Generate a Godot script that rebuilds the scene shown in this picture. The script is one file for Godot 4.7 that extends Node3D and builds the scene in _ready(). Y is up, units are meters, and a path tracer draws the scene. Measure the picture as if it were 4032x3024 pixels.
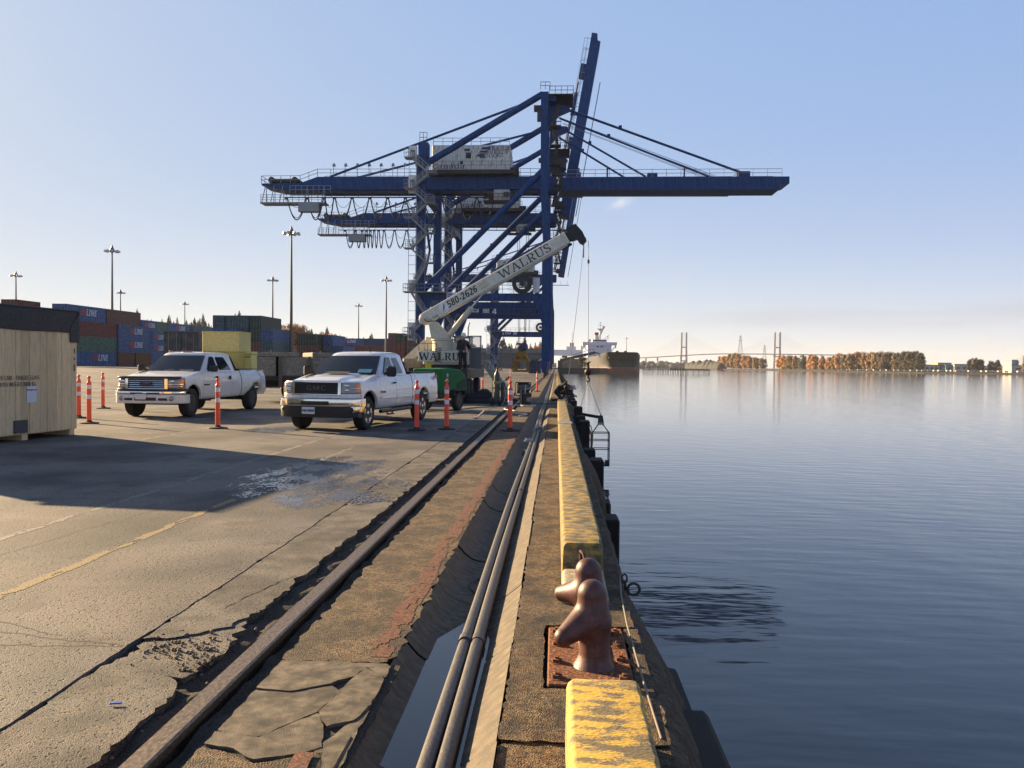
extends Node3D
# A working wharf: quay cranes, a mobile crane, pickups, containers, river.

class MB:
	var v := PackedVector3Array()
	var n := PackedVector3Array()
	var c := PackedColorArray()
	var uv := PackedVector2Array()
	var use_c := false
	var use_uv := false
	var col := Color.WHITE

	func trin(a: Vector3, b: Vector3, d: Vector3, na: Vector3, nb: Vector3, nd: Vector3) -> void:
		if (b - a).cross(d - a).dot(na + nb + nd) > 0.0:
			v.append(a); v.append(d); v.append(b)
			n.append(na); n.append(nd); n.append(nb)
		else:
			v.append(a); v.append(b); v.append(d)
			n.append(na); n.append(nb); n.append(nd)
		if use_c:
			c.append(col); c.append(col); c.append(col)

	func tri(a: Vector3, b: Vector3, d: Vector3) -> void:
		var f := (b - a).cross(d - a).normalized()
		v.append(a); v.append(d); v.append(b)
		n.append(f); n.append(f); n.append(f)
		if use_c:
			c.append(col); c.append(col); c.append(col)

	func quad(a: Vector3, b: Vector3, d: Vector3, e: Vector3) -> void:
		tri(a, b, d); tri(a, d, e)

	func box(o: Vector3, s: Vector3, b := Basis()) -> MB:
		hexa(o, s, s, b)
		return self

	# a box whose top has its own size (x, z of st); bevel-free
	func hexa(o: Vector3, s: Vector3, st: Vector3, b := Basis()) -> MB:
		var p := []
		for k in 8:
			var q := st if k & 2 else s
			p.append(o + b * Vector3((0.5 if k & 1 else -0.5) * q.x, (0.5 if k & 2 else -0.5) * s.y, (0.5 if k & 4 else -0.5) * q.z))
		for f in [[0, 4, 6, 2], [1, 3, 7, 5], [0, 1, 5, 4], [2, 6, 7, 3], [0, 2, 3, 1], [4, 5, 7, 6]]:
			quad(p[f[0]], p[f[1]], p[f[2]], p[f[3]])
		return self

	# chamfered box
	func cbox(o: Vector3, s: Vector3, r: float, b := Basis()) -> MB:
		var rr := minf(r, minf(s.x, minf(s.y, s.z)) * 0.49)
		var h := s * 0.5
		for ax in 3:
			var u := (ax + 1) % 3
			var w := (ax + 2) % 3
			for sg in [-1.0, 1.0]:
				var q := []
				for k in [[-1, -1], [1, -1], [1, 1], [-1, 1]]:
					var p := Vector3()
					p[ax] = sg * h[ax]
					p[u] = k[0] * (h[u] - rr)
					p[w] = k[1] * (h[w] - rr)
					q.append(o + b * p)
				if sg > 0: quad(q[0], q[1], q[2], q[3])
				else: quad(q[3], q[2], q[1], q[0])
			for su in [-1.0, 1.0]:
				for sw in [-1.0, 1.0]:
					var nn := Vector3(); nn[u] = su; nn[w] = sw
					nn = b * nn.normalized()
					var e := []
					for k in [[-1, 0], [1, 0], [1, 1], [-1, 1]]:
						var p := Vector3()
						p[ax] = k[0] * (h[ax] - rr)
						p[u] = su * (h[u] - (0.0 if k[1] == 0 else rr))
						p[w] = sw * (h[w] - (rr if k[1] == 0 else 0.0))
						e.append(o + b * p)
					trin(e[0], e[1], e[2], nn, nn, nn); trin(e[0], e[2], e[3], nn, nn, nn)
		for k in 8:
			var sgn := Vector3(1 if k & 1 else -1, 1 if k & 2 else -1, 1 if k & 4 else -1)
			var e := []
			for ax in 3:
				var p := sgn * (h - Vector3(rr, rr, rr))
				p[ax] = sgn[ax] * h[ax]
				e.append(o + b * p)
			var nn: Vector3 = b * sgn.normalized()
			trin(e[0], e[1], e[2], nn, nn, nn)
		return self

	func beam(a: Vector3, b: Vector3, w: float, h: float, up := Vector3.UP) -> MB:
		var z := (b - a)
		var l := z.length()
		z /= l
		if absf(z.dot(up)) > 0.98: up = Vector3.RIGHT
		var x := up.cross(z).normalized()
		box((a + b) * 0.5, Vector3(w, h, l), Basis(x, z.cross(x), z))
		return self

	# rail of posts and bars along a line
	func railing(a: Vector3, b: Vector3, h: float, step: float, t := 0.05, bars := 2) -> MB:
		var l := a.distance_to(b)
		var k := maxi(1, int(round(l / step)))
		for i in k + 1:
			var p := a.lerp(b, float(i) / k)
			beam(p, p + Vector3(0, h, 0), t, t)
		for i in bars:
			var o := Vector3(0, h * (i + 1) / bars, 0)
			beam(a + o, b + o, t, t)
		return self

	func tube(p: Array, r, sides := 8, caps := true) -> MB:
		var rings := []
		var x := Vector3()
		for i in p.size():
			var d: Vector3 = (p[mini(i + 1, p.size() - 1)] - p[maxi(i - 1, 0)]).normalized()
			if i == 0:
				x = (Vector3.UP if absf(d.y) < 0.9 else Vector3.RIGHT).cross(d).normalized()
			else:
				x = (x - d * x.dot(d)).normalized()
			var y := d.cross(x)
			var ring := PackedVector3Array()
			var rr: float = r[i] if r is Array else r
			for k in sides:
				var t := TAU * k / sides
				ring.append(p[i] + (x * cos(t) + y * sin(t)) * rr)
			rings.append(ring)
		loft(rings, true, caps)
		return self

	# rings of equal size; wrap closes each ring
	func loft(rings: Array, wrap := true, caps := true, smooth := true) -> MB:
		var R := rings.size()
		var S: int = rings[0].size()
		var nn := []
		if smooth:
			for i in R:
				var row := PackedVector3Array()
				for k in S:
					var k1 := (k + 1) % S if wrap else mini(k + 1, S - 1)
					var k0 := (k - 1 + S) % S if wrap else maxi(k - 1, 0)
					var du: Vector3 = rings[i][k1] - rings[i][k0]
					var dv: Vector3 = rings[mini(i + 1, R - 1)][k] - rings[maxi(i - 1, 0)][k]
					var f := du.cross(dv)
					row.append(f.normalized() if f.length_squared() > 1e-14 else Vector3.ZERO)
				nn.append(row)
		for i in R - 1:
			for k in (S if wrap else S - 1):
				var k1 := (k + 1) % S
				var a: Vector3 = rings[i][k]; var b: Vector3 = rings[i][k1]
				var d: Vector3 = rings[i + 1][k1]; var e: Vector3 = rings[i + 1][k]
				if smooth:
					var na: Vector3 = nn[i][k]; var nb: Vector3 = nn[i][k1]; var nd: Vector3 = nn[i + 1][k1]; var ne: Vector3 = nn[i + 1][k]
					var f := (d - a).cross(e - b)
					if f.dot(na + nb + nd + ne) < 0: f = -f
					f = f.normalized()
					if na == Vector3.ZERO: na = f
					if nb == Vector3.ZERO: nb = f
					if nd == Vector3.ZERO: nd = f
					if ne == Vector3.ZERO: ne = f
					if a.distance_squared_to(b) > 1e-12: trin(a, b, d, na, nb, nd)
					if d.distance_squared_to(e) > 1e-12: trin(a, d, e, na, nd, ne)
				else:
					quad(a, b, d, e)
		if caps and wrap:
			for i in [0, R - 1]:
				var m := Vector3()
				for q in rings[i]: m += q
				m /= S
				var o: Vector3 = rings[1][0] - rings[0][0] if i else rings[0][0] - rings[1][0]
				for k in S:
					var a: Vector3 = rings[i][k]; var b: Vector3 = rings[i][(k + 1) % S]
					var f := (a - m).cross(b - m)
					if f.length_squared() < 1e-16: continue
					f = f.normalized()
					if f.dot(o) < 0: f = -f
					trin(m, a, b, f, f, f)
		return self

	func lathe(prof: Array, xf := Transform3D(), seg := 16, caps := true) -> MB:
		var rings := []
		for q in prof:
			var ring := PackedVector3Array()
			for k in seg:
				var t := TAU * k / seg
				ring.append(xf * Vector3(q.x * cos(t), q.y, q.x * sin(t)))
			rings.append(ring)
		loft(rings, true, caps)
		return self

	func cyl(a: Vector3, b: Vector3, r: float, seg := 12, r2 := -1.0) -> MB:
		tube([a, b], [r, r if r2 < 0 else r2], seg)
		return self

	# polygon (x, y) pushed along local z by depth
	func prism(poly: PackedVector2Array, depth: float, xf := Transform3D()) -> MB:
		var idx := Geometry2D.triangulate_polygon(poly)
		for i in range(0, idx.size(), 3):
			var a := poly[idx[i]]; var b := poly[idx[i + 1]]; var d := poly[idx[i + 2]]
			tri(xf * Vector3(a.x, a.y, depth), xf * Vector3(b.x, b.y, depth), xf * Vector3(d.x, d.y, depth))
			tri(xf * Vector3(a.x, a.y, 0), xf * Vector3(d.x, d.y, 0), xf * Vector3(b.x, b.y, 0))
		for i in poly.size():
			var a := poly[i]; var b := poly[(i + 1) % poly.size()]
			quad(xf * Vector3(a.x, a.y, 0), xf * Vector3(b.x, b.y, 0), xf * Vector3(b.x, b.y, depth), xf * Vector3(a.x, a.y, depth))
		return self

	func ball(o: Vector3, r: Vector3, seg := 12, rows := 8, b := Basis()) -> MB:
		var rings := []
		for i in rows + 1:
			var t := PI * i / rows
			var ring := PackedVector3Array()
			for k in seg:
				var a := TAU * k / seg
				ring.append(o + b * Vector3(r.x * sin(t) * cos(a), -r.y * cos(t), r.z * sin(t) * sin(a)))
			rings.append(ring)
		loft(rings, true, false)
		return self

	func add(o: MB, xf := Transform3D()) -> MB:
		for q in o.v: v.append(xf * q)
		for q in o.n: n.append((xf.basis * q).normalized())
		if use_c:
			for i in o.v.size(): c.append(o.c[i] if o.use_c else col)
		return self

	func mesh() -> ArrayMesh:
		var a := []
		a.resize(Mesh.ARRAY_MAX)
		a[Mesh.ARRAY_VERTEX] = v
		a[Mesh.ARRAY_NORMAL] = n
		if use_c: a[Mesh.ARRAY_COLOR] = c
		if use_uv: a[Mesh.ARRAY_TEX_UV] = uv
		var m := ArrayMesh.new()
		m.add_surface_from_arrays(Mesh.PRIMITIVE_TRIANGLES, a)
		return m

var used := {}
var M := {}
var T := {}
var rng := RandomNumberGenerator.new()
const WATER_Y := -3.2

func numbered(s: String) -> String:
	used[s] = used.get(s, 0) + 1
	return s if used[s] == 1 else "%s_%03d" % [s, used[s] - 1]

func tag(o: Node, label: String, category: String, group := "") -> Node:
	o.set_meta("label", label)
	o.set_meta("category", category)
	if group: o.set_meta("group", group)
	return o

func thing(called: String, label: String, category: String, at := Vector3.ZERO, turn := 0.0, group := "") -> Node3D:
	var o := Node3D.new()
	o.name = numbered(called)
	add_child(o)
	o.position = at
	o.rotation.y = turn
	tag(o, label, category, group)
	return o

func put(parent: Node, called: String, mb, m: Material, label := "") -> MeshInstance3D:
	var o := MeshInstance3D.new()
	o.name = called if parent != self else numbered(called)
	o.mesh = mb.mesh() if mb is MB else mb
	o.material_override = m
	parent.add_child(o, true)
	if label: o.set_meta("label", label)
	return o

func structure(called: String, mb, m: Material, kind := "structure") -> MeshInstance3D:
	var o := put(self, called, mb, m)
	o.set_meta("kind", kind)
	return o

func copy(o: Node3D, at: Vector3, turn: float, label := "") -> Node3D:
	var r: Node3D = o.duplicate()
	r.name = numbered(String(o.name).split("_0")[0])
	add_child(r)
	r.position = at
	r.rotation.y = turn
	if label: r.set_meta("label", label)
	return r

var fonts := {}
func words(parent: Node, text: String, height: float, at: Vector3, b: Basis, m: Material, font := "Droid Sans", bold := false, stretch := 1.0, called := "lettering", depth := 0.01) -> MeshInstance3D:
	var key := font + str(bold)
	if not fonts.has(key):
		var f := SystemFont.new()
		f.font_names = PackedStringArray([font])
		f.font_weight = 700 if bold else 400
		fonts[key] = f
	var t := TextMesh.new()
	t.text = text
	t.font = fonts[key]
	t.font_size = 64
	t.pixel_size = height / 46.0
	t.depth = depth
	t.curve_step = 3.0
	t.material = m
	var o := MeshInstance3D.new()
	o.name = called
	o.mesh = t
	o.transform = Transform3D(b * Basis.from_scale(Vector3(stretch, 1, 1)), at)
	parent.add_child(o, true)
	return o

func lin(r: float, g: float, b: float) -> Color:
	return Color(r, g, b).linear_to_srgb()

func mat(key: String, r: float, g: float, b: float, rough := 0.7, o := {}) -> StandardMaterial3D:
	if M.has(key): return M[key]
	var m := StandardMaterial3D.new()
	m.resource_name = key
	m.albedo_color = lin(r, g, b)
	m.roughness = rough
	m.metallic = o.get("metal", 0.0)
	m.metallic_specular = o.get("spec", 0.5)
	if o.has("tex"):
		m.albedo_texture = T[o.tex]
		m.uv1_triplanar = true
		m.uv1_world_triplanar = o.get("world", true)
		var s = o.get("scale", 1.0)
		m.uv1_scale = s if s is Vector3 else Vector3(s, s, s)
		if o.has("offset"): m.uv1_offset = o.offset
	if o.has("bump"):
		m.uv1_triplanar = true
		m.uv1_world_triplanar = o.get("world", true)
		if not o.has("tex"):
			var s = o.get("scale", 1.0)
			m.uv1_scale = s if s is Vector3 else Vector3(s, s, s)
		m.heightmap_enabled = true
		m.heightmap_texture = T[o.bump]
		m.heightmap_scale = o.get("height", 1.0)
	if o.has("rough_tex"):
		m.roughness_texture = T[o.rough_tex]
		m.roughness_texture_channel = BaseMaterial3D.TEXTURE_CHANNEL_RED
	if o.has("detail"):
		m.detail_enabled = true
		m.detail_albedo = T[o.detail]
		m.detail_blend_mode = BaseMaterial3D.BLEND_MODE_MUL
		m.detail_uv_layer = BaseMaterial3D.DETAIL_UV_2
		m.uv2_triplanar = true
		m.uv2_world_triplanar = o.get("world", true)
		var s2 = o.get("detail_scale", 0.05)
		m.uv2_scale = s2 if s2 is Vector3 else Vector3(s2, s2, s2)
	if o.has("coat"):
		m.clearcoat_enabled = true
		m.clearcoat = o.coat
		m.clearcoat_roughness = o.get("coat_rough", 0.05)
	if o.get("vc", false): m.vertex_color_use_as_albedo = true
	if o.has("backlight"):
		m.backlight_enabled = true
		m.backlight = o.backlight
	if o.has("sheen"):
		m.rim_enabled = true
		m.rim = o.sheen
	M[key] = m
	return m

func noise(s: int, freq: float, oct := 4, w := 512, ridged := false, kind := FastNoiseLite.TYPE_SIMPLEX_SMOOTH) -> PackedByteArray:
	var f := FastNoiseLite.new()
	f.seed = s
	f.noise_type = kind
	f.frequency = freq
	f.fractal_type = FastNoiseLite.FRACTAL_RIDGED if ridged else FastNoiseLite.FRACTAL_FBM
	f.fractal_octaves = oct
	var im := f.get_seamless_image(w, w)
	im.convert(Image.FORMAT_L8)
	return im.get_data()

func tex_from(key: String, w: int, f: Callable) -> void:
	var d := PackedByteArray()
	d.resize(w * w * 3)
	for i in w * w:
		var q: Color = f.call(i)
		d[i * 3] = clampi(int(q.r * 255.0), 0, 255)
		d[i * 3 + 1] = clampi(int(q.g * 255.0), 0, 255)
		d[i * 3 + 2] = clampi(int(q.b * 255.0), 0, 255)
	T[key] = ImageTexture.create_from_image(Image.create_from_data(w, w, false, Image.FORMAT_RGB8, d))

func grey_from(key: String, w: int, d: PackedByteArray) -> void:
	T[key] = ImageTexture.create_from_image(Image.create_from_data(w, w, false, Image.FORMAT_L8, d))

func sst(a: float, b: float, x: float) -> float:
	return smoothstep(a, b, x)

func ground(x: float, z: float) -> float:
	return 0.72 * sst(-45.0, -110.0, z) * sst(-26.0, -60.0, x)

func make_textures() -> void:
	# exposed aggregate ground: grains, pits, warm and grey blotches
	var W := 1024
	var a := noise(3, 0.10, 3, W); var b := noise(4, 0.03, 4, W); var p := noise(5, 0.055, 2, W); var w2 := noise(6, 0.27, 2, W)
	var h := PackedByteArray(); h.resize(W * W)
	for i in W * W:
		var g: float = 60.0 + a[i] * 0.13 + w2[i] * 0.42 + b[i] * 0.1
		if p[i] < 76: g -= (76 - p[i]) * 3.0
		h[i] = clampi(int(g), 0, 255)
	grey_from("grit_h", W, h)
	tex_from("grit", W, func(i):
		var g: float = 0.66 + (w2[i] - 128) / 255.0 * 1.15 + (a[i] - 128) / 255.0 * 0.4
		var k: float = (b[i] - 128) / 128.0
		if p[i] < 74: g *= 0.66  # shade of the pits painted into the colour, matching the bump
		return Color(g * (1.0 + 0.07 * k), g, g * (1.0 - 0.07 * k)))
	var s1 := noise(11, 0.012, 5); var s2 := noise(12, 0.03, 5); var s3 := noise(13, 0.09, 3)
	tex_from("macro", 512, func(i):
		var g: float = 0.84 + (s1[i] - 128) / 255.0 * 0.7 + (s2[i] - 128) / 255.0 * 0.5
		if s3[i] > 185 and s1[i] > 120: g *= 0.82
		var k: float = (s2[i] - 128) / 128.0
		return Color(minf(1, g * (1 + 0.05 * k)), minf(1, g), minf(1, g * (1 - 0.04 * k))))
	# brown weathered concrete with rust blotches
	var c1 := noise(21, 0.02, 5); var c2 := noise(22, 0.2, 3); var c3 := noise(23, 0.06, 4)
	tex_from("conc", 512, func(i):
		var g: float = 0.64 + (c2[i] - 128) / 255.0 * 0.8 + (c3[i] - 128) / 255.0 * 0.45
		var k: float = clampf((c1[i] - 135) / 60.0, 0, 1)
		var col := Color(0.97, 0.86, 0.66).lerp(Color(0.84, 0.64, 0.45), k * 0.8) * g
		if c3[i] < 70: col = col.darkened(0.35)
		return col)
	grey_from("conc_h", 512, noise(24, 0.27, 3))
	# plain smoother cement
	tex_from("cement", 512, func(i):
		var g: float = 0.74 + (c1[i] - 128) / 255.0 * 0.35 + (c2[i] - 128) / 255.0 * 0.22
		return Color(g, g * 0.95, g * 0.86))
	# worn yellow paint over grey concrete
	var y1 := noise(31, 0.014, 6, 1024); var y2 := noise(32, 0.19, 3, 1024)
	tex_from("yellow", 1024, func(i):
		var e: float = y1[i] + (y2[i] - 128) * 0.42
		var g: float = 0.9 + (y2[i] - 128) / 255.0 * 0.22
		if e > 124: return Color(0.90, 0.735, 0.30) * (0.7 + 0.3 * g)
		return Color(0.62, 0.56, 0.44).lerp(Color(0.52, 0.47, 0.33), clampf((110.0 - e) / 30.0, 0, 1)) * g)
	tex_from("oldyellow", 1024, func(i):
		var e: float = y1[i] + (y2[i] - 128) * 0.4
		var g: float = 0.9 + (y2[i] - 128) / 255.0 * 0.25
		if e > 156: return Color(0.84, 0.68, 0.28) * (0.82 + 0.18 * g)
		if e < 88: return Color(0.46, 0.42, 0.28) * g
		return Color(0.68, 0.61, 0.43).lerp(Color(0.58, 0.54, 0.43), clampf((140.0 - e) / 50.0, 0, 1)) * g)
	# rust
	tex_from("rust", 512, func(i):
		var g: float = 0.5 + (c2[i] - 128) / 255.0 * 0.5
		var k: float = clampf((s2[i] - 110) / 70.0, 0, 1)
		return Color(0.36, 0.24, 0.18).lerp(Color(0.74, 0.42, 0.16), k * k) * (0.65 + g))
	# oxide paint on cast iron, worn
	tex_from("oxide", 512, func(i):
		var k: float = clampf((s2[i] - 128) / 90.0 + 0.4, 0, 1)
		var g: float = 0.8 + (c3[i] - 128) / 255.0 * 0.6
		var rk: float = clampf((s1[i] - 140) / 30.0, 0, 1)
		return Color(0.50, 0.27, 0.24).lerp(Color(0.44, 0.37, 0.36), k).lerp(Color(0.36, 0.2, 0.12), rk * 0.7) * (0.75 + 0.25 * g))
	# light grime on paint
	tex_from("dirt", 512, func(i):
		var g: float = 0.955 + (s2[i] - 140) / 255.0 * 0.14 + (c2[i] - 128) / 255.0 * 0.05
		return Color(minf(1, g), minf(1, g * 0.99), minf(1, g * 0.97)))
	tex_from("grime", 512, func(i):
		var g: float = 0.8 + (s2[i] - 128) / 255.0 * 0.5 + (c3[i] - 128) / 255.0 * 0.25
		return Color(minf(1, g), minf(1, g * 0.97), minf(1, g * 0.93)))
	# white sheet steel with rust runs (stretched upright by its scale)
	var r1 := noise(41, 0.045, 4); var r2 := noise(42, 0.014, 3)
	tex_from("runs", 512, func(i):
		var k: float = clampf((r1[i] - 150) / 45.0, 0, 1) * clampf((r2[i] - 90) / 50.0, 0, 1)
		return Color(0.95, 0.95, 0.94).lerp(Color(0.42, 0.36, 0.29), k))
	tex_from("wear", 512, func(i):
		var g: float = 0.88 + (s2[i] - 128) / 255.0 * 0.3
		var k: float = clampf((r1[i] - 168) / 40.0, 0, 1) * clampf((r2[i] - 100) / 50.0, 0, 1)
		return (Color(minf(1, g), minf(1, g), minf(1, g))).lerp(Color(0.42, 0.34, 0.28), k * 0.6))
	# sawn spruce
	var g1 := noise(51, 0.03, 4); var g2 := noise(52, 0.15, 3)
	tex_from("wood", 512, func(i):
		var g: float = 0.90 + (g1[i] - 128) / 255.0 * 0.16 + (g2[i] - 128) / 255.0 * 0.1
		var k: float = clampf((g1[i] - 160) / 50.0, 0, 1)
		return Color(minf(1, g), minf(1, g * (0.95 - 0.05 * k)), minf(1, g * (0.86 - 0.1 * k))))
	grey_from("fine_h", 512, c2)
	# small waves for the river
	var f := FastNoiseLite.new()
	f.seed = 77; f.frequency = 0.012; f.fractal_octaves = 4; f.fractal_gain = 0.40
	var im := f.get_seamless_image(1024, 1024)
	im.convert(Image.FORMAT_L8)
	T["wave"] = ImageTexture.create_from_image(im)
	var nm: Image = im.duplicate()
	nm.convert(Image.FORMAT_RGBA8)
	nm.bump_map_to_normal_map(6.0)
	T["wave_n"] = ImageTexture.create_from_image(nm)

func make_sky(sun: Vector3) -> ImageTexture:
	var w := 1536
	var h := 768
	var d := PackedFloat32Array(); d.resize(w * h * 3)
	var cl := FastNoiseLite.new(); cl.seed = 9; cl.frequency = 2.6; cl.fractal_octaves = 5
	var zen := Vector3(0.058, 0.130, 0.33); var mid := Vector3(0.262, 0.440, 0.785); var low := Vector3(0.77, 0.88, 0.97); var hor := Vector3(1.06, 1.0, 0.84)
	for j in h:
		var el := PI * (0.5 - (j + 0.5) / h)
		var e := maxf(el, 0.0)
		var deg := rad_to_deg(e)
		var base := mid.lerp(zen, sst(20.0, 66.0, deg))
		base = base.lerp(low, exp(-deg / 8.5))
		base = base.lerp(hor, exp(-deg / 3.4) * 0.95)
		for i in w:
			var az := TAU * (i + 0.5) / w
			var dir := Vector3(sin(az) * cos(el), sin(el), -cos(az) * cos(el))
			var k := j * w + i
			var cs := dir.dot(sun)
			var ang := rad_to_deg(acos(clampf(cs, -1, 1)))
			var glow := exp(-ang / 25.0)
			var q := base.lerp(Vector3(1.0, 0.96, 0.86), 0.80 * glow)
			q += Vector3(0.55, 0.45, 0.3) * exp(-ang / 7.0)
			# the side away from the sun is duller and rosier at the horizon
			var away := sst(36.0, 105.0, ang)
			q = q.lerp(q * Vector3(0.77, 0.81, 0.94), away * (0.25 + 0.75 * exp(-deg / 12.0)))
			if el > 0.0 and deg < 14.0:
				var a := rad_to_deg(wrapf(az, -PI, PI))
				# a thin smoke layer low over the river
				var sm := cl.get_noise_2d(a * 0.03, deg * 0.5) * 1.1
				var band := exp(-pow((deg - 3.1 - sm * 0.7 - 0.012 * a) / 0.55, 2.0)) * sst(4.0, 15.0, absf(a - 0.0)) * sst(-8.0, 8.0, a) * sst(75.0, 45.0, a)
				q = q.lerp(Vector3(0.50, 0.50, 0.53), 0.30 * band)
				# bright small cumulus on the horizon
				var n := cl.get_noise_2d(a * 0.09, deg * 0.55)
				var cu := sst(0.05, 0.3, n - absf(deg - 0.9) * 0.22) * sst(2.0, 10.0, a) * sst(80.0, 50.0, a)
				q = q.lerp(Vector3(0.92, 0.80, 0.66), 0.5 * cu)
				var wx := (a - 4.25) / 0.62; var wy := (deg - 11.0 - (a - 4.25) * 0.35) / 0.22
				var wisp := exp(-wx * wx - wy * wy) * (0.75 + cl.get_noise_2d(a * 1.3, deg * 2.0))
				q = q.lerp(Vector3(0.93, 0.9, 0.92), clampf(wisp, 0, 0.9))
			q /= EXPOSURE
			d[k * 3] = q.x; d[k * 3 + 1] = q.y; d[k * 3 + 2] = q.z
	return ImageTexture.create_from_image(Image.create_from_data(w, h, false, Image.FORMAT_RGBF, d.to_byte_array()))

const EXPOSURE := 3.3
const SUN_AZ := 58.0
const SUN_EL := 17.3

func setup() -> void:
	var cam := Camera3D.new()
	cam.name = "camera"
	cam.transform = Transform3D(Basis(Vector3(0.99851382, 0.00999694, -0.05357439), Vector3(-0.01119141, 0.9996944, -0.02204204), Vector3(0.05333767, 0.02260885, 0.99832056)), Vector3(0, 1.62, 0))
	cam.fov = 49.75
	cam.near = 0.1
	cam.far = 12000.0
	cam.current = true
	add_child(cam)
	var sun := Vector3(-sin(deg_to_rad(SUN_AZ)) * cos(deg_to_rad(SUN_EL)), sin(deg_to_rad(SUN_EL)), -cos(deg_to_rad(SUN_AZ)) * cos(deg_to_rad(SUN_EL)))
	var env := Environment.new()
	env.background_mode = Environment.BG_SKY
	var sm := PanoramaSkyMaterial.new()
	sm.panorama = make_sky(sun)
	var sky := Sky.new()
	sky.sky_material = sm
	env.sky = sky
	env.tonemap_mode = Environment.TONE_MAPPER_LINEAR
	env.tonemap_exposure = EXPOSURE
	env.sdfgi_enabled = true
	env.ssao_enabled = true
	env.ssil_enabled = true
	env.fog_enabled = FOG > 0.0
	env.fog_density = FOG
	env.fog_light_color = Color(0.90, 0.91, 0.93)
	var we := WorldEnvironment.new()
	we.name = "environment"
	we.environment = env
	add_child(we)
	var l := DirectionalLight3D.new()
	l.name = "sun"
	l.light_color = Color(1.0, 0.87, 0.68)
	l.light_energy = 1.6
	l.light_angular_distance = 0.5
	l.shadow_enabled = true
	add_child(l)
	l.look_at_from_position(sun * 100.0, Vector3.ZERO)

const FOG := 0.00006

const FLAT := Basis(Vector3(1, 0, 0), Vector3(0, 0, -1), Vector3(0, 1, 0))

# outline in (x, distance ahead) with ragged edges, chamfered top
func slab_mesh(poly: Array, top: float, thick: float, rag := 0.008, cham := 0.012, step0 := 0.05) -> MB:
	var pts := PackedVector2Array()
	for i in poly.size():
		var a: Vector2 = poly[i]; var b: Vector2 = poly[(i + 1) % poly.size()]
		var l := a.distance_to(b)
		var t := 0.0
		var nrm := (b - a).orthogonal() / l
		while t < l - 0.01:
			var q := a.lerp(b, t / l)
			var near := q.y > 1.5 and q.y < 30.0
			if t > 0.0 or true: q += nrm * rng.randfn(0.0, 1.0) * rag * (1.0 if near else 0.3)
			if rng.randf() < 0.05 and near: q -= nrm * rag * 2.5 * signf(nrm.dot(q - centre(poly)))
			pts.append(q)
			t += maxf(step0, clampf(q.y * 0.012, step0, 3.0) if q.y > 1.5 else 0.5) * rng.randf_range(0.7, 1.3)
	var m := MB.new()
	var k := pts.size()
	var cw := 1.0 if Geometry2D.is_polygon_clockwise(pts) else -1.0
	var inner := PackedVector2Array()
	for i in k:
		var d := (pts[(i + 1) % k] - pts[(i - 1 + k) % k]).normalized()
		inner.append(pts[i] - d.orthogonal() * cw * cham * rng.randf_range(0.6, 1.5))
	var idx := Geometry2D.triangulate_polygon(inner)
	if idx.is_empty():
		inner = pts
		idx = Geometry2D.triangulate_polygon(inner)
	var P := func(q: Vector2, y: float) -> Vector3: return Vector3(q.x, y, -q.y)
	for i in range(0, idx.size(), 3):
		m.trin(P.call(inner[idx[i]], top), P.call(inner[idx[i + 1]], top), P.call(inner[idx[i + 2]], top), Vector3.UP, Vector3.UP, Vector3.UP)
	for i in k:
		var j := (i + 1) % k
		var a: Vector3 = P.call(inner[i], top); var b: Vector3 = P.call(inner[j], top)
		var c: Vector3 = P.call(pts[j], top - cham); var d: Vector3 = P.call(pts[i], top - cham)
		var e: Vector3 = P.call(pts[j], top - thick); var f: Vector3 = P.call(pts[i], top - thick)
		var o := (c - d).cross(Vector3.UP)
		var mid := centre(poly)
		if o.dot(d - Vector3(mid.x, 0, -mid.y)) < 0: o = -o
		m.trin(a, b, c, o.normalized() + Vector3.UP, o.normalized() + Vector3.UP, o.normalized() + Vector3.UP * 0.5)
		m.trin(a, c, d, o.normalized() + Vector3.UP, o.normalized() + Vector3.UP * 0.5, o.normalized() + Vector3.UP * 0.5)
		m.trin(d, c, e, o, o, o); m.trin(d, e, f, o, o, o)
	for i in m.n.size(): m.n[i] = m.n[i].normalized()
	return m

func centre(poly: Array) -> Vector2:
	var c := Vector2()
	for q in poly: c += q
	return c / poly.size()

func rect(x0: float, x1: float, d0: float, d1: float) -> Array:
	return [Vector2(x0, d0), Vector2(x1, d0), Vector2(x1, d1), Vector2(x0, d1)]

# a worn painted strip: small cells, dropped where the paint has gone
func paint(x0: float, x1: float, d0: float, d1: float, cx: float, cd: float, keep: float, s: int, y := 0.002) -> MB:
	var m := MB.new()
	var f := FastNoiseLite.new(); f.seed = s; f.frequency = 2.2; f.fractal_octaves = 4
	var nx := int(ceil((x1 - x0) / cx)); var nd := int(ceil((d1 - d0) / cd))
	for j in nd:
		var dd := d0 + cd * j
		var w := f.get_noise_2d(dd * 0.6, 50.0) * 0.02
		for i in nx:
			var x := x0 + cx * i
			var edge := absf((i + 0.5) / nx - 0.5) * 2.0
			if f.get_noise_2d(x * 3.0, dd) * 0.5 + 0.5 > keep - 0.25 * pow(edge, 4.0): continue
			m.quad(Vector3(x + w, y, -dd), Vector3(x + cx + w, y, -dd), Vector3(x + cx + w, y, -dd - cd), Vector3(x + w, y, -dd - cd))
	return m

const TROUGH := [Vector2(-0.875, -0.002), Vector2(-0.85, -0.028), Vector2(-0.80, -0.085), Vector2(-0.74, -0.128), Vector2(-0.66, -0.152), Vector2(-0.56, -0.160), Vector2(-0.46, -0.150), Vector2(-0.40, -0.126), Vector2(-0.345, -0.085), Vector2(-0.275, -0.03), Vector2(-0.238, 0.0)]

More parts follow.
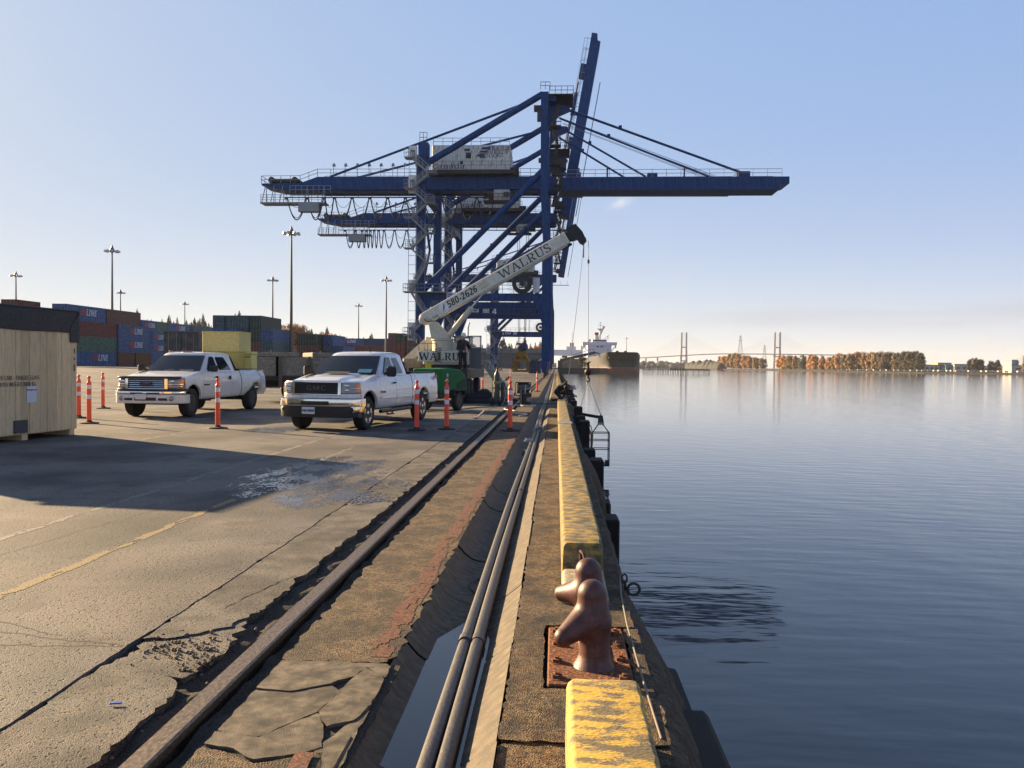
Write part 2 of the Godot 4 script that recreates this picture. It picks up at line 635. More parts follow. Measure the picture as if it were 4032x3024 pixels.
func build_wharf() -> void:
	rng.seed = 5
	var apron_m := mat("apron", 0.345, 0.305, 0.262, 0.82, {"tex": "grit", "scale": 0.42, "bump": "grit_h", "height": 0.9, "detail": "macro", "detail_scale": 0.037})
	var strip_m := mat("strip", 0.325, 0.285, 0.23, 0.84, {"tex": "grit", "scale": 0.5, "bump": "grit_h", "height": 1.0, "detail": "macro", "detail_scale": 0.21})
	var conc_m := mat("old_concrete", 0.36, 0.315, 0.255, 0.86, {"tex": "conc", "scale": 0.8, "bump": "conc_h", "height": 0.7, "detail": "macro", "detail_scale": 0.33})
	var patch_m := mat("patch_cement", 0.27, 0.243, 0.20, 0.8, {"tex": "cement", "scale": 1.1, "bump": "conc_h", "height": 0.25, "detail": "macro", "detail_scale": 0.7})
	var trough_m := mat("trough_cement", 0.27, 0.24, 0.185, 0.75, {"tex": "cement", "scale": 0.9, "bump": "conc_h", "height": 0.3, "detail": "grime", "detail_scale": 0.6})
	var under_m := mat("under", 0.36, 0.315, 0.255, 0.95, {"bump": "conc_h", "scale": 2.0, "height": 2.0})
	var face_m := mat("face_concrete", 0.36, 0.315, 0.255, 0.9, {"tex": "conc", "scale": 0.55, "bump": "conc_h", "height": 2.0, "detail": "grime", "detail_scale": 0.4})
	var wet_m := mat("puddle", 0.018, 0.017, 0.015, 0.03, {"bump": "fine_h", "scale": 0.4, "height": 0.02})
	# the yard and apron, one sheet to the horizon
	var xs := [-2.43, -2.6, -3.0, -4.0, -6.0, -9.0, -13.0, -18.0, -24.0, -30.0, -38.0, -46.0, -54.0, -64.0, -90.0, -140.0, -260.0, -500.0, -1400.0]
	var ds := []
	var d := -8.0
	while d < 500.0:
		ds.append(d)
		d += 0.07 if d > 2.4 and d < 12.0 else (0.25 if d > 1.5 and d < 30.0 else (1.0 if d < 60.0 else 10.0))
	ds.append_array([560.0, 800.0, 1500.0, 2600.0])
	var m := MB.new()
	var edge := []
	var rag := FastNoiseLite.new(); rag.seed = 4; rag.frequency = 0.9; rag.fractal_octaves = 4
	for q in ds: edge.append(-2.42 + rag.get_noise_1d(q) * 0.022 + rng.randf_range(-0.006, 0.006))
	for j in ds.size() - 1:
		for i in xs.size() - 1:
			var p := []
			for q in [[i, j], [i + 1, j], [i + 1, j + 1], [i, j + 1]]:
				var x: float = edge[q[1]] if q[0] == 0 else xs[q[0]]
				p.append(Vector3(x, ground(x, -ds[q[1]]), -ds[q[1]]))
			m.trin(p[0], p[1], p[2], Vector3.UP, Vector3.UP, Vector3.UP)
			m.trin(p[0], p[2], p[3], Vector3.UP, Vector3.UP, Vector3.UP)
		var a := Vector3(edge[j], 0, -ds[j]); var b := Vector3(edge[j + 1], 0, -ds[j + 1])
		m.quad(a, b, b + Vector3(0.01, -0.12, 0), a + Vector3(0.01, -0.12, 0))
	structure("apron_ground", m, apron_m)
	# what lies under the joints
	structure("wharf_bed", MB.new().box(Vector3(-1.0, -0.27, -255.0), Vector3(3.0, 0.2, 530.0)).box(Vector3(-3.5, -0.42, -255.0), Vector3(2.4, 0.3, 530.0)), under_m)
	var deck := Node3D.new(); deck.name = "wharf_deck"; add_child(deck); deck.set_meta("kind", "structure")
	# strip beside the crane rail
	var joints := [-6.0, 4.42, 12.35, 20.2, 28.0, 35.9, 43.7, 51.6, 75.0, 110.0, 160.0, 250.0, 500.0]
	for i in joints.size() - 1:
		var d0: float = joints[i] + 0.008; var d1: float = joints[i + 1] - 0.008
		if i == 0:
			d1 = 4.2
		if i == 1:
			# broken corner
			put(deck, "slab", slab_mesh([Vector2(-2.40, d0 + 0.28), Vector2(-2.18, 4.78), Vector2(-2.02, 4.98), Vector2(-1.93, 5.3), Vector2(-1.90, d1), Vector2(-2.40, d1)], -0.004, 0.2, 0.012), strip_m)
		elif i == 0:
			put(deck, "slab", slab_mesh([Vector2(-2.40, -6), Vector2(-1.86, -6), Vector2(-1.86, 3.9), Vector2(-1.93, 4.1), Vector2(-2.1, 4.18), Vector2(-2.39, 4.35)], -0.006, 0.2, 0.012), strip_m)
		else:
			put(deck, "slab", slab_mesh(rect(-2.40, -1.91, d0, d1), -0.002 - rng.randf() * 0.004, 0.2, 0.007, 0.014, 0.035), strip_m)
	# crumbled concrete in the broken corner
	put(deck, "slab", slab_mesh([Vector2(-2.36, 4.3), Vector2(-2.1, 4.22), Vector2(-1.9, 4.16), Vector2(-1.86, 4.6), Vector2(-1.95, 5.1), Vector2(-2.16, 4.75), Vector2(-2.36, 4.66)], -0.014, 0.15, 0.014, 0.012), strip_m)
	var rub := MB.new()
	for i in 330:
		var t := rng.randf(); var u := rng.randf()
		var x := lerpf(-2.3, -1.88, t) + rng.randfn(0, 0.04); var dd := lerpf(4.68, 4.42, t) + rng.randfn(0.0, 0.13)
		if i > 240: x = rng.randf_range(-1.9, -1.78) if u < 0.5 else rng.randf_range(-1.53, -1.47); dd = rng.randf_range(2.8, 12.0)
		var r := 0.003 + 0.012 * pow(rng.randf(), 3.0)
		rub.ball(Vector3(x, (-0.012 if i <= 240 else -0.05) + r * 0.5, -dd), Vector3(r, r * 0.7, r * rng.randf_range(0.7, 1.3)), 5, 3, Basis.from_euler(Vector3(rng.randf() * 3, rng.randf() * 3, 0)))
	structure("crumbled_concrete", rub, mat("rubble", 0.36, 0.31, 0.24, 0.9, {"tex": "cement", "scale": 3.0}), "stuff")
	# slabs between rail and trough
	for i in joints.size() - 1:
		var d0: float = joints[i] + 0.006; var d1: float = joints[i + 1] - 0.006
		if i == 0: continue
		put(deck, "slab", slab_mesh(rect(-1.475, -0.885, d0, d1), -0.001, 0.2, 0.011), conc_m)
	# the cracked patch nearest
	var V := func(x: float, y: float) -> Vector2: return Vector2(x, y)
	var cracked := [
		[[V.call(-1.475, 4.40), V.call(-1.475, 4.02), V.call(-1.30, 4.00), V.call(-1.12, 4.10), V.call(-1.03, 4.22), V.call(-0.99, 4.34), V.call(-1.08, 4.40)], patch_m],
		[[V.call(-0.90, 4.40), V.call(-1.07, 4.40), V.call(-0.98, 4.33), V.call(-0.92, 4.27), V.call(-0.872, 4.22), V.call(-0.868, 4.28), V.call(-0.872, 4.36)], patch_m],
		[[V.call(-1.475, 4.00), V.call(-1.475, 3.55), V.call(-1.28, 3.50), V.call(-1.10, 3.78), V.call(-1.06, 4.02), V.call(-1.11, 4.08), V.call(-1.30, 3.98)], patch_m],
		[[V.call(-1.02, 4.20), V.call(-1.045, 4.02), V.call(-1.08, 3.76), V.call(-1.01, 3.62), V.call(-0.90, 3.70), V.call(-0.868, 3.86), V.call(-0.866, 4.18), V.call(-0.915, 4.255), V.call(-0.99, 4.32)], patch_m],
		[[V.call(-1.475, 3.53), V.call(-1.475, 3.42), V.call(-1.34, 3.38), V.call(-1.22, 3.30), V.call(-1.05, 3.36), V.call(-0.98, 3.42), V.call(-1.02, 3.60), V.call(-1.09, 3.75), V.call(-1.27, 3.48)], patch_m],
		[[V.call(-1.475, 3.39), V.call(-1.475, -6.0), V.call(-0.94, -6.0), V.call(-0.92, 3.2), V.call(-0.96, 3.38), V.call(-1.06, 3.32), V.call(-1.21, 3.26), V.call(-1.34, 3.34)], conc_m]]
	var k := 0
	for q in cracked:
		put(deck, "slab", slab_mesh(q[0], 0.002 - 0.003 * (k % 3), 0.18, 0.0035, 0.004, 0.03), q[1])
		k += 1
	put(deck, "slab", slab_mesh([V.call(-0.935, -6.0), V.call(-0.868, -6.0), V.call(-0.868, 3.3), V.call(-0.866, 3.8), V.call(-0.895, 3.67), V.call(-0.975, 3.44), V.call(-0.94, 3.3)], -0.004, 0.16, 0.005), patch_m)
	# trough liners
	d = -4.2
	var gut := Node3D.new(); gut.name = "drain_trough"; add_child(gut); gut.set_meta("kind", "structure")
	k = 0
	while d < 330.0:
		var len := 1.29 if d < 40.0 else 8.0
		var rings := []
		var dy := rng.randfn(0, 0.004); var dx := rng.randfn(0, 0.004)
		for e in [[d + 0.007, -0.006], [d + 0.02, 0.0], [d + len * 0.5, 0.002], [d + len - 0.02, 0.0], [d + len - 0.007, -0.006]]:
			var ring := PackedVector3Array()
			for q in TROUGH: ring.append(Vector3(q.x + dx, q.y + dy + e[1], -e[0]))
			rings.append(ring)
		put(gut, "trough_liner", MB.new().loft(rings, false, false), trough_m)
		d += len
		k += 1
	# standing water: in the trough and beside the rail
	for q in [[2.0, 5.62, -0.130], [6.3, 6.9, -0.146], [16.0, 17.6, -0.148]]:
		var pm := MB.new()
		var f := FastNoiseLite.new(); f.seed = 8; f.frequency = 1.1
		var n := 40
		for i in n:
			var t0 := lerpf(q[0], q[1], float(i) / n); var t1 := lerpf(q[0], q[1], float(i + 1) / n)
			var e := []
			for t in [t0, t1]:
				var taper: float = minf(1.0, minf(q[1] - t, t - q[0] + 0.02) * 2.2)
				e.append([lerpf(-0.58, -0.76, taper), lerpf(-0.5, -0.39, taper)])
			pm.quad(Vector3(e[0][0], q[2], -t0), Vector3(e[0][1], q[2], -t0), Vector3(e[1][1], q[2], -t1), Vector3(e[1][0], q[2], -t1))
		structure("puddle_water", pm, wet_m)
	structure("channel_water", MB.new().box(Vector3(-1.79, -0.070, -8.2), Vector3(0.10, 0.01, 4.6)), wet_m)
	# dirt and grit packed beside the rail
	for q in [[-1.95, -1.735], [-1.595, -1.44], [-2.47, -2.37]]:
		var fm := MB.new()
		var cf := FastNoiseLite.new(); cf.seed = 31; cf.frequency = 2.4; cf.fractal_octaves = 4
		var rws := []
		d = 1.6
		while d < 60.0:
			var row := PackedVector3Array()
			for i in 7:
				var x := lerpf(q[0], q[1], i / 6.0)
				row.append(Vector3(x, -0.05 + 0.035 * cf.get_noise_2d(x * 4.0, d) - 0.02 * float(i == 6), -d))
			rws.append(row)
			d += 0.06 if d < 14.0 else 0.6
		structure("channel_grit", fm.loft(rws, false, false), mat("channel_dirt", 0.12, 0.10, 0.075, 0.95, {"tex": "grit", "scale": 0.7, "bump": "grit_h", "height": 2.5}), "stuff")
	# crane rail: worn head, web and foot
	var prof := PackedVector2Array([Vector2(-0.075, -0.165), Vector2(0.075, -0.165), Vector2(0.075, -0.15), Vector2(0.018, -0.13), Vector2(0.014, -0.06), Vector2(0.052, -0.045), Vector2(0.055, -0.006), Vector2(0.046, 0.004), Vector2(-0.046, 0.004), Vector2(-0.055, -0.006), Vector2(-0.052, -0.045), Vector2(-0.014, -0.06), Vector2(-0.018, -0.13), Vector2(-0.075, -0.15)])
	var rail_m := mat("rail_steel", 0.30, 0.235, 0.165, 0.42, {"metal": 0.6, "tex": "grime", "scale": Vector3(3, 3, 1.4), "bump": "fine_h", "height": 0.1})
	var rt := thing("crane_rail", "rusty steel crane rail sunk in its slot beside the trough", "rail", Vector3(-1.665, 0, 0))
	put(rt, "rail_head", MB.new().prism(prof, 470.0, Transform3D(Basis(), Vector3(0, 0.012, -466.0))), rail_m)
	for i in 46:
		var z := -2.4 - 0.75 * i
		for s in [-1.0, 1.0]:
			put(rt, "rail_clip", MB.new().cbox(Vector3(s * 0.085, -0.135, z), Vector3(0.06, 0.03, 0.07), 0.008), rail_m)
	# the two pipes in the trough
	var pipe_m := mat("pipe_steel", 0.125, 0.122, 0.12, 0.48, {"metal": 0.25, "tex": "grime", "scale": Vector3(4, 4, 1.2), "bump": "fine_h", "height": 0.12})
	for q in [[-0.548, "grey steel pipe lying in the trough, the one nearer the crane rail"], [-0.462, "grey brown steel pipe lying in the trough, the one nearer the yellow kerb"]]:
		var pts := []
		var t := -3.0
		while t < 300.0:
			pts.append(Vector3(q[0] + 0.012 * sin(t * 0.31 + q[0] * 9.0), -0.098 + 0.006 * sin(t * 0.6 + q[0] * 20.0), -t))
			t += 0.8 if t < 30.0 else 10.0
		var o := thing("steel_pipe", q[1], "pipe")
		put(o, "pipe_run", MB.new().tube(pts, 0.038, 14), pipe_m)
		for c in [5.05, 11.2, 17.4, 23.5]: put(o, "coupling", MB.new().cyl(Vector3(q[0] + 0.012 * sin(c * 0.31 + q[0] * 9.0), -0.098, -c), Vector3(q[0] + 0.012 * sin(c * 0.31 + q[0] * 9.0), -0.098, -c - 0.09), 0.044, 14), pipe_m)
	# edge strip under the kerb
	var ej := [-6.0, 3.55, 11.3, 19.1, 27.0, 34.8, 42.6, 55.0, 90.0, 150.0, 300.0]
	for i in ej.size() - 1:
		var d0: float = ej[i] + 0.01; var d1: float = ej[i + 1] - 0.01
		if i == 1:
			put(deck, "slab", slab_mesh([V.call(-0.222, d0), V.call(0.5, d0), V.call(0.5, 4.12), V.call(-0.065, 4.12), V.call(-0.065, 5.16), V.call(0.49, 5.16), V.call(0.5, d1), V.call(-0.222, d1)], -0.002, 0.3, 0.006), conc_m)
			put(deck, "slab", slab_mesh(rect(0.44, 0.51, 4.125, 5.15), -0.01, 0.3, 0.006), conc_m)
		else:
			put(deck, "slab", slab_mesh(rect(-0.222, 0.5, d0, d1), -0.002 - 0.012 * float(i == 0), 0.3, 0.007), conc_m)
	# riverside face of the wharf, with haunches under the bollards
	var rings := []
	d = -5.0
	while d < 320.0:
		var b := 0.0
		for q in [4.7, 15.2, 37.5, 48.0, 60.0]: b += exp(-pow((d - q) / 1.25, 4.0))
		var r2 := rag.get_noise_1d(d * 3.0) * 0.02
		rings.append(PackedVector3Array([Vector3(0.49, -0.03, -d), Vector3(0.52 + r2, -0.035, -d), Vector3(0.57 + 0.06 * b + r2, -0.12, -d), Vector3(0.60 + 0.16 * b + r2, -0.34, -d), Vector3(0.62 + 0.30 * b + r2, -0.8, -d), Vector3(0.63 + 0.36 * b + r2, -1.5, -d), Vector3(0.64 + 0.1 * b, -2.2, -d), Vector3(0.62, -3.8, -d)]))
		d += 0.15 if d > 2.0 and d < 25.0 else (0.6 if d < 70.0 else 12.0)
	structure("wharf_wall", MB.new().loft(rings, false, false), face_m)
	# timber fender piles down the face
	var tar := mat("tarred_timber", 0.022, 0.019, 0.017, 0.8, {"tex": "wood", "scale": Vector3(1.5, 0.2, 1.5), "bump": "conc_h", "height": 1.0})
	var spots := [[4.28, -0.30, 0.46], [12.9, -0.72, 0.34], [14.9, -0.8, 0.32], [17.2, -0.3, 0.36], [20.8, -0.45, 0.36], [24.4, 0.02, 0.36], [28.0, -0.06, 0.36], [31.2, 0.10, 0.36]]
	for i in 34: spots.append([39.5 + i * 3.1, 0.02 + rng.randf_range(-0.2, 0.3), 0.4])
	k = 0
	for q in spots:
		var lab := "black tarred timber fender pile standing against the wharf face"
		if k == 0: lab = "broad black timber fender below the nearest yellow kerb block"
		var fp := thing("fender_pile", lab, "fender", Vector3(0.82 if k else 0.70, 0, -q[0]), 0.0, "timber fender piles along the wharf face")
		if k == 0: fp.set_meta("group", "")
		put(fp, "pile", MB.new().cbox(Vector3(0.02, (q[1] - 4.2) * 0.5, 0), Vector3(0.30, q[1] + 4.2, q[2] * 1.7), 0.03), tar)
		put(fp, "wale", MB.new().cbox(Vector3(-0.14, q[1] - 0.5, 0), Vector3(0.12, 0.3, q[2] * 2.6), 0.02), tar)
		if k == 0:
			put(fp, "cap_timber", MB.new().cbox(Vector3(0.0, q[1] - 0.12, -0.85), Vector3(0.22, 0.14, 0.7), 0.02, Basis(Vector3(0, 0, 1), -0.2)), tar)
			put(fp, "strut", MB.new().beam(Vector3(0.1, q[1] - 0.25, 0.35), Vector3(0.3, q[1] - 0.75, 1.4), 0.16, 0.16), tar)
		k += 1
	# painted lines
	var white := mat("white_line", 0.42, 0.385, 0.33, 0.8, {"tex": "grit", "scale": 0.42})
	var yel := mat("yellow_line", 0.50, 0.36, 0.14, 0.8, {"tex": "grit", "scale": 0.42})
	structure("painted_line", paint(-5.06, -4.96, 6.6, 30.0, 0.02, 0.045, 0.62, 3), white)
	structure("painted_line", paint(-3.84, -3.74, 2.8, 9.6, 0.015, 0.03, 0.66, 4), yel)
	structure("painted_line", paint(-3.98, -3.88, 9.8, 16.0, 0.02, 0.045, 0.52, 5), white)
	structure("painted_line", paint(-10.1, -9.98, 17.0, 30.0, 0.03, 0.06, 0.5, 6), white)
	structure("painted_line", paint(-8.6, -8.5, 15.6, 30.0, 0.03, 0.06, 0.5, 7), white)
	structure("painted_edge", paint(-1.04, -0.905, 4.5, 24.0, 0.012, 0.02, 0.64, 8, 0.0012), mat("red_paint", 0.36, 0.17, 0.13, 0.8, {"tex": "conc", "scale": 0.8}))
	structure("painted_edge", paint(-1.06, -0.97, 2.4, 3.34, 0.01, 0.014, 0.55, 9, 0.0075), M["red_paint"])
	# damp patches with a slick of water in the low spots
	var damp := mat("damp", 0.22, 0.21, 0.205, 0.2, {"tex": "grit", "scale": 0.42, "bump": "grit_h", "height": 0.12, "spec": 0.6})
	for q in [[-3.5, 12.0, 1.0, 2.4, 21, 0.47], [-6.75, 19.7, 0.75, 1.1, 22, 0.5], [-2.75, 10.4, 0.9, 1.5, 23, 0.40]]:
		var pm := MB.new()
		var f := FastNoiseLite.new(); f.seed = q[4]; f.frequency = 0.9; f.fractal_octaves = 5
		var st := 0.03
		var n := int(q[3] / st)
		for j in range(-n, n):
			for i in range(-n, n):
				var x: float = q[0] + i * st * 0.7; var dd: float = q[1] + j * st
				var e: float = pow((x - q[0]) / q[2], 2.0) + pow((dd - q[1]) / q[3], 2.0)
				if e > 1.0 or f.get_noise_2d(x * 2.0, dd) * 0.5 + 0.5 - 0.4 * e + rng.randfn(0.0, 0.12) < 1.0 - q[5] - 0.2: continue
				pm.quad(Vector3(x, 0.0015, -dd), Vector3(x + st * 0.7, 0.0015, -dd), Vector3(x + st * 0.7, 0.0015, -dd - st), Vector3(x, 0.0015, -dd - st))
		structure("damp_patch", pm, damp, "stuff")
	# grit fill under the cracked patch
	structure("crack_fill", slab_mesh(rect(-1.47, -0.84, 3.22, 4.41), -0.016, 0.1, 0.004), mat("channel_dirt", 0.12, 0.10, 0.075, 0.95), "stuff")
	var cr := MB.new()  # thin paving cracks: their groove shade is painted as flat dark strips
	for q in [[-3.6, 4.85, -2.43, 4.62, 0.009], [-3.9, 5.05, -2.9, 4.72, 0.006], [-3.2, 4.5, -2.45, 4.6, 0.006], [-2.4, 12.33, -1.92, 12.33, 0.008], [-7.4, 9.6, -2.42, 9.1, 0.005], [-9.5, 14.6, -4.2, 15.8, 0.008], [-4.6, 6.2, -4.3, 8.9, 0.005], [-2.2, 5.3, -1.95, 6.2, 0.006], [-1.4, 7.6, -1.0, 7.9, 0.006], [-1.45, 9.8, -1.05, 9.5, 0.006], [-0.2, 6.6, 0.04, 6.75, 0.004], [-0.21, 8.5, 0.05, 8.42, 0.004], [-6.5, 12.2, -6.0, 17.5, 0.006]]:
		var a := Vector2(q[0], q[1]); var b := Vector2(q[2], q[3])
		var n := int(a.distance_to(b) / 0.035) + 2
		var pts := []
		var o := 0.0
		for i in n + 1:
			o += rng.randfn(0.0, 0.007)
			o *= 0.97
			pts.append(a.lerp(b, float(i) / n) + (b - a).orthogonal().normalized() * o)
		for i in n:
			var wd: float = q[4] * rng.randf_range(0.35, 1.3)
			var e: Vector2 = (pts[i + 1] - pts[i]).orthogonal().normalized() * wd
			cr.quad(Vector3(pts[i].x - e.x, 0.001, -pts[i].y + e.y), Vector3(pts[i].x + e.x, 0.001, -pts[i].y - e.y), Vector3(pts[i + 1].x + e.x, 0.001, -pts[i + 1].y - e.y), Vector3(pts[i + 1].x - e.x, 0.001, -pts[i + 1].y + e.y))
	structure("crack_shade", cr, mat("crack_shade_tone", 0.055, 0.046, 0.036, 0.95), "stuff")
	build_kerbs()
	build_bollard()
	put(self, "plastic_scrap", MB.new().cbox(Vector3(-2.06, 0.006, -3.77), Vector3(0.055, 0.008, 0.014), 0.003, Basis(Vector3.UP, 0.2)), mat("blue_scrap", 0.05, 0.16, 0.5, 0.4))
	tag(get_node("plastic_scrap"), "small blue plastic scrap lying on the apron slab", "litter")

func kerb_mesh(d0: float, d1: float, h: float, s: int) -> MB:
	# trapezoid bull rail with worn arrises
	var f := FastNoiseLite.new(); f.seed = s; f.frequency = 3.0; f.fractal_octaves = 3
	var rings := []
	var n := int(clampf((d1 - d0) / 0.04, 8, 260))
	for i in n + 1:
		var t := lerpf(d0, d1, float(i) / n)
		var o := 0.012 if i == 0 or i == n else 0.0
		var a := f.get_noise_1d(t * 2.0) * 0.008; var b := f.get_noise_1d(t * 2.0 + 40.0) * 0.010; var c := f.get_noise_1d(t * 1.3 + 90.0) * 0.004
		rings.append(PackedVector3Array([Vector3(0.055, 0.0, -t), Vector3(0.055 + o * 0.5, 0.04, -t), Vector3(0.058 + o, h - 0.035 + a - o, -t), Vector3(0.066 + o, h - 0.012 + a - o, -t), Vector3(0.086 + a + o, h + c - o, -t), Vector3(0.2, h + c * 0.5 - o, -t), Vector3(0.345 + b - o, h + c - o, -t), Vector3(0.366 - o, h - 0.014 + b - o, -t), Vector3(0.374 - o, h - 0.05 + b - o, -t), Vector3(0.385, 0.0, -t)]))
	var m := MB.new()
	m.loft(rings, true, true)
	return m

func build_kerbs() -> void:
	var y1 := mat("kerb_yellow", 0.80, 0.80, 0.80, 0.8, {"tex": "yellow", "scale": Vector3(0.34, 0.5, 0.7), "bump": "fine_h", "height": 0.25})
	var y2 := mat("kerb_old", 0.62, 0.62, 0.62, 0.85, {"tex": "oldyellow", "scale": Vector3(0.4, 0.6, 0.5), "bump": "conc_h", "height": 0.5})
	var o: Node3D = put(self, "kerb_block", kerb_mesh(-2.0, 3.56, 0.28, 1), y1)
	tag(o, "kerb block of flaking bright yellow paint just in front of the bollard", "kerb")
	o = thing("kerb_block", "long mossy yellow kerb beam with a metal plate on it, past the bollard", "kerb")
	put(o, "beam", kerb_mesh(6.31, 33.4, 0.28, 2), y2)
	put(o, "number_plate", MB.new().cbox(Vector3(0.215, 0.287, -19.5), Vector3(0.34, 0.006, 0.55), 0.002), mat("plate_white", 0.55, 0.55, 0.56, 0.5, {"tex": "grime", "scale": 2.0}))
	o = thing("kerb_footing", "low white block with a bent rusty pin behind the bollard", "footing")
	put(o, "block", kerb_mesh(5.62, 6.29, 0.085, 3), mat("pale_block", 0.62, 0.58, 0.50, 0.85, {"tex": "cement", "scale": 1.5, "bump": "conc_h", "height": 0.4}))
	put(o, "lifting_pin", MB.new().tube([Vector3(0.2, 0.08, -6.2), Vector3(0.2, 0.2, -6.2), Vector3(0.195, 0.235, -6.19), Vector3(0.215, 0.225, -6.14), Vector3(0.235, 0.16, -6.07), Vector3(0.24, 0.08, -6.03)], 0.011, 8), mat("rusty_pin", 0.20, 0.09, 0.05, 0.8, {"tex": "rust", "scale": 6.0}))
	var d := 41.0
	var k := 0
	while d < 150.0:
		var b := put(self, "kerb_block", kerb_mesh(d, d + 3.4, 0.28, 10 + k), y2)
		tag(b, "short weathered yellow kerb block in the row beyond the crouching worker", "kerb", "kerb blocks beyond the crouching worker")
		d += 4.9
		k += 1

# ---- smooth joined bodies -------------------------------------------------------------
# bones: [a, b, ra, rb]; returns a surface-net mesh of their smooth union
func blob(bones: Array, cell: float, blend: float, carve := [], xf := Transform3D()) -> MB:
	var lo := Vector3(1e9, 1e9, 1e9); var hi := -lo
	for q in bones:
		var r := maxf(q[2], q[3]) + blend * 0.5 + cell * 2.0
		for e in [q[0], q[1]]:
			lo = lo.min(e - Vector3(r, r, r)); hi = hi.max(e + Vector3(r, r, r))
	var nx := int((hi.x - lo.x) / cell) + 2; var ny := int((hi.y - lo.y) / cell) + 2; var nz := int((hi.z - lo.z) / cell) + 2
	var g := PackedFloat32Array(); g.resize(nx * ny * nz); g.fill(1.0)
	var acc := PackedFloat32Array(); acc.resize(nx * ny * nz); acc.fill(0.0)
	var kk := 1.0 / blend * 2.5
	for q in bones:
		var a: Vector3 = q[0]; var b: Vector3 = q[1]; var ra: float = q[2]; var rb: float = q[3]
		var ba := b - a
		var bb := maxf(ba.dot(ba), 1e-9)
		var r := maxf(ra, rb) + blend + cell
		var l := a.min(b) - Vector3(r, r, r) - lo; var h := a.max(b) + Vector3(r, r, r) - lo
		for z in range(maxi(0, int(l.z / cell)), mini(nz, int(h.z / cell) + 2)):
			for y in range(maxi(0, int(l.y / cell)), mini(ny, int(h.y / cell) + 2)):
				var at := (z * ny + y) * nx
				for x in range(maxi(0, int(l.x / cell)), mini(nx, int(h.x / cell) + 2)):
					var pa := lo + Vector3(x, y, z) * cell - a
					var t := clampf(pa.dot(ba) / bb, 0.0, 1.0)
					var dd := (pa - ba * t).length() - lerpf(ra, rb, t)
					acc[at + x] += exp(-dd * kk)
	for i in g.size():
		if acc[i] > 0.0: g[i] = -log(acc[i]) / kk
	for q in carve:
		for i in g.size():
			var p := lo + Vector3(i % nx, (i / nx) % ny, i / (nx * ny)) * cell
			g[i] = maxf(g[i], -((p - q[0]).dot(q[1])))
	var id := PackedInt32Array(); id.resize(g.size()); id.fill(-1)
	var vs := PackedVector3Array()
	var ns := PackedVector3Array()
	var off := PackedInt32Array()
	for c in 8: off.append((c & 1) + ((c >> 1) & 1) * nx + (c >> 2) * nx * ny)
	for z in nz - 1:
		for y in ny - 1:
			for x in nx - 1:
				var at := (z * ny + y) * nx + x
				var neg := 0
				for c in 8:
					if g[at + off[c]] < 0.0: neg += 1
				if neg == 0 or neg == 8: continue
				var s := Vector3(); var cnt := 0
				for e in [[0, 1], [2, 3], [4, 5], [6, 7], [0, 2], [1, 3], [4, 6], [5, 7], [0, 4], [1, 5], [2, 6], [3, 7]]:
					var va := g[at + off[e[0]]]; var vb := g[at + off[e[1]]]
					if (va < 0.0) != (vb < 0.0):
						var t := va / (va - vb)
						var pa := Vector3(e[0] & 1, (e[0] >> 1) & 1, e[0] >> 2); var pb := Vector3(e[1] & 1, (e[1] >> 1) & 1, e[1] >> 2)
						s += pa.lerp(pb, t); cnt += 1
				id[at] = vs.size()
				vs.append(lo + (Vector3(x, y, z) + s / cnt) * cell)
				var gr := Vector3(g[at + off[1]] + g[at + off[3]] + g[at + off[5]] + g[at + off[7]] - g[at + off[0]] - g[at + off[2]] - g[at + off[4]] - g[at + off[6]],
					g[at + off[2]] + g[at + off[3]] + g[at + off[6]] + g[at + off[7]] - g[at + off[0]] - g[at + off[1]] - g[at + off[4]] - g[at + off[5]],
					g[at + off[4]] + g[at + off[5]] + g[at + off[6]] + g[at + off[7]] - g[at + off[0]] - g[at + off[1]] - g[at + off[2]] - g[at + off[3]])
				ns.append(gr.normalized())
	var m := MB.new()
	var st := [1, nx, nx * ny]
	for z in range(1, nz - 1):
		for y in range(1, ny - 1):
			for x in range(1, nx - 1):
				var at := (z * ny + y) * nx + x
				for ax in 3:
					if (g[at] < 0.0) == (g[at + st[ax]] < 0.0): continue
					var u: int = st[(ax + 1) % 3]; var w: int = st[(ax + 2) % 3]
					var i0 := id[at]; var i1 := id[at - u]; var i2 := id[at - u - w]; var i3 := id[at - w]
					if i0 < 0 or i1 < 0 or i2 < 0 or i3 < 0: continue
					m.trin(xf * vs[i0], xf * vs[i1], xf * vs[i2], xf.basis * ns[i0], xf.basis * ns[i1], xf.basis * ns[i2])
					m.trin(xf * vs[i0], xf * vs[i2], xf * vs[i3], xf.basis * ns[i0], xf.basis * ns[i2], xf.basis * ns[i3])
	return m

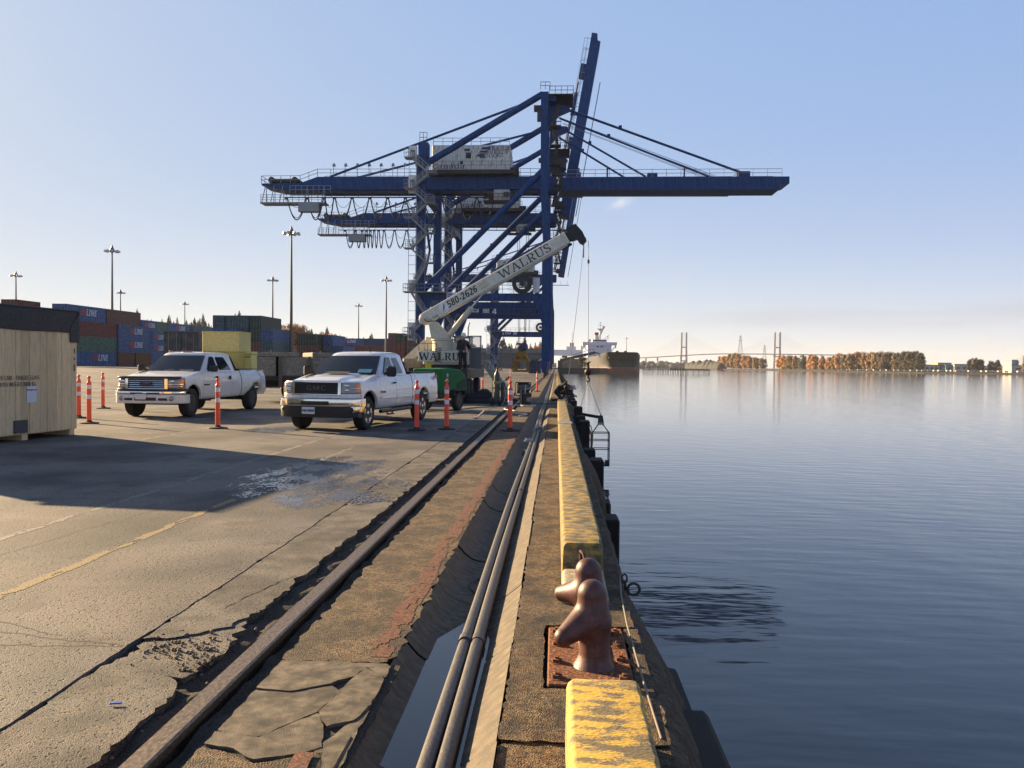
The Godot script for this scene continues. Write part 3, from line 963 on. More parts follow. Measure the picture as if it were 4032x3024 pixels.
func build_bollard() -> void:
	var iron := mat("bollard_iron", 0.60, 0.54, 0.52, 0.47, {"metal": 0.0, "tex": "oxide", "scale": 1.6, "bump": "conc_h", "height": 0.22})
	var rust := mat("rust_plate", 0.75, 0.75, 0.75, 0.85, {"tex": "rust", "scale": 2.6, "bump": "conc_h", "height": 0.8})
	var o := thing("mooring_bollard", "reddish brown double horned iron mooring bollard on a rusty bolted plate", "bollard", Vector3(0, 0, 0))
	var B := []
	for q in [[4.46, -1.0], [4.96, 1.0]]:
		var d: float = q[0]; var s: float = q[1]
		B.append([Vector3(0.22, -0.06, -d), Vector3(0.22, 0.07, -d), 0.15, 0.07])
		B.append([Vector3(0.225, 0.06, -d), Vector3(0.22, 0.24, -d), 0.078, 0.086])
		B.append([Vector3(0.22, 0.24, -d), Vector3(0.205, 0.392, -d), 0.084, 0.078])
		B.append([Vector3(0.19, 0.265, -d), Vector3(0.055, 0.185 + 0.04 * float(s > 0), -d - s * 0.1), 0.09, 0.052])
	B.append([Vector3(0.22, -0.05, -4.46), Vector3(0.22, -0.05, -4.96), 0.09, 0.09])
	put(o, "horned_casting", blob(B, 0.0115, 0.032), iron)
	put(o, "base_plate", MB.new().cbox(Vector3(0.195, -0.035, -4.64), Vector3(0.45, 0.075, 0.93), 0.008), rust)
	for q in [[0.02, 4.27], [0.02, 4.5], [0.02, 4.78], [0.02, 5.0], [0.37, 4.27], [0.37, 4.55], [0.37, 4.78], [0.37, 5.0]]:
		var xf := Transform3D(Basis(Vector3.UP, rng.randf() * 3.0), Vector3(q[0], 0.0, -q[1]))
		var nut := []
		for e in [0.0, 0.022]:
			var rg := PackedVector3Array()
			for j in 6: rg.append(xf * Vector3(cos(TAU * j / 6.0) * 0.03, e, sin(TAU * j / 6.0) * 0.03))
			nut.append(rg)
		put(o, "bolt", MB.new().loft(nut, true, true, false).cyl(xf * Vector3(0, -0.01, 0), xf * Vector3(0, 0.005, 0), 0.045, 14).cyl(xf * Vector3(0, 0.02, 0), xf * Vector3(0, 0.034, 0), 0.014, 8), rust)
	# mooring ring and a thin cable along the outer edge
	var cb := thing("steel_cable", "thin steel cable stretched along the wharf edge past the bollard", "cable")
	put(cb, "strand", MB.new().tube([Vector3(0.475, 0.0, -3.6), Vector3(0.46, 0.015, -4.3), Vector3(0.455, 0.02, -5.1), Vector3(0.47, 0.02, -5.8), Vector3(0.5, 0.03, -6.3)], 0.006, 6), mat("cable_grey", 0.20, 0.17, 0.13, 0.8))
	var ch := thing("mooring_chain", "rusty chain with a ring hanging on the fender beyond the bollard", "chain")
	var lk := mat("chain_rust", 0.06, 0.045, 0.035, 0.7)
	for i in 7:
		var ring := []
		for j in 13:
			var t := TAU * j / 12.0
			var e := Vector3(cos(t) * 0.02, sin(t) * 0.034, 0)
			if i % 2: e = Vector3(0, e.y, e.x)
			ring.append(Vector3(0.53 + 0.008 * i, 0.02 - 0.05 * i, -6.25) + e)
		put(ch, "link", MB.new().tube(ring, 0.008, 6, false), lk)
	var big := []
	for j in 17: big.append(Vector3(0.60, -0.06, -6.25) + Vector3(cos(TAU * j / 16.0) * 0.045, sin(TAU * j / 16.0) * 0.045, 0))
	put(ch, "ring", MB.new().tube(big, 0.011, 7, false), lk)

func build_water() -> void:
	var wm := mat("river", 0.010, 0.016, 0.020, 0.06)
	wm.normal_enabled = true
	wm.normal_texture = T["wave_n"]
	wm.normal_scale = 0.15
	wm.uv1_triplanar = true
	wm.uv1_world_triplanar = true
	wm.uv1_scale = Vector3(0.03, 0.03, 0.10)
	var m := MB.new()
	m.quad(Vector3(0.3, WATER_Y, 60), Vector3(6000, WATER_Y, 60), Vector3(6000, WATER_Y, -8000), Vector3(0.3, WATER_Y, -8000))
	structure("river_water", m, wm)

func sag(a: Vector3, b: Vector3, drop: float, n := 10) -> Array:
	var p := []
	for i in n + 1:
		var t := float(i) / n
		p.append(a.lerp(b, t) - Vector3(0, drop * 4.0 * t * (1.0 - t), 0))
	return p

func sign_board(parent: Node, at: Vector3, w: float, h: float, kind: int) -> void:
	var white := mat("sign_white", 0.66, 0.66, 0.64, 0.6)
	var blue := mat("sign_blue", 0.02, 0.08, 0.28, 0.5)
	var s := put(parent, "sign", MB.new().cbox(at, Vector3(w, h, 0.06), 0.015), white)
	if kind == 0:
		# swooping blue emblem with the maker's name across it
		var e := PackedVector2Array([Vector2(-0.42, 0.3), Vector2(-0.15, 0.36), Vector2(0.0, 0.2), Vector2(0.2, 0.34), Vector2(0.4, 0.36), Vector2(0.44, 0.0), Vector2(0.34, -0.32), Vector2(0.1, -0.36), Vector2(-0.05, -0.2), Vector2(-0.2, -0.34), Vector2(-0.4, -0.34), Vector2(-0.46, 0.0)])
		for i in e.size(): e[i] *= Vector2(w, h)
		put(s, "emblem", MB.new().prism(e, 0.012, Transform3D(Basis(), at + Vector3(0, 0, 0.031))), blue)
		words(s, "DOOSAN", h * 0.3, at + Vector3(0, 0, 0.05), Basis(), white, "Droid Sans", true, 1.0, "lettering", 0.01)
	else:
		words(s, "S.W.L.", h * 0.26, at + Vector3(0, h * 0.25, 0.036), Basis(), mat("sign_black", 0.02, 0.02, 0.02, 0.6), "Droid Sans", true)
		words(s, "65  90", h * 0.3, at + Vector3(0, -h * 0.2, 0.036), Basis(), M["sign_black"], "Droid Sans", true)

func stair_flight(parent: Node, a: Vector3, b: Vector3, m: Material) -> void:
	var s := MB.new()
	for dz in [-0.35, 0.35]:
		s.beam(a + Vector3(0, 0, dz), b + Vector3(0, 0, dz), 0.07, 0.22)
	var n := int(absf(b.y - a.y) / 0.22)
	for i in n:
		s.box(a.lerp(b, (i + 0.5) / n), Vector3(0.26, 0.04, 0.66))
	var f := put(parent, "stair_flight", s, m)
	for dz in [-0.37, 0.37]:
		var r := MB.new()
		for h in [0.55, 1.05]: r.beam(a + Vector3(0, h, dz), b + Vector3(0, h, dz), 0.055, 0.055)
		for i in 4:
			var q := a.lerp(b, (i + 0.5) / 4.0) + Vector3(0, 0, dz)
			r.beam(q, q + Vector3(0, 1.05, 0), 0.055, 0.055)
		put(f, "handrail", r, m)

func landing(parent: Node, at: Vector3, w: float, dz: float, m: Material) -> void:
	var p := put(parent, "landing", MB.new().box(at, Vector3(w, 0.12, dz)), m)
	var x0 := at.x - w / 2; var x1 := at.x + w / 2
	for z in [at.z + dz / 2, at.z - dz / 2]: put(p, "handrail", MB.new().railing(Vector3(x0, at.y, z), Vector3(x1, at.y, z), 1.1, 0.8, 0.055), m)

func quay_crane(zn: float, lift: float, which: int, label: String) -> void:
	var o := thing("quay_crane", label, "crane", Vector3(0, 0, zn), 0.0, "blue quay cranes on the wharf rails")
	var blue := mat("crane_blue", 0.018, 0.066, 0.205, 0.5, {"tex": "wear", "scale": Vector3(0.22, 0.03, 0.22), "spec": 0.3})
	var grey := mat("crane_galv", 0.22, 0.235, 0.25, 0.6)
	var dark := mat("crane_dark", 0.055, 0.062, 0.078, 0.7, {"tex": "grime", "scale": 0.3})
	var white := mat("crane_white", 0.66, 0.66, 0.64, 0.6, {"tex": "runs", "scale": Vector3(0.35, 0.035, 0.35)})
	var panel := mat("crane_panel", 0.55, 0.57, 0.58, 0.6)
	var black := mat("crane_black", 0.014, 0.014, 0.016, 0.6)
	var zf := -16.0
	for z in [0.0, zf]:
		put(o, "sea_leg", MB.new().beam(Vector3(-2.02, 39.2, z), Vector3(-1.92, 25.0, z), 1.05, 0.95, Vector3.BACK).beam(Vector3(-1.92, 25.1, z), Vector3(-1.5, 18.0, z), 1.02, 1.1, Vector3.BACK).beam(Vector3(-1.5, 18.1, z), Vector3(-1.42, 2.2, z), 1.3, 1.3, Vector3.BACK), blue)
		put(o, "land_leg", MB.new().beam(Vector3(-19.05, 30.6, z), Vector3(-19.05, 2.2, z), 1.15, 1.15, Vector3.BACK), blue)
		put(o, "portal_beam", MB.new().box(Vector3(-10.3, 11.05, z), Vector3(17.2, 1.0, 0.9)).prism(PackedVector2Array([Vector2(-2.1, 10.55), Vector2(-2.1, 7.5), Vector2(-3.1, 10.55)]), 0.8, Transform3D(Basis(), Vector3(0, 0, z - 0.4))).prism(PackedVector2Array([Vector2(-18.5, 10.55), Vector2(-17.4, 10.55), Vector2(-18.5, 7.5)]), 0.8, Transform3D(Basis(), Vector3(0, 0, z - 0.4))), blue)
		put(o, "diagonal_brace", MB.new().cyl(Vector3(-18.6, 12.0, z), Vector3(-2.2, 28.5, z), 0.44, 14).box(Vector3(-10.5, 20.65, z), Vector3(0.25, 0.25, 1.1)), blue)
		put(o, "backstay_strut", MB.new().cyl(Vector3(-18.6, 29.4, z), Vector3(-2.3, 39.0, z), 0.46, 14), blue)
		put(o, "tie_bar", MB.new().cyl(Vector3(-33.6, 29.1, -8.0 + (z + 8.0) * 0.25), Vector3(-2.4, 38.6, z), 0.17, 10), blue)
		# bogies
		for x in [-1.66, -19.05]:
			var bg := put(o, "bogie", MB.new().box(Vector3(x, 1.75, z), Vector3(0.9, 0.9, 5.0)).box(Vector3(x, 1.05, z + 1.5), Vector3(0.7, 0.8, 2.2)).box(Vector3(x, 1.05, z - 1.5), Vector3(0.7, 0.8, 2.2)), blue)
			for q in [-2.2, -0.85, 0.85, 2.2]:
				put(bg, "wheel", MB.new().cyl(Vector3(x - 0.09, 0.34, z + q), Vector3(x + 0.09, 0.34, z + q), 0.33, 14), dark)
			put(bg, "buffer", MB.new().cyl(Vector3(x, 1.3, z + (2.6 if z == 0.0 else -2.6)), Vector3(x, 1.3, z + (3.2 if z == 0.0 else -3.2)), 0.15, 8), black)
	for q in [[-1.5, 11.0, 0.9], [-19.05, 11.0, 0.9], [-1.45, 2.6, 0.8], [-19.05, 2.6, 0.8], [-19.05, 26.0, 0.9], [-2.0, 26.2, 0.8], [-2.02, 38.8, 0.9]]:
		put(o, "cross_beam", MB.new().box(Vector3(q[0], q[1], -8.0), Vector3(q[2], q[2] * 1.2, 14.8)), blue)
	for q in [[-19.05, 12.0, 25.4], [-19.05, 25.4, 12.0]]:
		put(o, "side_brace", MB.new().cyl(Vector3(q[0], q[1], -1.0), Vector3(q[0], (q[1] + q[2]) * 0.5, -8.0), 0.2, 8), blue)
	# main girder with its tapered tail
	var rings := []
	for q in [[-43.8, 28.1, 27.85], [-40.6, 28.12, 27.2], [-38.05, 28.15, 27.2], [-35.4, 29.07, 27.2], [-0.25, 29.07, 27.2]]:
		rings.append(PackedVector3Array([Vector3(q[0], q[1], -5.8), Vector3(q[0], q[1], -10.2), Vector3(q[0], q[2], -10.2), Vector3(q[0], q[2], -5.8)]))
	put(o, "girder", MB.new().loft(rings, true, true, false).box(Vector3(-18.0, 27.12, -6.4), Vector3(35.0, 0.16, 0.5)).box(Vector3(-18.0, 27.12, -9.6), Vector3(35.0, 0.16, 0.5)), blue)
	for z in [-5.75, -10.25]:
		var rl := MB.new()
		rl.railing(Vector3(-35.4, 29.07, z), Vector3(-19.6, 29.07, z), 1.1, 2.0, 0.06)
		rl.railing(Vector3(-43.8, 28.1, z), Vector3(-38.0, 28.12, z), 1.1, 1.4, 0.06)
		rl.railing(Vector3(-38.0, 28.12, z), Vector3(-35.4, 29.07, z), 1.1, 1.3, 0.06)
		put(o, "girder_handrail", rl, grey)
		put(o, "girder_handrail", MB.new().railing(Vector3(-7.0, 29.07, z), Vector3(-2.6, 29.07, z), 1.1, 1.5, 0.06), grey)
	put(o, "girder_handrail", MB.new().railing(Vector3(-43.8, 28.1, -10.25), Vector3(-43.8, 28.1, -5.75), 1.1, 1.5, 0.06), grey)
	for i in 9:
		var x := -33.0 + i * 1.75
		put(o, "floodlight", MB.new().beam(Vector3(x, 29.07, -5.7), Vector3(x, 30.6, -5.7), 0.06, 0.06).hexa(Vector3(x + 0.1, 30.75, -5.6), Vector3(0.5, 0.42, 0.35), Vector3(0.2, 0.3, 0.2)), grey)
	put(o, "tail_winch", MB.new().cbox(Vector3(-40.6, 28.55, -7.0), Vector3(4.6, 0.7, 1.8), 0.2).cyl(Vector3(-42.4, 28.7, -9.0), Vector3(-42.4, 28.7, -6.0), 0.45, 10).cyl(Vector3(-38.9, 28.7, -9.0), Vector3(-38.9, 28.7, -6.0), 0.45, 10), dark)
	# maintenance platform under the tail
	var pf := MB.new().box(Vector3(-38.6, 24.95, -5.2), Vector3(9.6, 0.18, 2.2)).box(Vector3(-36.2, 24.3, -4.6), Vector3(3.0, 1.3, 1.4))
	for x in [-43.2, -41.9, -40.6, -36.9, -34.4]:
		pf.beam(Vector3(x, 25.0, -4.3), Vector3(x, 27.9, -5.9), 0.09, 0.09).beam(Vector3(x, 25.0, -6.2), Vector3(x, 27.6, -6.2), 0.09, 0.09)
	pf.railing(Vector3(-43.3, 25.0, -4.15), Vector3(-33.9, 25.0, -4.15), 1.1, 0.9, 0.06, 3)
	pf.railing(Vector3(-39.0, 26.3, -4.15), Vector3(-33.0, 26.3, -4.15), 1.1, 0.9, 0.06, 2)
	put(o, "tail_platform", pf, grey)
	# festoon track and its cable loops
	put(o, "festoon_track", MB.new().box(Vector3(-18.0, 25.75, -4.4), Vector3(43.0, 0.16, 0.12)), dark)
	var hang := MB.new()
	for i in 22: hang.beam(Vector3(-39.0 + i * 2.0, 25.8, -4.4), Vector3(-39.0 + i * 2.0, 27.2, -5.6), 0.06, 0.06)
	put(o, "track_hanger", hang, dark)
	var xs := []
	if lift < 0.01:
		var x := -39.6
		for st in [3.1, 2.5, 1.5, 2.6, 2.6, 2.6, 2.6, 2.6, 2.6, 2.6, 2.6, 2.6, 2.6]:
			xs.append(x); x += st
	else:
		var x := -38.4
		for st in [1.9, 1.2, 0.8, 0.7, 0.7, 0.8, 1.0, 1.9, 2.2, 2.3, 2.5, 2.6, 2.6]:
			xs.append(x); x += st
	for i in xs.size() - 1:
		var a := Vector3(xs[i], 25.6, -4.4); var b := Vector3(xs[i + 1], 25.6, -4.4)
		var l := MB.new()
		for q in [[0.09, 3.1, 0.0], [0.05, 2.85, 0.12], [0.03, 1.3, -0.1]]:
			l.tube(sag(a + Vector3(0.12, 0, q[2]), b + Vector3(-0.12, 0, q[2]), q[1], 12), q[0], 5, false)
		l.box(a + Vector3(0, 0.05, 0), Vector3(0.45, 0.3, 0.35))
		put(o, "festoon_loop", l, black)
	# machine house
	var mh := put(o, "machine_house", MB.new().cbox(Vector3(-12.65, 31.5, -8.0), Vector3(11.3, 3.6, 7.0), 0.12), white)
	put(o, "house_frame", MB.new().box(Vector3(-12.6, 29.42, -8.0), Vector3(12.6, 0.55, 7.4)).box(Vector3(-6.4, 29.7, -7.0), Vector3(1.2, 1.2, 3.0)), dark)
	put(mh, "roof_handrail", MB.new().railing(Vector3(-18.6, 29.72, -3.9), Vector3(-6.4, 29.72, -3.9), 1.1, 1.2, 0.06), grey)
	put(mh, "roof_handrail", MB.new().railing(Vector3(-18.1, 33.3, -4.6), Vector3(-7.1, 33.3, -4.6), 1.0, 1.4, 0.06), grey)
	put(mh, "roof_handrail", MB.new().railing(Vector3(-18.1, 33.3, -11.4), Vector3(-7.1, 33.3, -11.4), 1.0, 1.4, 0.06), grey)
	var ink := mat("navy_ink", 0.03, 0.04, 0.13, 0.6)
	for q in [[-15.9, 32.55, 0.75, 0.35], [-13.2, 32.55, 0.8, 0.35], [-13.0, 31.75, 0.75, 0.85], [-14.0, 30.75, 0.4, 0.5], [-11.0, 31.7, 0.7, 0.7]]:
		var w := put(mh, "window", MB.new().cbox(Vector3(q[0], q[1], -4.47), Vector3(q[2], q[3], 0.1), 0.02), mat("crane_glass", 0.03, 0.035, 0.035, 0.15))
		put(w, "frame", MB.new().box(Vector3(q[0], q[1] - q[3] * 0.5 - 0.04, -4.43), Vector3(q[2] + 0.14, 0.07, 0.14)).box(Vector3(q[0], q[1] + q[3] * 0.5 + 0.04, -4.43), Vector3(q[2] + 0.14, 0.07, 0.14)), panel)
	for i in 3:
		var dx := -0.33 * i
		put(mh, "company_logo", MB.new().prism(PackedVector2Array([Vector2(-11.25 + dx, 32.62 - 0.5 * i), Vector2(-9.9 + dx * 1.4, 32.62 - 0.5 * i), Vector2(-9.75 + dx * 1.4, 32.96 - 0.5 * i), Vector2(-10.9 + dx, 32.96 - 0.5 * i)]), 0.03, Transform3D(Basis(), Vector3(0, 0, -4.5))), ink)
	words(mh, "FRASER", 0.52, Vector3(-8.6, 32.82, -4.47), Basis(), ink, "Droid Serif", false, 1.15)
	words(mh, "SURREY", 0.52, Vector3(-8.85, 32.28, -4.47), Basis(), ink, "Droid Serif", false, 1.15)
	words(mh, "DOCKS", 0.52, Vector3(-9.3, 31.74, -4.47), Basis(), ink, "Droid Serif", false, 1.15)
	words(mh, "Canada", 0.75, Vector3(-15.9, 30.25, -4.47), Basis(), ink, "Droid Serif", false, 1.3)
	# boom, hinged at the sea legs
	var piv := Vector3(0.2, 28.9, -8.0)
	var bt := Transform3D(Basis(Vector3.BACK, lift), piv) * Transform3D(Basis(), -piv)
	rings = []
	for q in [[0.15, 28.9, 27.05], [31.6, 28.95, 27.15], [31.7, 28.95, 27.7], [32.9, 28.95, 27.95]]:
		rings.append(PackedVector3Array([bt * Vector3(q[0], q[1], -5.7), bt * Vector3(q[0], q[1], -10.3), bt * Vector3(q[0], q[2], -10.3), bt * Vector3(q[0], q[2], -5.7)]))
	var bm := put(o, "boom", MB.new().loft(rings, true, true, false), blue)
	for z in [-5.65, -10.35]:
		put(bm, "boom_handrail", MB.new().add(MB.new().railing(Vector3(1.2, 28.85, z), Vector3(31.8, 28.93, z), 1.1, 2.0, 0.06), bt), grey)
	for q in [[26.6, 29.4, -8.0, 1.9, 1.0, 3.0], [13.6, 29.3, -8.0, 1.4, 0.8, 3.0], [7.0, 29.6, -5.6, 0.22, 1.6, 0.22], [18.0, 29.5, -5.6, 0.2, 1.3, 0.2]]:
		put(bm, "boom_bracket", MB.new().add(MB.new().box(Vector3(q[0], q[1], q[2]), Vector3(q[3], q[4], q[5])), bt), blue)
	put(bm, "boom_track", MB.new().add(MB.new().box(Vector3(12.0, 25.9, -4.4), Vector3(24.0, 0.14, 0.12)), bt), dark)
	if lift > 0.5:
		# stays folded along the raised boom, walkway ladder, cage
		put(bm, "folded_stay", MB.new().add(MB.new().cyl(Vector3(3.0, 30.0, -6.0), Vector3(24.0, 29.8, -6.0), 0.16, 8).cyl(Vector3(2.0, 30.6, -10.0), Vector3(18.0, 30.2, -10.0), 0.16, 8).box(Vector3(20.0, 29.8, -6.0), Vector3(4.0, 0.7, 0.5)), bt), blue)
		put(o, "hoist_rope", MB.new().beam(Vector3(0.4, 38.2, -7.0), bt * Vector3(20.0, 29.6, -7.0), 0.05, 0.05).beam(Vector3(0.4, 38.2, -9.0), bt * Vector3(20.0, 29.6, -9.0), 0.05, 0.05).beam(Vector3(0.2, 37.2, -7.0), bt * Vector3(12.0, 29.6, -7.0), 0.05, 0.05), dark)
	else:
		for q in [[Vector3(0.5, 38.0, -3.0), Vector3(26.0, 29.7, -6.2), 0.18], [Vector3(0.0, 36.6, -3.0), Vector3(22.0, 28.9, -6.2), 0.15], [Vector3(0.5, 38.0, -13.0), Vector3(13.6, 29.5, -9.8), 0.15], [Vector3(0.0, 36.6, -13.0), Vector3(11.2, 28.9, -9.8), 0.15]]:
			put(o, "forestay", MB.new().cyl(q[0], q[1], q[2], 8).box(q[0].lerp(q[1], 0.32) + Vector3(0, 0.25, 0), Vector3(0.45, 0.4, 0.4)), blue)
		for q in [[-6.8, 0.06], [-7.4, 0.06], [-8.8, 0.05], [-9.3, 0.05]]:
			put(o, "boom_rope", MB.new().beam(Vector3(0.6, 37.6, q[0]), Vector3(24.0 + q[0] * 0.2, 29.3, q[0]), q[1], q[1]), mat("rope_dull", 0.16, 0.17, 0.24, 0.7))
	# head of the mast with sheaves and platforms
	put(o, "mast_head", MB.new().box(Vector3(-1.2, 38.6, -8.0), Vector3(1.6, 0.7, 15.0)).prism(PackedVector2Array([Vector2(-1.4, 38.3), Vector2(1.2, 38.2), Vector2(1.6, 37.6), Vector2(0.0, 36.9), Vector2(-1.4, 35.4)]), 0.9, Transform3D(Basis(), Vector3(0, 0, -3.4))).prism(PackedVector2Array([Vector2(-1.4, 38.3), Vector2(1.2, 38.2), Vector2(1.6, 37.6), Vector2(0.0, 36.9), Vector2(-1.4, 35.4)]), 0.9, Transform3D(Basis(), Vector3(0, 0, -13.5))), blue)
	var mp := MB.new().box(Vector3(0.2, 39.0, -3.0), Vector3(3.4, 0.12, 6.0)).box(Vector3(-2.9, 37.2, -0.6), Vector3(1.2, 0.6, 1.2))
	mp.railing(Vector3(-1.4, 39.0, 0.0), Vector3(1.9, 39.0, 0.0), 1.1, 0.8, 0.06).railing(Vector3(-2.6, 39.5, 0.5), Vector3(-1.3, 39.5, 0.5), 1.0, 0.6, 0.06).railing(Vector3(1.9, 39.0, 0.0), Vector3(1.9, 39.0, -6.0), 1.1, 1.2, 0.06)
	put(o, "mast_platform", mp, dark)
	put(o, "mast_locker", MB.new().box(Vector3(-2.75, 36.0, 0.1), Vector3(0.55, 1.5, 0.6)), dark)
	# access up the mast
	var y := 29.3
	var side := 1.0
	while y < 37.0:
		landing(o, Vector3(-0.5, y, -0.2), 1.5, 1.6, dark)
		stair_flight(o, Vector3(-0.9 if side > 0 else -0.1, y, -0.6), Vector3(-0.1 if side > 0 else -0.9, y + 2.6, -0.6), dark)
		y += 2.6
		side = -side
	y = 19.4 if which < 3 else 99.0
	while y < 27.0:
		landing(o, Vector3(0.0, y, -0.8), 1.3, 1.6, dark)
		stair_flight(o, Vector3(-0.5 if side > 0 else 0.5, y, -1.0), Vector3(0.5 if side > 0 else -0.5, y + 3.6, -1.0), dark)
		y += 3.6
		side = -side
	put(o, "service_box", MB.new().box(Vector3(0.3, 29.7, -2.0), Vector3(1.5, 1.1, 2.0)), dark)
	# stairs and lift on the land leg
	var lv := [[-20.2, 1.2], [-18.0, 3.4], [-20.2, 5.6], [-18.0, 8.2], [-20.2, 11.6], [-18.0, 15.6], [-20.2, 17.6], [-18.0, 19.7], [-20.2, 21.8], [-18.0, 23.8], [-20.2, 25.8], [-17.8, 27.9], [-20.2, 30.0]]
	for i in lv.size():
		var p := Vector3(lv[i][0], lv[i][1], 1.15)
		landing(o, p + Vector3(0.35 * signf(lv[i][0] + 19.0), 0, 0), 1.2, 1.5, grey)
		if i < lv.size() - 1: stair_flight(o, p, Vector3(lv[i + 1][0], lv[i + 1][1], 1.15), grey)
	var lf := MB.new()
	for x in [-20.75, -19.75]:
		lf.beam(Vector3(x, 1.0, 0.2), Vector3(x, 31.0, 0.2), 0.06, 0.06)
	for i in 24: lf.beam(Vector3(-20.75, 1.4 + i * 1.28, 0.2), Vector3(-19.75, 1.4 + i * 1.28, 0.2), 0.05, 0.05)
	put(o, "lift_mast", lf, grey)
	for q in [[26.6, 2.5, "lift_door"], [30.9, 1.9, "lift_door"], [12.6, 1.5, "lift_door"], [6.2, 2.5, "lift_door"]]:
		var pn := put(o, "lift_housing", MB.new().box(Vector3(-20.2, q[0], 0.35), Vector3(1.1, q[1], 0.5)), panel)
		put(pn, "door", MB.new().box(Vector3(-20.2, q[0] - 0.2, 0.62), Vector3(0.6, q[1] * 0.6, 0.06)), dark)
		for s in [-0.13, 0.13]: put(pn, "door_window", MB.new().box(Vector3(-20.2 + s, q[0] - 0.2, 0.66), Vector3(0.15, q[1] * 0.34, 0.05)), panel)
	var wide := MB.new().box(Vector3(-18.2, 11.6, 0.9), Vector3(6.0, 0.12, 1.6))
	wide.railing(Vector3(-21.2, 11.6, 1.7), Vector3(-15.2, 11.6, 1.7), 1.1, 1.0, 0.06)
	wide.railing(Vector3(-15.2, 11.6, 0.4), Vector3(-3.0, 11.6, 0.4), 1.1, 1.5, 0.06)
	put(o, "portal_walkway", wide, grey)
	# electrical cabin behind the leg top
	put(o, "leg_cabin", MB.new().box(Vector3(-18.9, 31.6, -1.2), Vector3(1.4, 2.0, 1.6)), blue)
	var cage := MB.new()
	for x in [-19.4, -18.9, -18.4]: cage.beam(Vector3(x, 32.6, -0.5), Vector3(x, 34.0, -0.5), 0.06, 0.06)
	cage.beam(Vector3(-19.4, 34.0, -0.5), Vector3(-18.4, 34.0, -0.5), 0.06, 0.06).beam(Vector3(-19.4, 33.3, -0.5), Vector3(-18.4, 33.3, -0.5), 0.06, 0.06)
	put(o, "cabin_cage", cage, dark)
	# cable reel
	var c := Vector3(-4.85, 12.85, 0.9)
	var reel := put(o, "cable_reel", MB.new().add(ring_mb(1.38, 0.78, 0.35), Transform3D(Basis(), c)), black)
	var sp := MB.new()
	for i in 36:
		var t := TAU * i / 36.0
		sp.beam(c + Vector3(cos(t), sin(t), 0.5) * Vector3(0.3, 0.3, 0.4), c + Vector3(cos(t) * 2.1, sin(t) * 2.1, 0.2), 0.035, 0.035)
	put(reel, "spoke", sp, dark)
	put(reel, "hub", MB.new().cyl(c + Vector3(0, 0, -0.5), c + Vector3(0, 0, 0.4), 0.36, 12), dark)
	put(o, "reel_cabin", MB.new().box(Vector3(-2.9, 12.7, 0.3), Vector3(0.9, 2.0, 1.0)), panel)
	sign_board(o, Vector3(-14.45, 11.2, 0.52), 1.75, 0.9, 0)
	sign_board(o, Vector3(-12.3, 11.1, 0.52), 1.1, 0.84, 1)
	if which == 2: words(o, "4", 1.0, Vector3(-10.85, 10.95, 0.46), Basis(), mat("number_white", 0.75, 0.75, 0.75, 0.6), "Droid Sans", true, 1.0, "number", 0.03)
	if which == 3: words(o, "3", 0.8, Vector3(-15.9, 10.95, 0.46), Basis(), M["number_white"], "Droid Sans", true, 1.0, "number", 0.03)
	# trolley with the driver's cab, and ropes
	var tx := -8.2 if which == 1 else (-6.4 if which == 2 else -9.0)
	put(o, "trolley", MB.new().box(Vector3(tx, 26.7, -8.0), Vector3(4.5, 0.5, 5.0)), dark)
	var cabp := put(o, "driver_cab", MB.new().cbox(Vector3(tx + 0.1, 26.0, -4.9), Vector3(2.3, 1.6, 1.8), 0.08), mat("cab_cream", 0.52, 0.50, 0.44, 0.6, {"tex": "runs", "scale": Vector3(0.6, 0.1, 0.6)}))
	put(cabp, "cab_window", MB.new().box(Vector3(tx + 0.75, 26.1, -3.98), Vector3(0.8, 0.7, 0.06)), mat("crane_glass", 0.03, 0.035, 0.035, 0.15))
	put(cabp, "cab_walkway", MB.new().box(Vector3(tx - 0.4, 25.1, -4.6), Vector3(4.2, 0.12, 2.4)).railing(Vector3(tx - 2.4, 25.1, -3.4), Vector3(tx + 1.6, 25.1, -3.4), 1.0, 0.7, 0.06), dark)
	if which != 1:
		var rp := MB.new()
		for dx in [-1.0, -0.6, 0.7, 1.1]:
			for z in [-7.2, -8.8]: rp.beam(Vector3(tx + dx, 26.6, z), Vector3(tx + dx * 0.6, 5.6 if which == 2 else 12.0, z), 0.045, 0.045)
		put(o, "hoist_rope", rp, dark)
		if which == 2: spreader(o, Vector3(tx, 0.42, -6.0))

func ring_mb(ro: float, ri: float, t: float, seg := 36) -> MB:
	var rings := []
	for i in seg + 1:
		var a := TAU * i / seg
		var e := Vector3(cos(a), sin(a), 0)
		rings.append(PackedVector3Array([e * ro + Vector3(0, 0, t / 2), e * ro - Vector3(0, 0, t / 2), e * ri - Vector3(0, 0, t / 2), e * ri + Vector3(0, 0, t / 2)]))
	return MB.new().loft(rings, true, false, false)

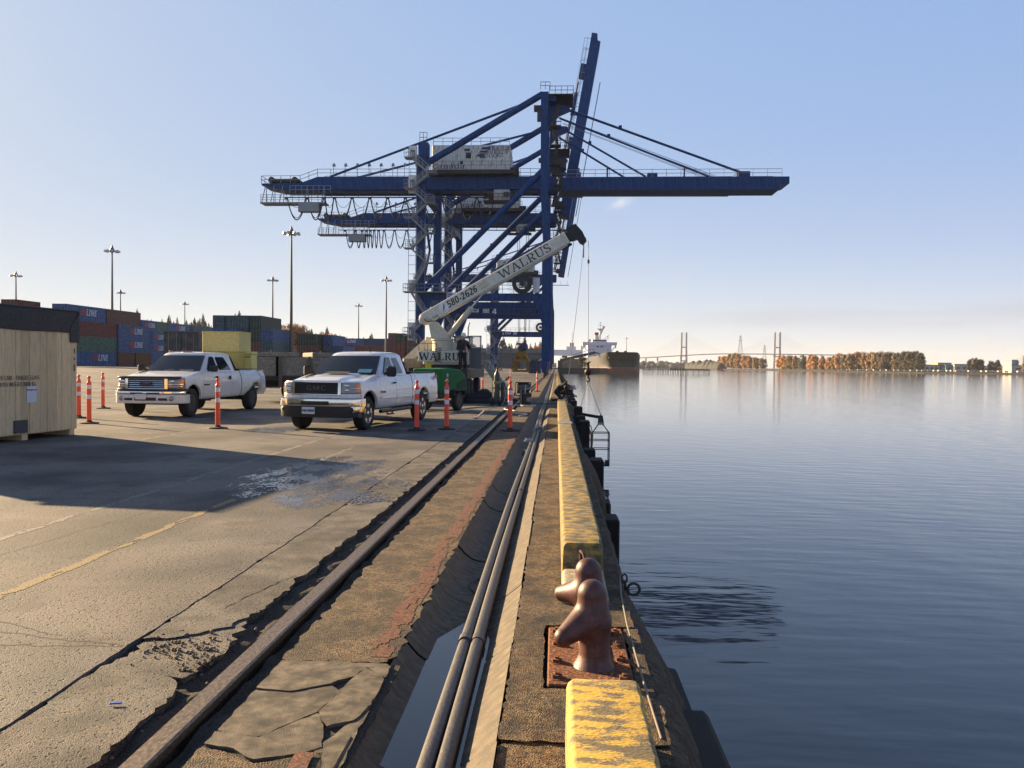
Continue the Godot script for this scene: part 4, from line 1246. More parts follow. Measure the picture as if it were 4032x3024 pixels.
func spreader(o: Node, at: Vector3) -> void:
	var yel := mat("spreader_yellow", 0.46, 0.26, 0.02, 0.55, {"tex": "grime", "scale": 0.6})
	var m := MB.new()
	m.box(at + Vector3(0, 0.2, 0), Vector3(2.8, 0.4, 0.35))
	for s in [-1.0, 1.0]:
		m.box(at + Vector3(s * 1.2, 1.1, 0), Vector3(0.4, 1.8, 0.5)).box(at + Vector3(s * 1.25, 0.25, 0), Vector3(0.6, 0.5, 0.7))
		m.box(at + Vector3(s * 1.05, 1.1, -5.5), Vector3(0.35, 1.6, 0.5))
	m.box(at + Vector3(0, 2.15, -2.5), Vector3(2.8, 0.5, 7.0)).hexa(at + Vector3(0, 2.85, -2.0), Vector3(2.4, 0.9, 4.0), Vector3(1.7, 0.9, 3.0)).box(at + Vector3(0, 3.5, -2.0), Vector3(1.9, 0.5, 2.0))
	var sp := put(o, "spreader", m, yel)
	put(sp, "spreader_slot", MB.new().box(at + Vector3(-0.6, 2.55, 0.02), Vector3(0.5, 0.3, 0.1)).box(at + Vector3(0.6, 2.55, 0.02), Vector3(0.5, 0.3, 0.1)), M["crane_black"])
	put(o, "headblock", MB.new().ball(at + Vector3(0, 4.5, -2.0), Vector3(1.15, 0.75, 1.5), 12, 8).box(at + Vector3(0, 5.15, -2.0), Vector3(1.6, 0.25, 1.6)), mat("headblock_blue", 0.035, 0.06, 0.13, 0.7))
	var fr := MB.new()
	for s in [-1.0, 1.0]:
		fr.beam(at + Vector3(s * 0.8, 5.2, -2.0), at + Vector3(s * 0.35, 8.3, -2.0), 0.06, 0.06)
		for i in 5: fr.beam(at + Vector3(-0.7 + i * 0.07, 5.5 + i * 0.6, -2.0), at + Vector3(0.7 - i * 0.07, 5.5 + i * 0.6, -2.0), 0.05, 0.05)
	put(o, "rope_frame", fr, M["crane_dark"])

func build_cranes() -> void:
	quay_crane(-115.0, 0.0, 1, "blue quay crane with its boom lowered flat over the river")
	quay_crane(-144.0, deg_to_rad(80.3), 2, "blue quay crane numbered 4 with raised boom, yellow spreader hanging under it")
	quay_crane(-245.0, deg_to_rad(81.0), 3, "blue quay crane numbered 3 with raised boom, standing farther along behind crane 4")

# plan curve of a pickup's nose: z for a given x
func nose(x: float, hw: float, zf: float, zs: float) -> float:
	return zs + (zf - zs) * pow(maxf(0.0, 1.0 - pow(absf(x / hw), 3.6)), 1.0 / 2.4)

# curved panel following the nose between x0..x1 and y0..y1
func nose_patch(x0: float, x1: float, y0: float, y1: float, hw: float, zf: float, zs: float, off: float, lean := 0.0, n := 14, thick := 0.04) -> MB:
	var m := MB.new()
	var rings := []
	for i in n + 1:
		var s := lerpf(asin(clampf(x0 / hw, -1, 1)), asin(clampf(x1 / hw, -1, 1)), float(i) / n)
		var x := hw * sin(s)
		var z := nose(x, hw, zf, zs) + off
		var xo := x * (1.0 + off / hw)
		var ym := (y0 + y1) * 0.5
		var r := minf(0.015, (y1 - y0) * 0.2)
		rings.append(PackedVector3Array([Vector3(xo, y0, z - thick), Vector3(xo, y0, z - r), Vector3(xo, y0 + r, z), Vector3(xo, y1 - r, z - lean), Vector3(xo, y1, z - lean - r), Vector3(xo, y1, z - lean - thick)]))
	m.loft(rings, true, true)
	return m

func wheel(o: Node, at: Vector3, r: float, w: float, side: float, style: int) -> void:
	var rub := mat("tyre", 0.018, 0.018, 0.018, 0.85, {"bump": "fine_h", "scale": 6.0, "height": 0.3})
	var alloy := mat("alloy", 0.62, 0.62, 0.62, 0.28, {"metal": 0.85})
	var dull := mat("steel_wheel", 0.07, 0.07, 0.07, 0.6, {"metal": 0.2, "tex": "grime", "scale": 3.0})
	var xf := Transform3D(Basis(Vector3(0, 1, 0), Vector3(side, 0, 0), Vector3(0, 0, side)), at)
	xf.basis = Basis(Vector3(0, 0, -1), Vector3(side, 0, 0), Vector3(0, 1, 0)) if side > 0 else Basis(Vector3(0, 0, 1), Vector3(side, 0, 0), Vector3(0, 1, 0))
	var h := w * 0.5
	var wh := Node3D.new(); wh.name = "wheel"; o.add_child(wh, true)
	put(wh, "tyre", MB.new().lathe([Vector2(r * 0.6, -h), Vector2(r * 0.86, -h), Vector2(r * 0.96, -h * 0.85), Vector2(r, -h * 0.5), Vector2(r, h * 0.5), Vector2(r * 0.96, h * 0.85), Vector2(r * 0.86, h), Vector2(r * 0.62, h), Vector2(r * 0.6, h * 0.8)], xf, 32), rub)
	if style == 0:
		put(wh, "rim", MB.new().lathe([Vector2(r * 0.62, h * 0.9), Vector2(r * 0.64, h), Vector2(r * 0.58, h * 0.95), Vector2(r * 0.55, h * 0.3), Vector2(r * 0.1, h * 0.25), Vector2(0.0, h * 0.25)], xf, 28), dull)
		var sp := MB.new()
		for k in 5:
			var t := TAU * k / 5.0 + 0.3
			for dt in [-0.16, 0.16]:
				var e := Vector3(cos(t + dt), 0, sin(t + dt))
				var a := xf * (Vector3(cos(t), 0, sin(t)) * r * 0.12 + Vector3(0, h * 0.75, 0)); var b := xf * (e * r * 0.58 + Vector3(0, h * 0.82, 0))
				sp.beam(a, b, 0.055, 0.03, xf.basis.y)
		sp.lathe([Vector2(r * 0.16, h * 0.6), Vector2(r * 0.15, h * 0.95), Vector2(0.0, h * 0.98)], xf, 14)
		sp.lathe([Vector2(r * 0.6, h * 0.7), Vector2(r * 0.61, h * 0.97), Vector2(r * 0.56, h * 0.9), Vector2(r * 0.55, h * 0.7)], xf, 28, false)
		put(wh, "spokes", sp, alloy)
	else:
		put(wh, "rim", MB.new().lathe([Vector2(r * 0.62, h * 0.9), Vector2(r * 0.6, h * 0.5), Vector2(r * 0.5, h * 0.2), Vector2(r * 0.3, h * 0.45), Vector2(r * 0.24, h * 0.8), Vector2(r * 0.14, h * 1.05), Vector2(0.0, h * 1.06)], xf, 24), dull)
		var nuts := MB.new()
		for k in 8:
			var t := TAU * k / 8.0
			nuts.ball(xf * Vector3(cos(t) * r * 0.36, h * 0.45, sin(t) * r * 0.36), Vector3(0.014, 0.014, 0.014), 6, 4)
		put(wh, "wheel_nuts", nuts, alloy)

func pickup(at: Vector3, turn: float, label: String, p: Dictionary) -> Node3D:
	var o := thing("pickup_truck", label, "pickup", at, turn)
	var paint := mat(p.paint, p.rgb[0], p.rgb[1], p.rgb[2], 0.42, {"tex": p.dirt, "scale": 0.55, "world": false, "coat": p.coat, "coat_rough": 0.08, "offset": p.off})
	var blk := mat("truck_black", 0.016, 0.016, 0.017, 0.5)
	var trim := mat("truck_trim", 0.02, 0.02, 0.021, 0.75)
	var chrome := mat("chrome", 0.78, 0.78, 0.78, 0.1, {"metal": 1.0, "tex": "dirt", "scale": 1.3, "world": false})
	var glass := mat("dark_glass", 0.012, 0.016, 0.018, 0.03, {"spec": 0.6})
	var lamp := mat("lamp_glass", 0.42, 0.43, 0.44, 0.12, {"coat": 1.0, "tex": "grime", "scale": 9.0, "world": false})
	var amber := mat("amber", 0.62, 0.20, 0.03, 0.2, {"coat": 1.0})
	var hw: float = p.hw; var ra: float = -p.wb; var ce: float = p.cab; var be: float = p.bed; var zs := 0.54
	var arch := func(z: float) -> float:
		var y: float = p.sill
		for c in [0.0, ra]:
			var q := absf(z - c)
			if q < 0.535: y = maxf(y, 0.43 + sqrt(0.535 * 0.535 - q * q) * 0.98)
		return y
	var flare := func(z: float) -> float: return p.flare * exp(-pow((z - ra) / 0.72, 4.0))
	var hoodline := func(z: float) -> float: return lerpf(1.335, 1.155, sst(-0.7, 0.62, z))
	var sidex := func(y: float, z: float) -> float:
		var f: float = flare.call(z)
		return hw - 0.10 * pow(absf(y - 0.88) / 0.5, 2.2) + f * exp(-pow((y - 0.95) / 0.36, 4.0)) + 0.012 * exp(-pow((absf(z) - 0.5) / 0.14, 2.0)) + 0.012 * exp(-pow((absf(z - ra) - 0.5) / 0.14, 2.0))
	var side := func(z0: float, z1: float, top: Callable, s: float) -> MB:
		var rings := []
		var n := maxi(3, int((z0 - z1) / 0.045))
		for i in n + 1:
			var z := lerpf(z0, z1, float(i) / n)
			var yl: float = arch.call(z); var yt: float = top.call(z)
			var ring := PackedVector3Array()
			ring.append(Vector3(s * (sidex.call(yl, z) - 0.06), yl + 0.005, z))
			for k in 11:
				var y := lerpf(yl, yt, k / 10.0)
				ring.append(Vector3(s * sidex.call(y, z), y, z))
			ring.append(Vector3(s * (sidex.call(yt, z) - 0.02), yt + 0.012, z))
			ring.append(Vector3(s * (sidex.call(yt, z) - 0.09), yt + 0.014, z))
			rings.append(ring)
		return MB.new().loft(rings, false, false)
	var belt := func(z: float) -> float: return 1.335
	var rail := func(z: float) -> float: return 1.375
	# inside: dark core so that gaps and arches read as openings
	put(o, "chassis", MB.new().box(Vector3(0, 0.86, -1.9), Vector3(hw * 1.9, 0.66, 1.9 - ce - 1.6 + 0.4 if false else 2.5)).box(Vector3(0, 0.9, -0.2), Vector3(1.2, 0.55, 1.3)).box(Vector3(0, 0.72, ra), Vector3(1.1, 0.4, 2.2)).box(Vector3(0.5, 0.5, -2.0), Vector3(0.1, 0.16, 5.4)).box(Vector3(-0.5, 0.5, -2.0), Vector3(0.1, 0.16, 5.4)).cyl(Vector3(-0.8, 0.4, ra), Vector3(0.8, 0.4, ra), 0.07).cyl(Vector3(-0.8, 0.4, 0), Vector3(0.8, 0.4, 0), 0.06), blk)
	for s in [-1.0, 1.0]:
		put(o, "front_fender", side.call(zs, -0.66, hoodline, s), paint)
		var zd: float = -0.672
		var k := 0
		for ze in p.doors:
			var dr := put(o, "door", side.call(zd, ze, belt, s), paint)
			var hz: float = ze + 0.17
			if p.handles[k]: put(dr, "handle", MB.new().cbox(Vector3(s * (hw + 0.012), 1.13, hz), Vector3(0.035, p.hh, p.hwid), 0.012), trim)
			zd = ze - 0.012
			k += 1
		put(o, "cab_corner", side.call(zd, ce, belt, s), paint)
		var bs := put(o, "bed_side", side.call(ce - 0.035, be, rail, s), paint)
		put(bs, "rail_cap", MB.new().cbox(Vector3(s * (hw - 0.135), 1.398, (ce + be) * 0.5), Vector3(0.17, 0.022, ce - be), 0.008), trim)
		put(o, "bed_wall", MB.new().box(Vector3(s * (hw - 0.2), 1.14, (ce + be) * 0.5), Vector3(0.02, 0.5, ce - be)), trim)
		# rear lamp
		put(o, "tail_lamp", MB.new().cbox(Vector3(s * (hw - 0.095), 1.1, be - 0.005), Vector3(0.14, 0.46, 0.06), 0.02), mat("red_lamp", 0.35, 0.03, 0.025, 0.25, {"coat": 1.0}))
		# side window glass lies on the leaning cab side
		for w in p.windows:
			var poly := PackedVector2Array()
			for q in w: poly.append(Vector2(q[0], q[1]))
			poly = round_poly(poly, 0.06)
			var m := MB.new()
			var idx := Geometry2D.triangulate_polygon(poly)
			var P := func(q: Vector2) -> Vector3: return Vector3(s * (lerpf(hw - 0.058, hw - 0.235, (q.y - 1.335) / 0.55) + 0.010), q.y, q.x)
			var nn := Vector3(s, 0.33, 0).normalized()
			for i in range(0, idx.size(), 3): m.trin(P.call(poly[idx[i]]), P.call(poly[idx[i + 1]]), P.call(poly[idx[i + 2]]), nn, nn, nn)
			for i in poly.size():
				var a: Vector3 = P.call(poly[i]); var b: Vector3 = P.call(poly[(i + 1) % poly.size()])
				m.quad(a, b, b - Vector3(s * 0.03, 0, 0), a - Vector3(s * 0.03, 0, 0))
			put(o, "side_window", m, glass)
		# mirror
		var mr := put(o, "mirror", MB.new().cbox(Vector3(s * (hw + 0.17), 1.43, -0.97), Vector3(0.26, p.mirror, 0.13), 0.045).beam(Vector3(s * (hw - 0.02), 1.37, -0.97), Vector3(s * (hw + 0.1), 1.39, -0.97), 0.05, 0.07), trim)
		put(mr, "mirror_glass", MB.new().box(Vector3(s * (hw + 0.17), 1.43, -1.038), Vector3(0.2, p.mirror - 0.07, 0.008)), chrome)
		for dz in ([0.0, ra]):
			wheel(o, Vector3(s * (0.82 + (p.flare * 0.55 if dz != 0.0 else 0.0)), p.tyre, dz), p.tyre, 0.27, s, p.style)
		put(o, "mud_flap", MB.new().box(Vector3(s * 0.82, 0.42, ra - 0.5), Vector3(0.26, 0.34, 0.02)), blk)
	put(o, "tailgate", MB.new().cbox(Vector3(0, 1.08, be + 0.03), Vector3(hw * 2 - 0.3, 0.58, 0.06), 0.02), paint)
	put(o, "bed_floor", MB.new().box(Vector3(0, 0.88, (ce + be) * 0.5), Vector3(hw * 2 - 0.4, 0.03, ce - be)).box(Vector3(0, 1.15, ce - 0.05), Vector3(hw * 2 - 0.3, 0.5, 0.04)), trim)
	put(o, "rear_bumper", MB.new().cbox(Vector3(0, 0.66, be - 0.1), Vector3(hw * 1.9, 0.2, 0.2), 0.04), chrome)
	# bonnet
	var rings := []
	for i in 15:
		var t := i / 14.0
		var ring := PackedVector3Array()
		for k in 25:
			var u := (k / 24.0 - 0.5) * 2.0
			var x := u * (hw - 0.085 - 0.035 * (1.0 - t))
			var z := lerpf(nose(x, hw, p.zf, zs) - 0.06, -0.62 - 0.10 * (1.0 - u * u) * -1.0, t)
			var y: float = lerpf(1.165, 1.345, pow(t, 0.75)) - 0.035 * pow(absf(u), 3.0) - 0.05 * pow(1.0 - t, 6.0)
			y += p.bulge * sst(0.62, 0.5, absf(u)) * sst(0.0, 0.35, t)
			ring.append(Vector3(x, y, z))
		rings.append(ring)
	var bon := put(o, "bonnet", MB.new().loft(rings, false, false), paint)
	if p.bulge > 0.02: put(bon, "bonnet_vent", MB.new().cbox(Vector3(0, 1.395, -0.28), Vector3(0.62, 0.02, 0.26), 0.008, Basis(Vector3.RIGHT, 0.1)), trim)
	# cab: rings from belt to roof
	rings = []
	var zb0 := -0.60; var zt0 := -1.38; var zb1: float = ce + 0.02; var zt1: float = ce + 0.24
	for lv in [[0.0, 1.325, 0.0], [0.5, 1.61, 0.0], [0.93, 1.845, 0.0], [0.985, 1.885, 0.02], [1.0, 1.915, 0.07], [1.0, 1.938, 0.2], [1.0, 1.95, 0.5]]:
		var t: float = lv[0]
		var w: float = lerpf(hw - 0.055, hw - 0.235, t) - lv[2]
		var f: float = lerpf(zb0, zt0, t) - lv[2] * 1.2; var b: float = lerpf(zb1, zt1, t) + lv[2]
		var ring := PackedVector3Array()
		for k in 48:
			var a := TAU * k / 48.0
			var ca := cos(a); var sa := sin(a)
			var ex := 0.30
			var x := signf(ca) * pow(absf(ca), ex) * w; var zz := signf(sa) * pow(absf(sa), ex)
			var z := lerpf(b, f, zz * 0.5 + 0.5)
			if zz > 0.5: z -= 0.09 * pow(x / w, 2.0) * (zz - 0.5) * 2.0
			ring.append(Vector3(x, lv[1], z))
		rings.append(ring)
	var cabp := put(o, "cab", MB.new().loft(rings, true, true), paint)
	# windscreen and rear glass
	for e in [[zb0, zt0, 1.0], [zb1, zt1, -1.0]]:
		rings = []
		for i in 9:
			var t := lerpf(0.05, 0.9, i / 8.0)
			var w := lerpf(hw - 0.055, hw - 0.235, t) - lerpf(0.075, 0.075, t)
			var ring := PackedVector3Array()
			for k in 17:
				var u := (k / 16.0 - 0.5) * 2.0
				ring.append(Vector3(u * w, lerpf(1.325, 1.885, t), lerpf(e[0], e[1], t) - e[2] * 0.075 * u * u * float(e[2] > 0) + e[2] * 0.018))
			rings.append(ring)
		put(o, "windscreen" if e[2] > 0 else "rear_window", MB.new().loft(rings, false, false), glass)
	for s in [-1.0, 1.0]:
		put(o, "wiper", MB.new().beam(Vector3(s * 0.1 + 0.1, 1.36, -0.64), Vector3(s * 0.55 + 0.1, 1.375, -0.68), 0.025, 0.02), blk)
	# ---- nose ----
	var NP := func(x0, x1, y0, y1, off, lean = 0.0, th = 0.04) -> MB: return nose_patch(x0, x1, y0, y1, hw, p.zf, zs, off, lean, 16, th)
	if p.style == 0:
		put(o, "nose_panel", NP.call(-hw, hw, 0.79, 0.905, 0.0, 0.0).add(NP.call(-hw, hw, 1.16, 1.2, -0.03, 0.03)).add(NP.call(-0.64, 0.64, 0.905, 1.17, -0.05)).add(NP.call(-hw, hw, 0.9, 1.17, -0.06)), paint)
		var g := put(o, "grille", NP.call(-0.56, 0.56, 0.895, 1.175, 0.0, 0.02), blk)
		for i in 9: put(g, "grille_bar", NP.call(-0.54, 0.54, 0.915 + i * 0.027, 0.922 + i * 0.027, 0.008, 0.0), trim)
		put(g, "grille_frame", NP.call(-0.6, 0.6, 1.165, 1.215, 0.02, 0.01).add(NP.call(-0.6, 0.6, 0.865, 0.9, 0.015)).add(NP.call(-0.61, -0.545, 0.865, 1.215, 0.02, 0.02)).add(NP.call(0.545, 0.61, 0.865, 1.215, 0.02, 0.02)), chrome)
		words(g, "GMC", 0.115, Vector3(0, 1.035, p.zf + 0.01), Basis(), mat("badge_dark", 0.10, 0.10, 0.105, 0.3, {"metal": 0.8}), "Droid Sans", true, 1.4, "badge", 0.02)
		for s in [-1.0, 1.0]:
			var a: float = 0.625 * s; var b: float = hw * 0.995 * s
			var hl := put(o, "headlight", NP.call(minf(a, b), maxf(a, b), 0.915, 1.16, 0.005, 0.03), lamp)
			var c: float = hw * 0.93 * s
			put(hl, "indicator", NP.call(minf(c, b), maxf(c, b), 0.925, 1.15, 0.009, 0.03), amber)
			for yy in [0.985, 1.09]: put(hl, "reflector", MB.new().ball(Vector3(0.75 * s, yy, nose(0.75, hw, p.zf, zs) - 0.005), Vector3(0.075, 0.045, 0.03), 12, 8), chrome)
			put(hl, "divider", NP.call(minf(a, b), maxf(a, b), 1.03, 1.042, 0.012, 0.0), chrome)
			put(o, "fog_recess", MB.new().ball(Vector3(0.8 * s, 0.53, nose(0.8, hw, p.zf, zs) + 0.02), Vector3(0.13, 0.1, 0.05), 14, 8), blk)
		put(o, "bumper", NP.call(-hw, hw, 0.60, 0.785, 0.07, 0.0, 0.2).add(NP.call(-hw, -hw * 0.84, 0.46, 0.62, 0.06, 0.0, 0.15)).add(NP.call(hw * 0.84, hw, 0.46, 0.62, 0.06, 0.0, 0.15)), chrome)
		put(o, "bumper_slot", NP.call(-0.33, 0.33, 0.63, 0.735, 0.078), blk)
		put(o, "valance", NP.call(-hw * 0.97, hw * 0.97, 0.34, 0.60, 0.05, -0.02, 0.2), blk)
		var pl := put(o, "number_plate", MB.new().cbox(Vector3(-0.15, 0.505, p.zf + 0.1), Vector3(0.33, 0.165, 0.012), 0.004), mat("plate", 0.6, 0.6, 0.58, 0.5))
		words(pl, "KM-9060", 0.055, Vector3(-0.15, 0.505, p.zf + 0.11), Basis(), mat("plate_ink", 0.04, 0.05, 0.12, 0.6), "Droid Sans", true)
		put(o, "antenna", MB.new().cbox(Vector3(0.25, 1.96, -1.75), Vector3(0.05, 0.03, 0.14), 0.01).beam(Vector3(0.25, 1.96, -1.76), Vector3(0.25, 2.06, -1.8), 0.03, 0.05), blk)
		put(o, "step_bar", MB.new().cyl(Vector3(hw - 0.03, 0.42, -0.75), Vector3(hw - 0.03, 0.42, ce + 0.1), 0.05).cbox(Vector3(hw + 0.02, 0.33, -1.3), Vector3(0.1, 0.03, 0.36), 0.01).beam(Vector3(hw - 0.03, 0.42, -1.12), Vector3(hw + 0.02, 0.33, -1.14), 0.03, 0.03).beam(Vector3(hw - 0.03, 0.42, -1.5), Vector3(hw + 0.02, 0.33, -1.47), 0.03, 0.03), blk)
		put(o, "step_bar", MB.new().cyl(Vector3(-hw + 0.03, 0.42, -0.75), Vector3(-hw + 0.03, 0.42, ce + 0.1), 0.05), blk)
		for q in [[-0.78, -1.76], [-1.8, -2.9]]:
			put(o, "side_moulding", MB.new().cbox(Vector3(hw + 0.004, 0.775, (q[0] + q[1]) * 0.5), Vector3(0.02, 0.085, q[0] - q[1]), 0.006), paint)
		words(o, "SIERRA", 0.05, Vector3(hw + 0.008, 0.91, -0.86), Basis(Vector3.UP, PI / 2), mat("badge_dark", 0.1, 0.1, 0.105, 0.3), "Droid Sans", true, 1.4, "badge")
		put(o, "sun_shade", MB.new().cbox(Vector3(0.55, 1.44, -0.705), Vector3(0.36, 0.15, 0.01), 0.004, Basis(Vector3.RIGHT, -0.93)), mat("teal_paper", 0.12, 0.34, 0.38, 0.6))
		words(o, "Z71", 0.1, Vector3(hw - 0.008, 1.22, be + 0.28), Basis(Vector3.UP, PI / 2), mat("badge_red", 0.3, 0.08, 0.07, 0.5), "Droid Sans", true, 1.0, "badge")
	else:
		put(o, "nose_panel", NP.call(-hw, hw, 0.84, 1.17, -0.06), paint)
		put(o, "bonnet_deflector", NP.call(-hw * 0.9, hw * 0.9, 1.13, 1.20, 0.04, 0.02, 0.16), blk)
		var g := put(o, "grille", NP.call(-0.56, 0.56, 0.84, 1.14, -0.02, 0.0), blk)
		for i in 4: put(g, "grille_bar", NP.call(-0.52, 0.52, 0.89 + i * 0.058, 0.915 + i * 0.058, 0.0, 0.01), chrome)
		put(g, "grille_frame", NP.call(-0.6, 0.6, 1.12, 1.15, 0.01).add(NP.call(-0.6, 0.6, 0.815, 0.86, 0.015)).add(NP.call(-0.62, -0.535, 0.815, 1.15, 0.015)).add(NP.call(0.535, 0.62, 0.815, 1.15, 0.015)), chrome)
		words(g, "GMC", 0.085, Vector3(0, 0.985, p.zf + 0.02), Basis(), mat("badge_old", 0.12, 0.05, 0.05, 0.4), "Droid Sans", true, 1.5, "badge", 0.02)
		for s in [-1.0, 1.0]:
			var a: float = 0.635 * s; var b: float = hw * 0.995 * s; var c: float = hw * 0.9 * s
			var hl := put(o, "headlight", NP.call(minf(a, b), maxf(a, b), 1.0, 1.125, 0.0, 0.02), lamp)
			put(hl, "indicator", NP.call(minf(c, b), maxf(c, b), 1.01, 1.115, 0.005, 0.02), amber)
			put(hl, "reflector", MB.new().ball(Vector3(0.74 * s, 1.06, nose(0.74, hw, p.zf, zs) - 0.005), Vector3(0.08, 0.05, 0.025), 12, 8), chrome)
			var lo := put(o, "marker_lamp", NP.call(minf(a, b), maxf(a, b), 0.86, 0.95, 0.0), lamp)
			put(lo, "indicator", NP.call(minf(c, b), maxf(c, b), 0.87, 0.94, 0.005), amber)
			put(lo, "chrome_strip", NP.call(minf(a, b), maxf(a, b), 0.955, 0.995, 0.008), chrome)
			put(o, "fog_lamp", MB.new().ball(Vector3(0.74 * s, 0.57, nose(0.74, hw, p.zf, zs) + 0.06), Vector3(0.085, 0.08, 0.03), 14, 8), lamp)
			put(o, "air_slot", NP.call(minf(0.36 * s, 0.6 * s), maxf(0.36 * s, 0.6 * s), 0.50, 0.585, 0.062), blk)
		put(o, "bumper_trim", NP.call(-hw, hw, 0.775, 0.84, 0.03, 0.0, 0.2), blk)
		put(o, "bumper", NP.call(-hw, hw, 0.675, 0.775, 0.06, 0.0, 0.25), chrome)
		put(o, "lower_bumper", NP.call(-hw, hw, 0.42, 0.675, 0.05, -0.01, 0.25), paint)
		put(o, "bumper_slot", NP.call(-0.3, 0.3, 0.5, 0.6, 0.065), blk)
		put(o, "bumper_slot", NP.call(-0.42, -0.08, 0.69, 0.74, 0.066), blk)
		put(o, "bumper_slot", NP.call(0.05, 0.4, 0.69, 0.74, 0.066), blk)
		var pl := put(o, "number_plate", MB.new().cbox(Vector3(-0.12, 0.62, p.zf + 0.09), Vector3(0.32, 0.165, 0.012), 0.004), mat("plate", 0.6, 0.6, 0.58, 0.5))
		put(pl, "plate_frame", MB.new().box(Vector3(-0.12, 0.705, p.zf + 0.095), Vector3(0.33, 0.012, 0.014)), trim)
		for x in [-0.55, 0.0, 0.55]:
			put(o, "roof_lamp", MB.new().cbox(Vector3(x, 1.955, -1.62), Vector3(0.34 if x == 0.0 else 0.1, 0.045, 0.07), 0.015), mat("lamp_amber", 0.42, 0.11, 0.02, 0.3, {"coat": 1.0}))
		words(o, "DURAMAX", 0.045, Vector3(hw + 0.006, 0.93, -0.86), Basis(Vector3.UP, PI / 2), mat("badge_dark", 0.1, 0.1, 0.105, 0.3), "Droid Sans", true, 1.2, "badge")
		put(o, "fuel_flap", MB.new().cbox(Vector3(hw + 0.005, 1.12, ce - 0.35), Vector3(0.015, 0.24, 0.2), 0.006), paint)
		put(o, "dash_papers", MB.new().cbox(Vector3(0.45, 1.37, -0.66), Vector3(0.4, 0.03, 0.1), 0.01).cbox(Vector3(-0.1, 1.375, -0.64), Vector3(0.3, 0.015, 0.05), 0.004, Basis(Vector3.BACK, 0.1)), mat("paper", 0.5, 0.5, 0.46, 0.7))
	return o

func round_poly(p: PackedVector2Array, r: float) -> PackedVector2Array:
	var out := PackedVector2Array()
	var n := p.size()
	for i in n:
		var a := p[(i - 1 + n) % n]; var b := p[i]; var c := p[(i + 1) % n]
		var d0 := minf(r, a.distance_to(b) * 0.45); var d1 := minf(r, c.distance_to(b) * 0.45)
		var q0 := b + (a - b).normalized() * d0; var q1 := b + (c - b).normalized() * d1
		for k in 4:
			var t := k / 3.0
			out.append(q0.lerp(b, t).lerp(b.lerp(q1, t), t))
	return out

func build_trucks() -> void:
	pickup(Vector3(-5.52, 0, -20.22), deg_to_rad(-10.2), "clean white pickup with black mesh grille parked behind orange delineator posts", {
		"paint": "truck_white", "rgb": [0.78, 0.79, 0.81], "dirt": "dirt", "off": Vector3(0.3, 0.1, 0), "coat": 1.0, "hw": 0.985, "wb": 3.98, "cab": -3.02, "bed": -5.2, "sill": 0.5, "flare": 0.0, "zf": 0.90, "doors": [-1.80], "handles": [true], "hh": 0.04, "hwid": 0.2, "mirror": 0.27, "tyre": 0.41, "style": 0, "bulge": 0.035,
		"windows": [[[-1.02, 1.375], [-1.46, 1.80], [-1.72, 1.80], [-1.79, 1.375]], [[-1.92, 1.375], [-1.86, 1.79], [-2.22, 1.79], [-2.42, 1.375]]]})
	pickup(Vector3(-11.72, 0, -24.05), deg_to_rad(-1.6), "dirty white crew cab pickup with dual rear wheels and amber roof lamps", {
		"paint": "truck_dirty", "rgb": [0.70, 0.70, 0.69], "dirt": "dirt", "off": Vector3(0.7, 0.45, 0.2), "coat": 0.7, "hw": 0.985, "wb": 4.28, "cab": -3.42, "bed": -5.62, "sill": 0.5, "flare": 0.2, "zf": 0.90, "doors": [-1.74, -2.72], "handles": [true, true], "hh": 0.12, "hwid": 0.12, "mirror": 0.2, "tyre": 0.42, "style": 1, "bulge": 0.0,
		"windows": [[[-1.04, 1.375], [-1.46, 1.80], [-1.70, 1.80], [-1.76, 1.375]], [[-1.88, 1.375], [-1.82, 1.79], [-2.44, 1.79], [-2.78, 1.375]]]})
	# what the second truck carries
	var yel := mat("box_yellow", 0.62, 0.53, 0.20, 0.6, {"tex": "dirt", "scale": 0.5})
	var yel2 := mat("box_lemon", 0.70, 0.62, 0.22, 0.6, {"tex": "dirt", "scale": 0.5})
	var b := thing("site_box", "large pale yellow box on top of the load in the dirty pickup", "box", Vector3(-11.55, 1.985, -28.5), -0.03)
	put(b, "case", MB.new().cbox(Vector3(0, 0.34, 0), Vector3(1.32, 0.68, 1.0), 0.012), yel)
	put(b, "lid", MB.new().cbox(Vector3(0, 0.69, 0), Vector3(1.36, 0.03, 1.04), 0.008), yel)
	b = thing("site_box", "mustard yellow box under the large pale yellow box in the pickup bed", "box", Vector3(-11.5, 0.9, -28.5), -0.03)
	put(b, "case", MB.new().cbox(Vector3(0, 0.54, 0), Vector3(1.2, 1.08, 0.95), 0.012), mat("box_mustard", 0.50, 0.42, 0.12, 0.6, {"tex": "dirt", "scale": 0.5}))
	put(b, "runner", MB.new().box(Vector3(0, 0.02, 0.3), Vector3(1.2, 0.04, 0.1)).box(Vector3(0, 0.02, -0.3), Vector3(1.2, 0.04, 0.1)), M["truck_trim"])
	b = thing("tool_chest", "small bright yellow chest with a lid on the tail of the dirty pickup", "chest", Vector3(-10.87, 0.9, -28.75), -0.03)
	put(b, "case", MB.new().cbox(Vector3(0, 0.5, 0), Vector3(0.42, 1.0, 0.5), 0.012), yel2)
	put(b, "lid", MB.new().cbox(Vector3(0, 1.06, 0), Vector3(0.45, 0.1, 0.53), 0.02), yel2)
	put(b, "latch", MB.new().box(Vector3(0, 0.92, 0.255), Vector3(0.35, 0.03, 0.02)), M["truck_trim"])

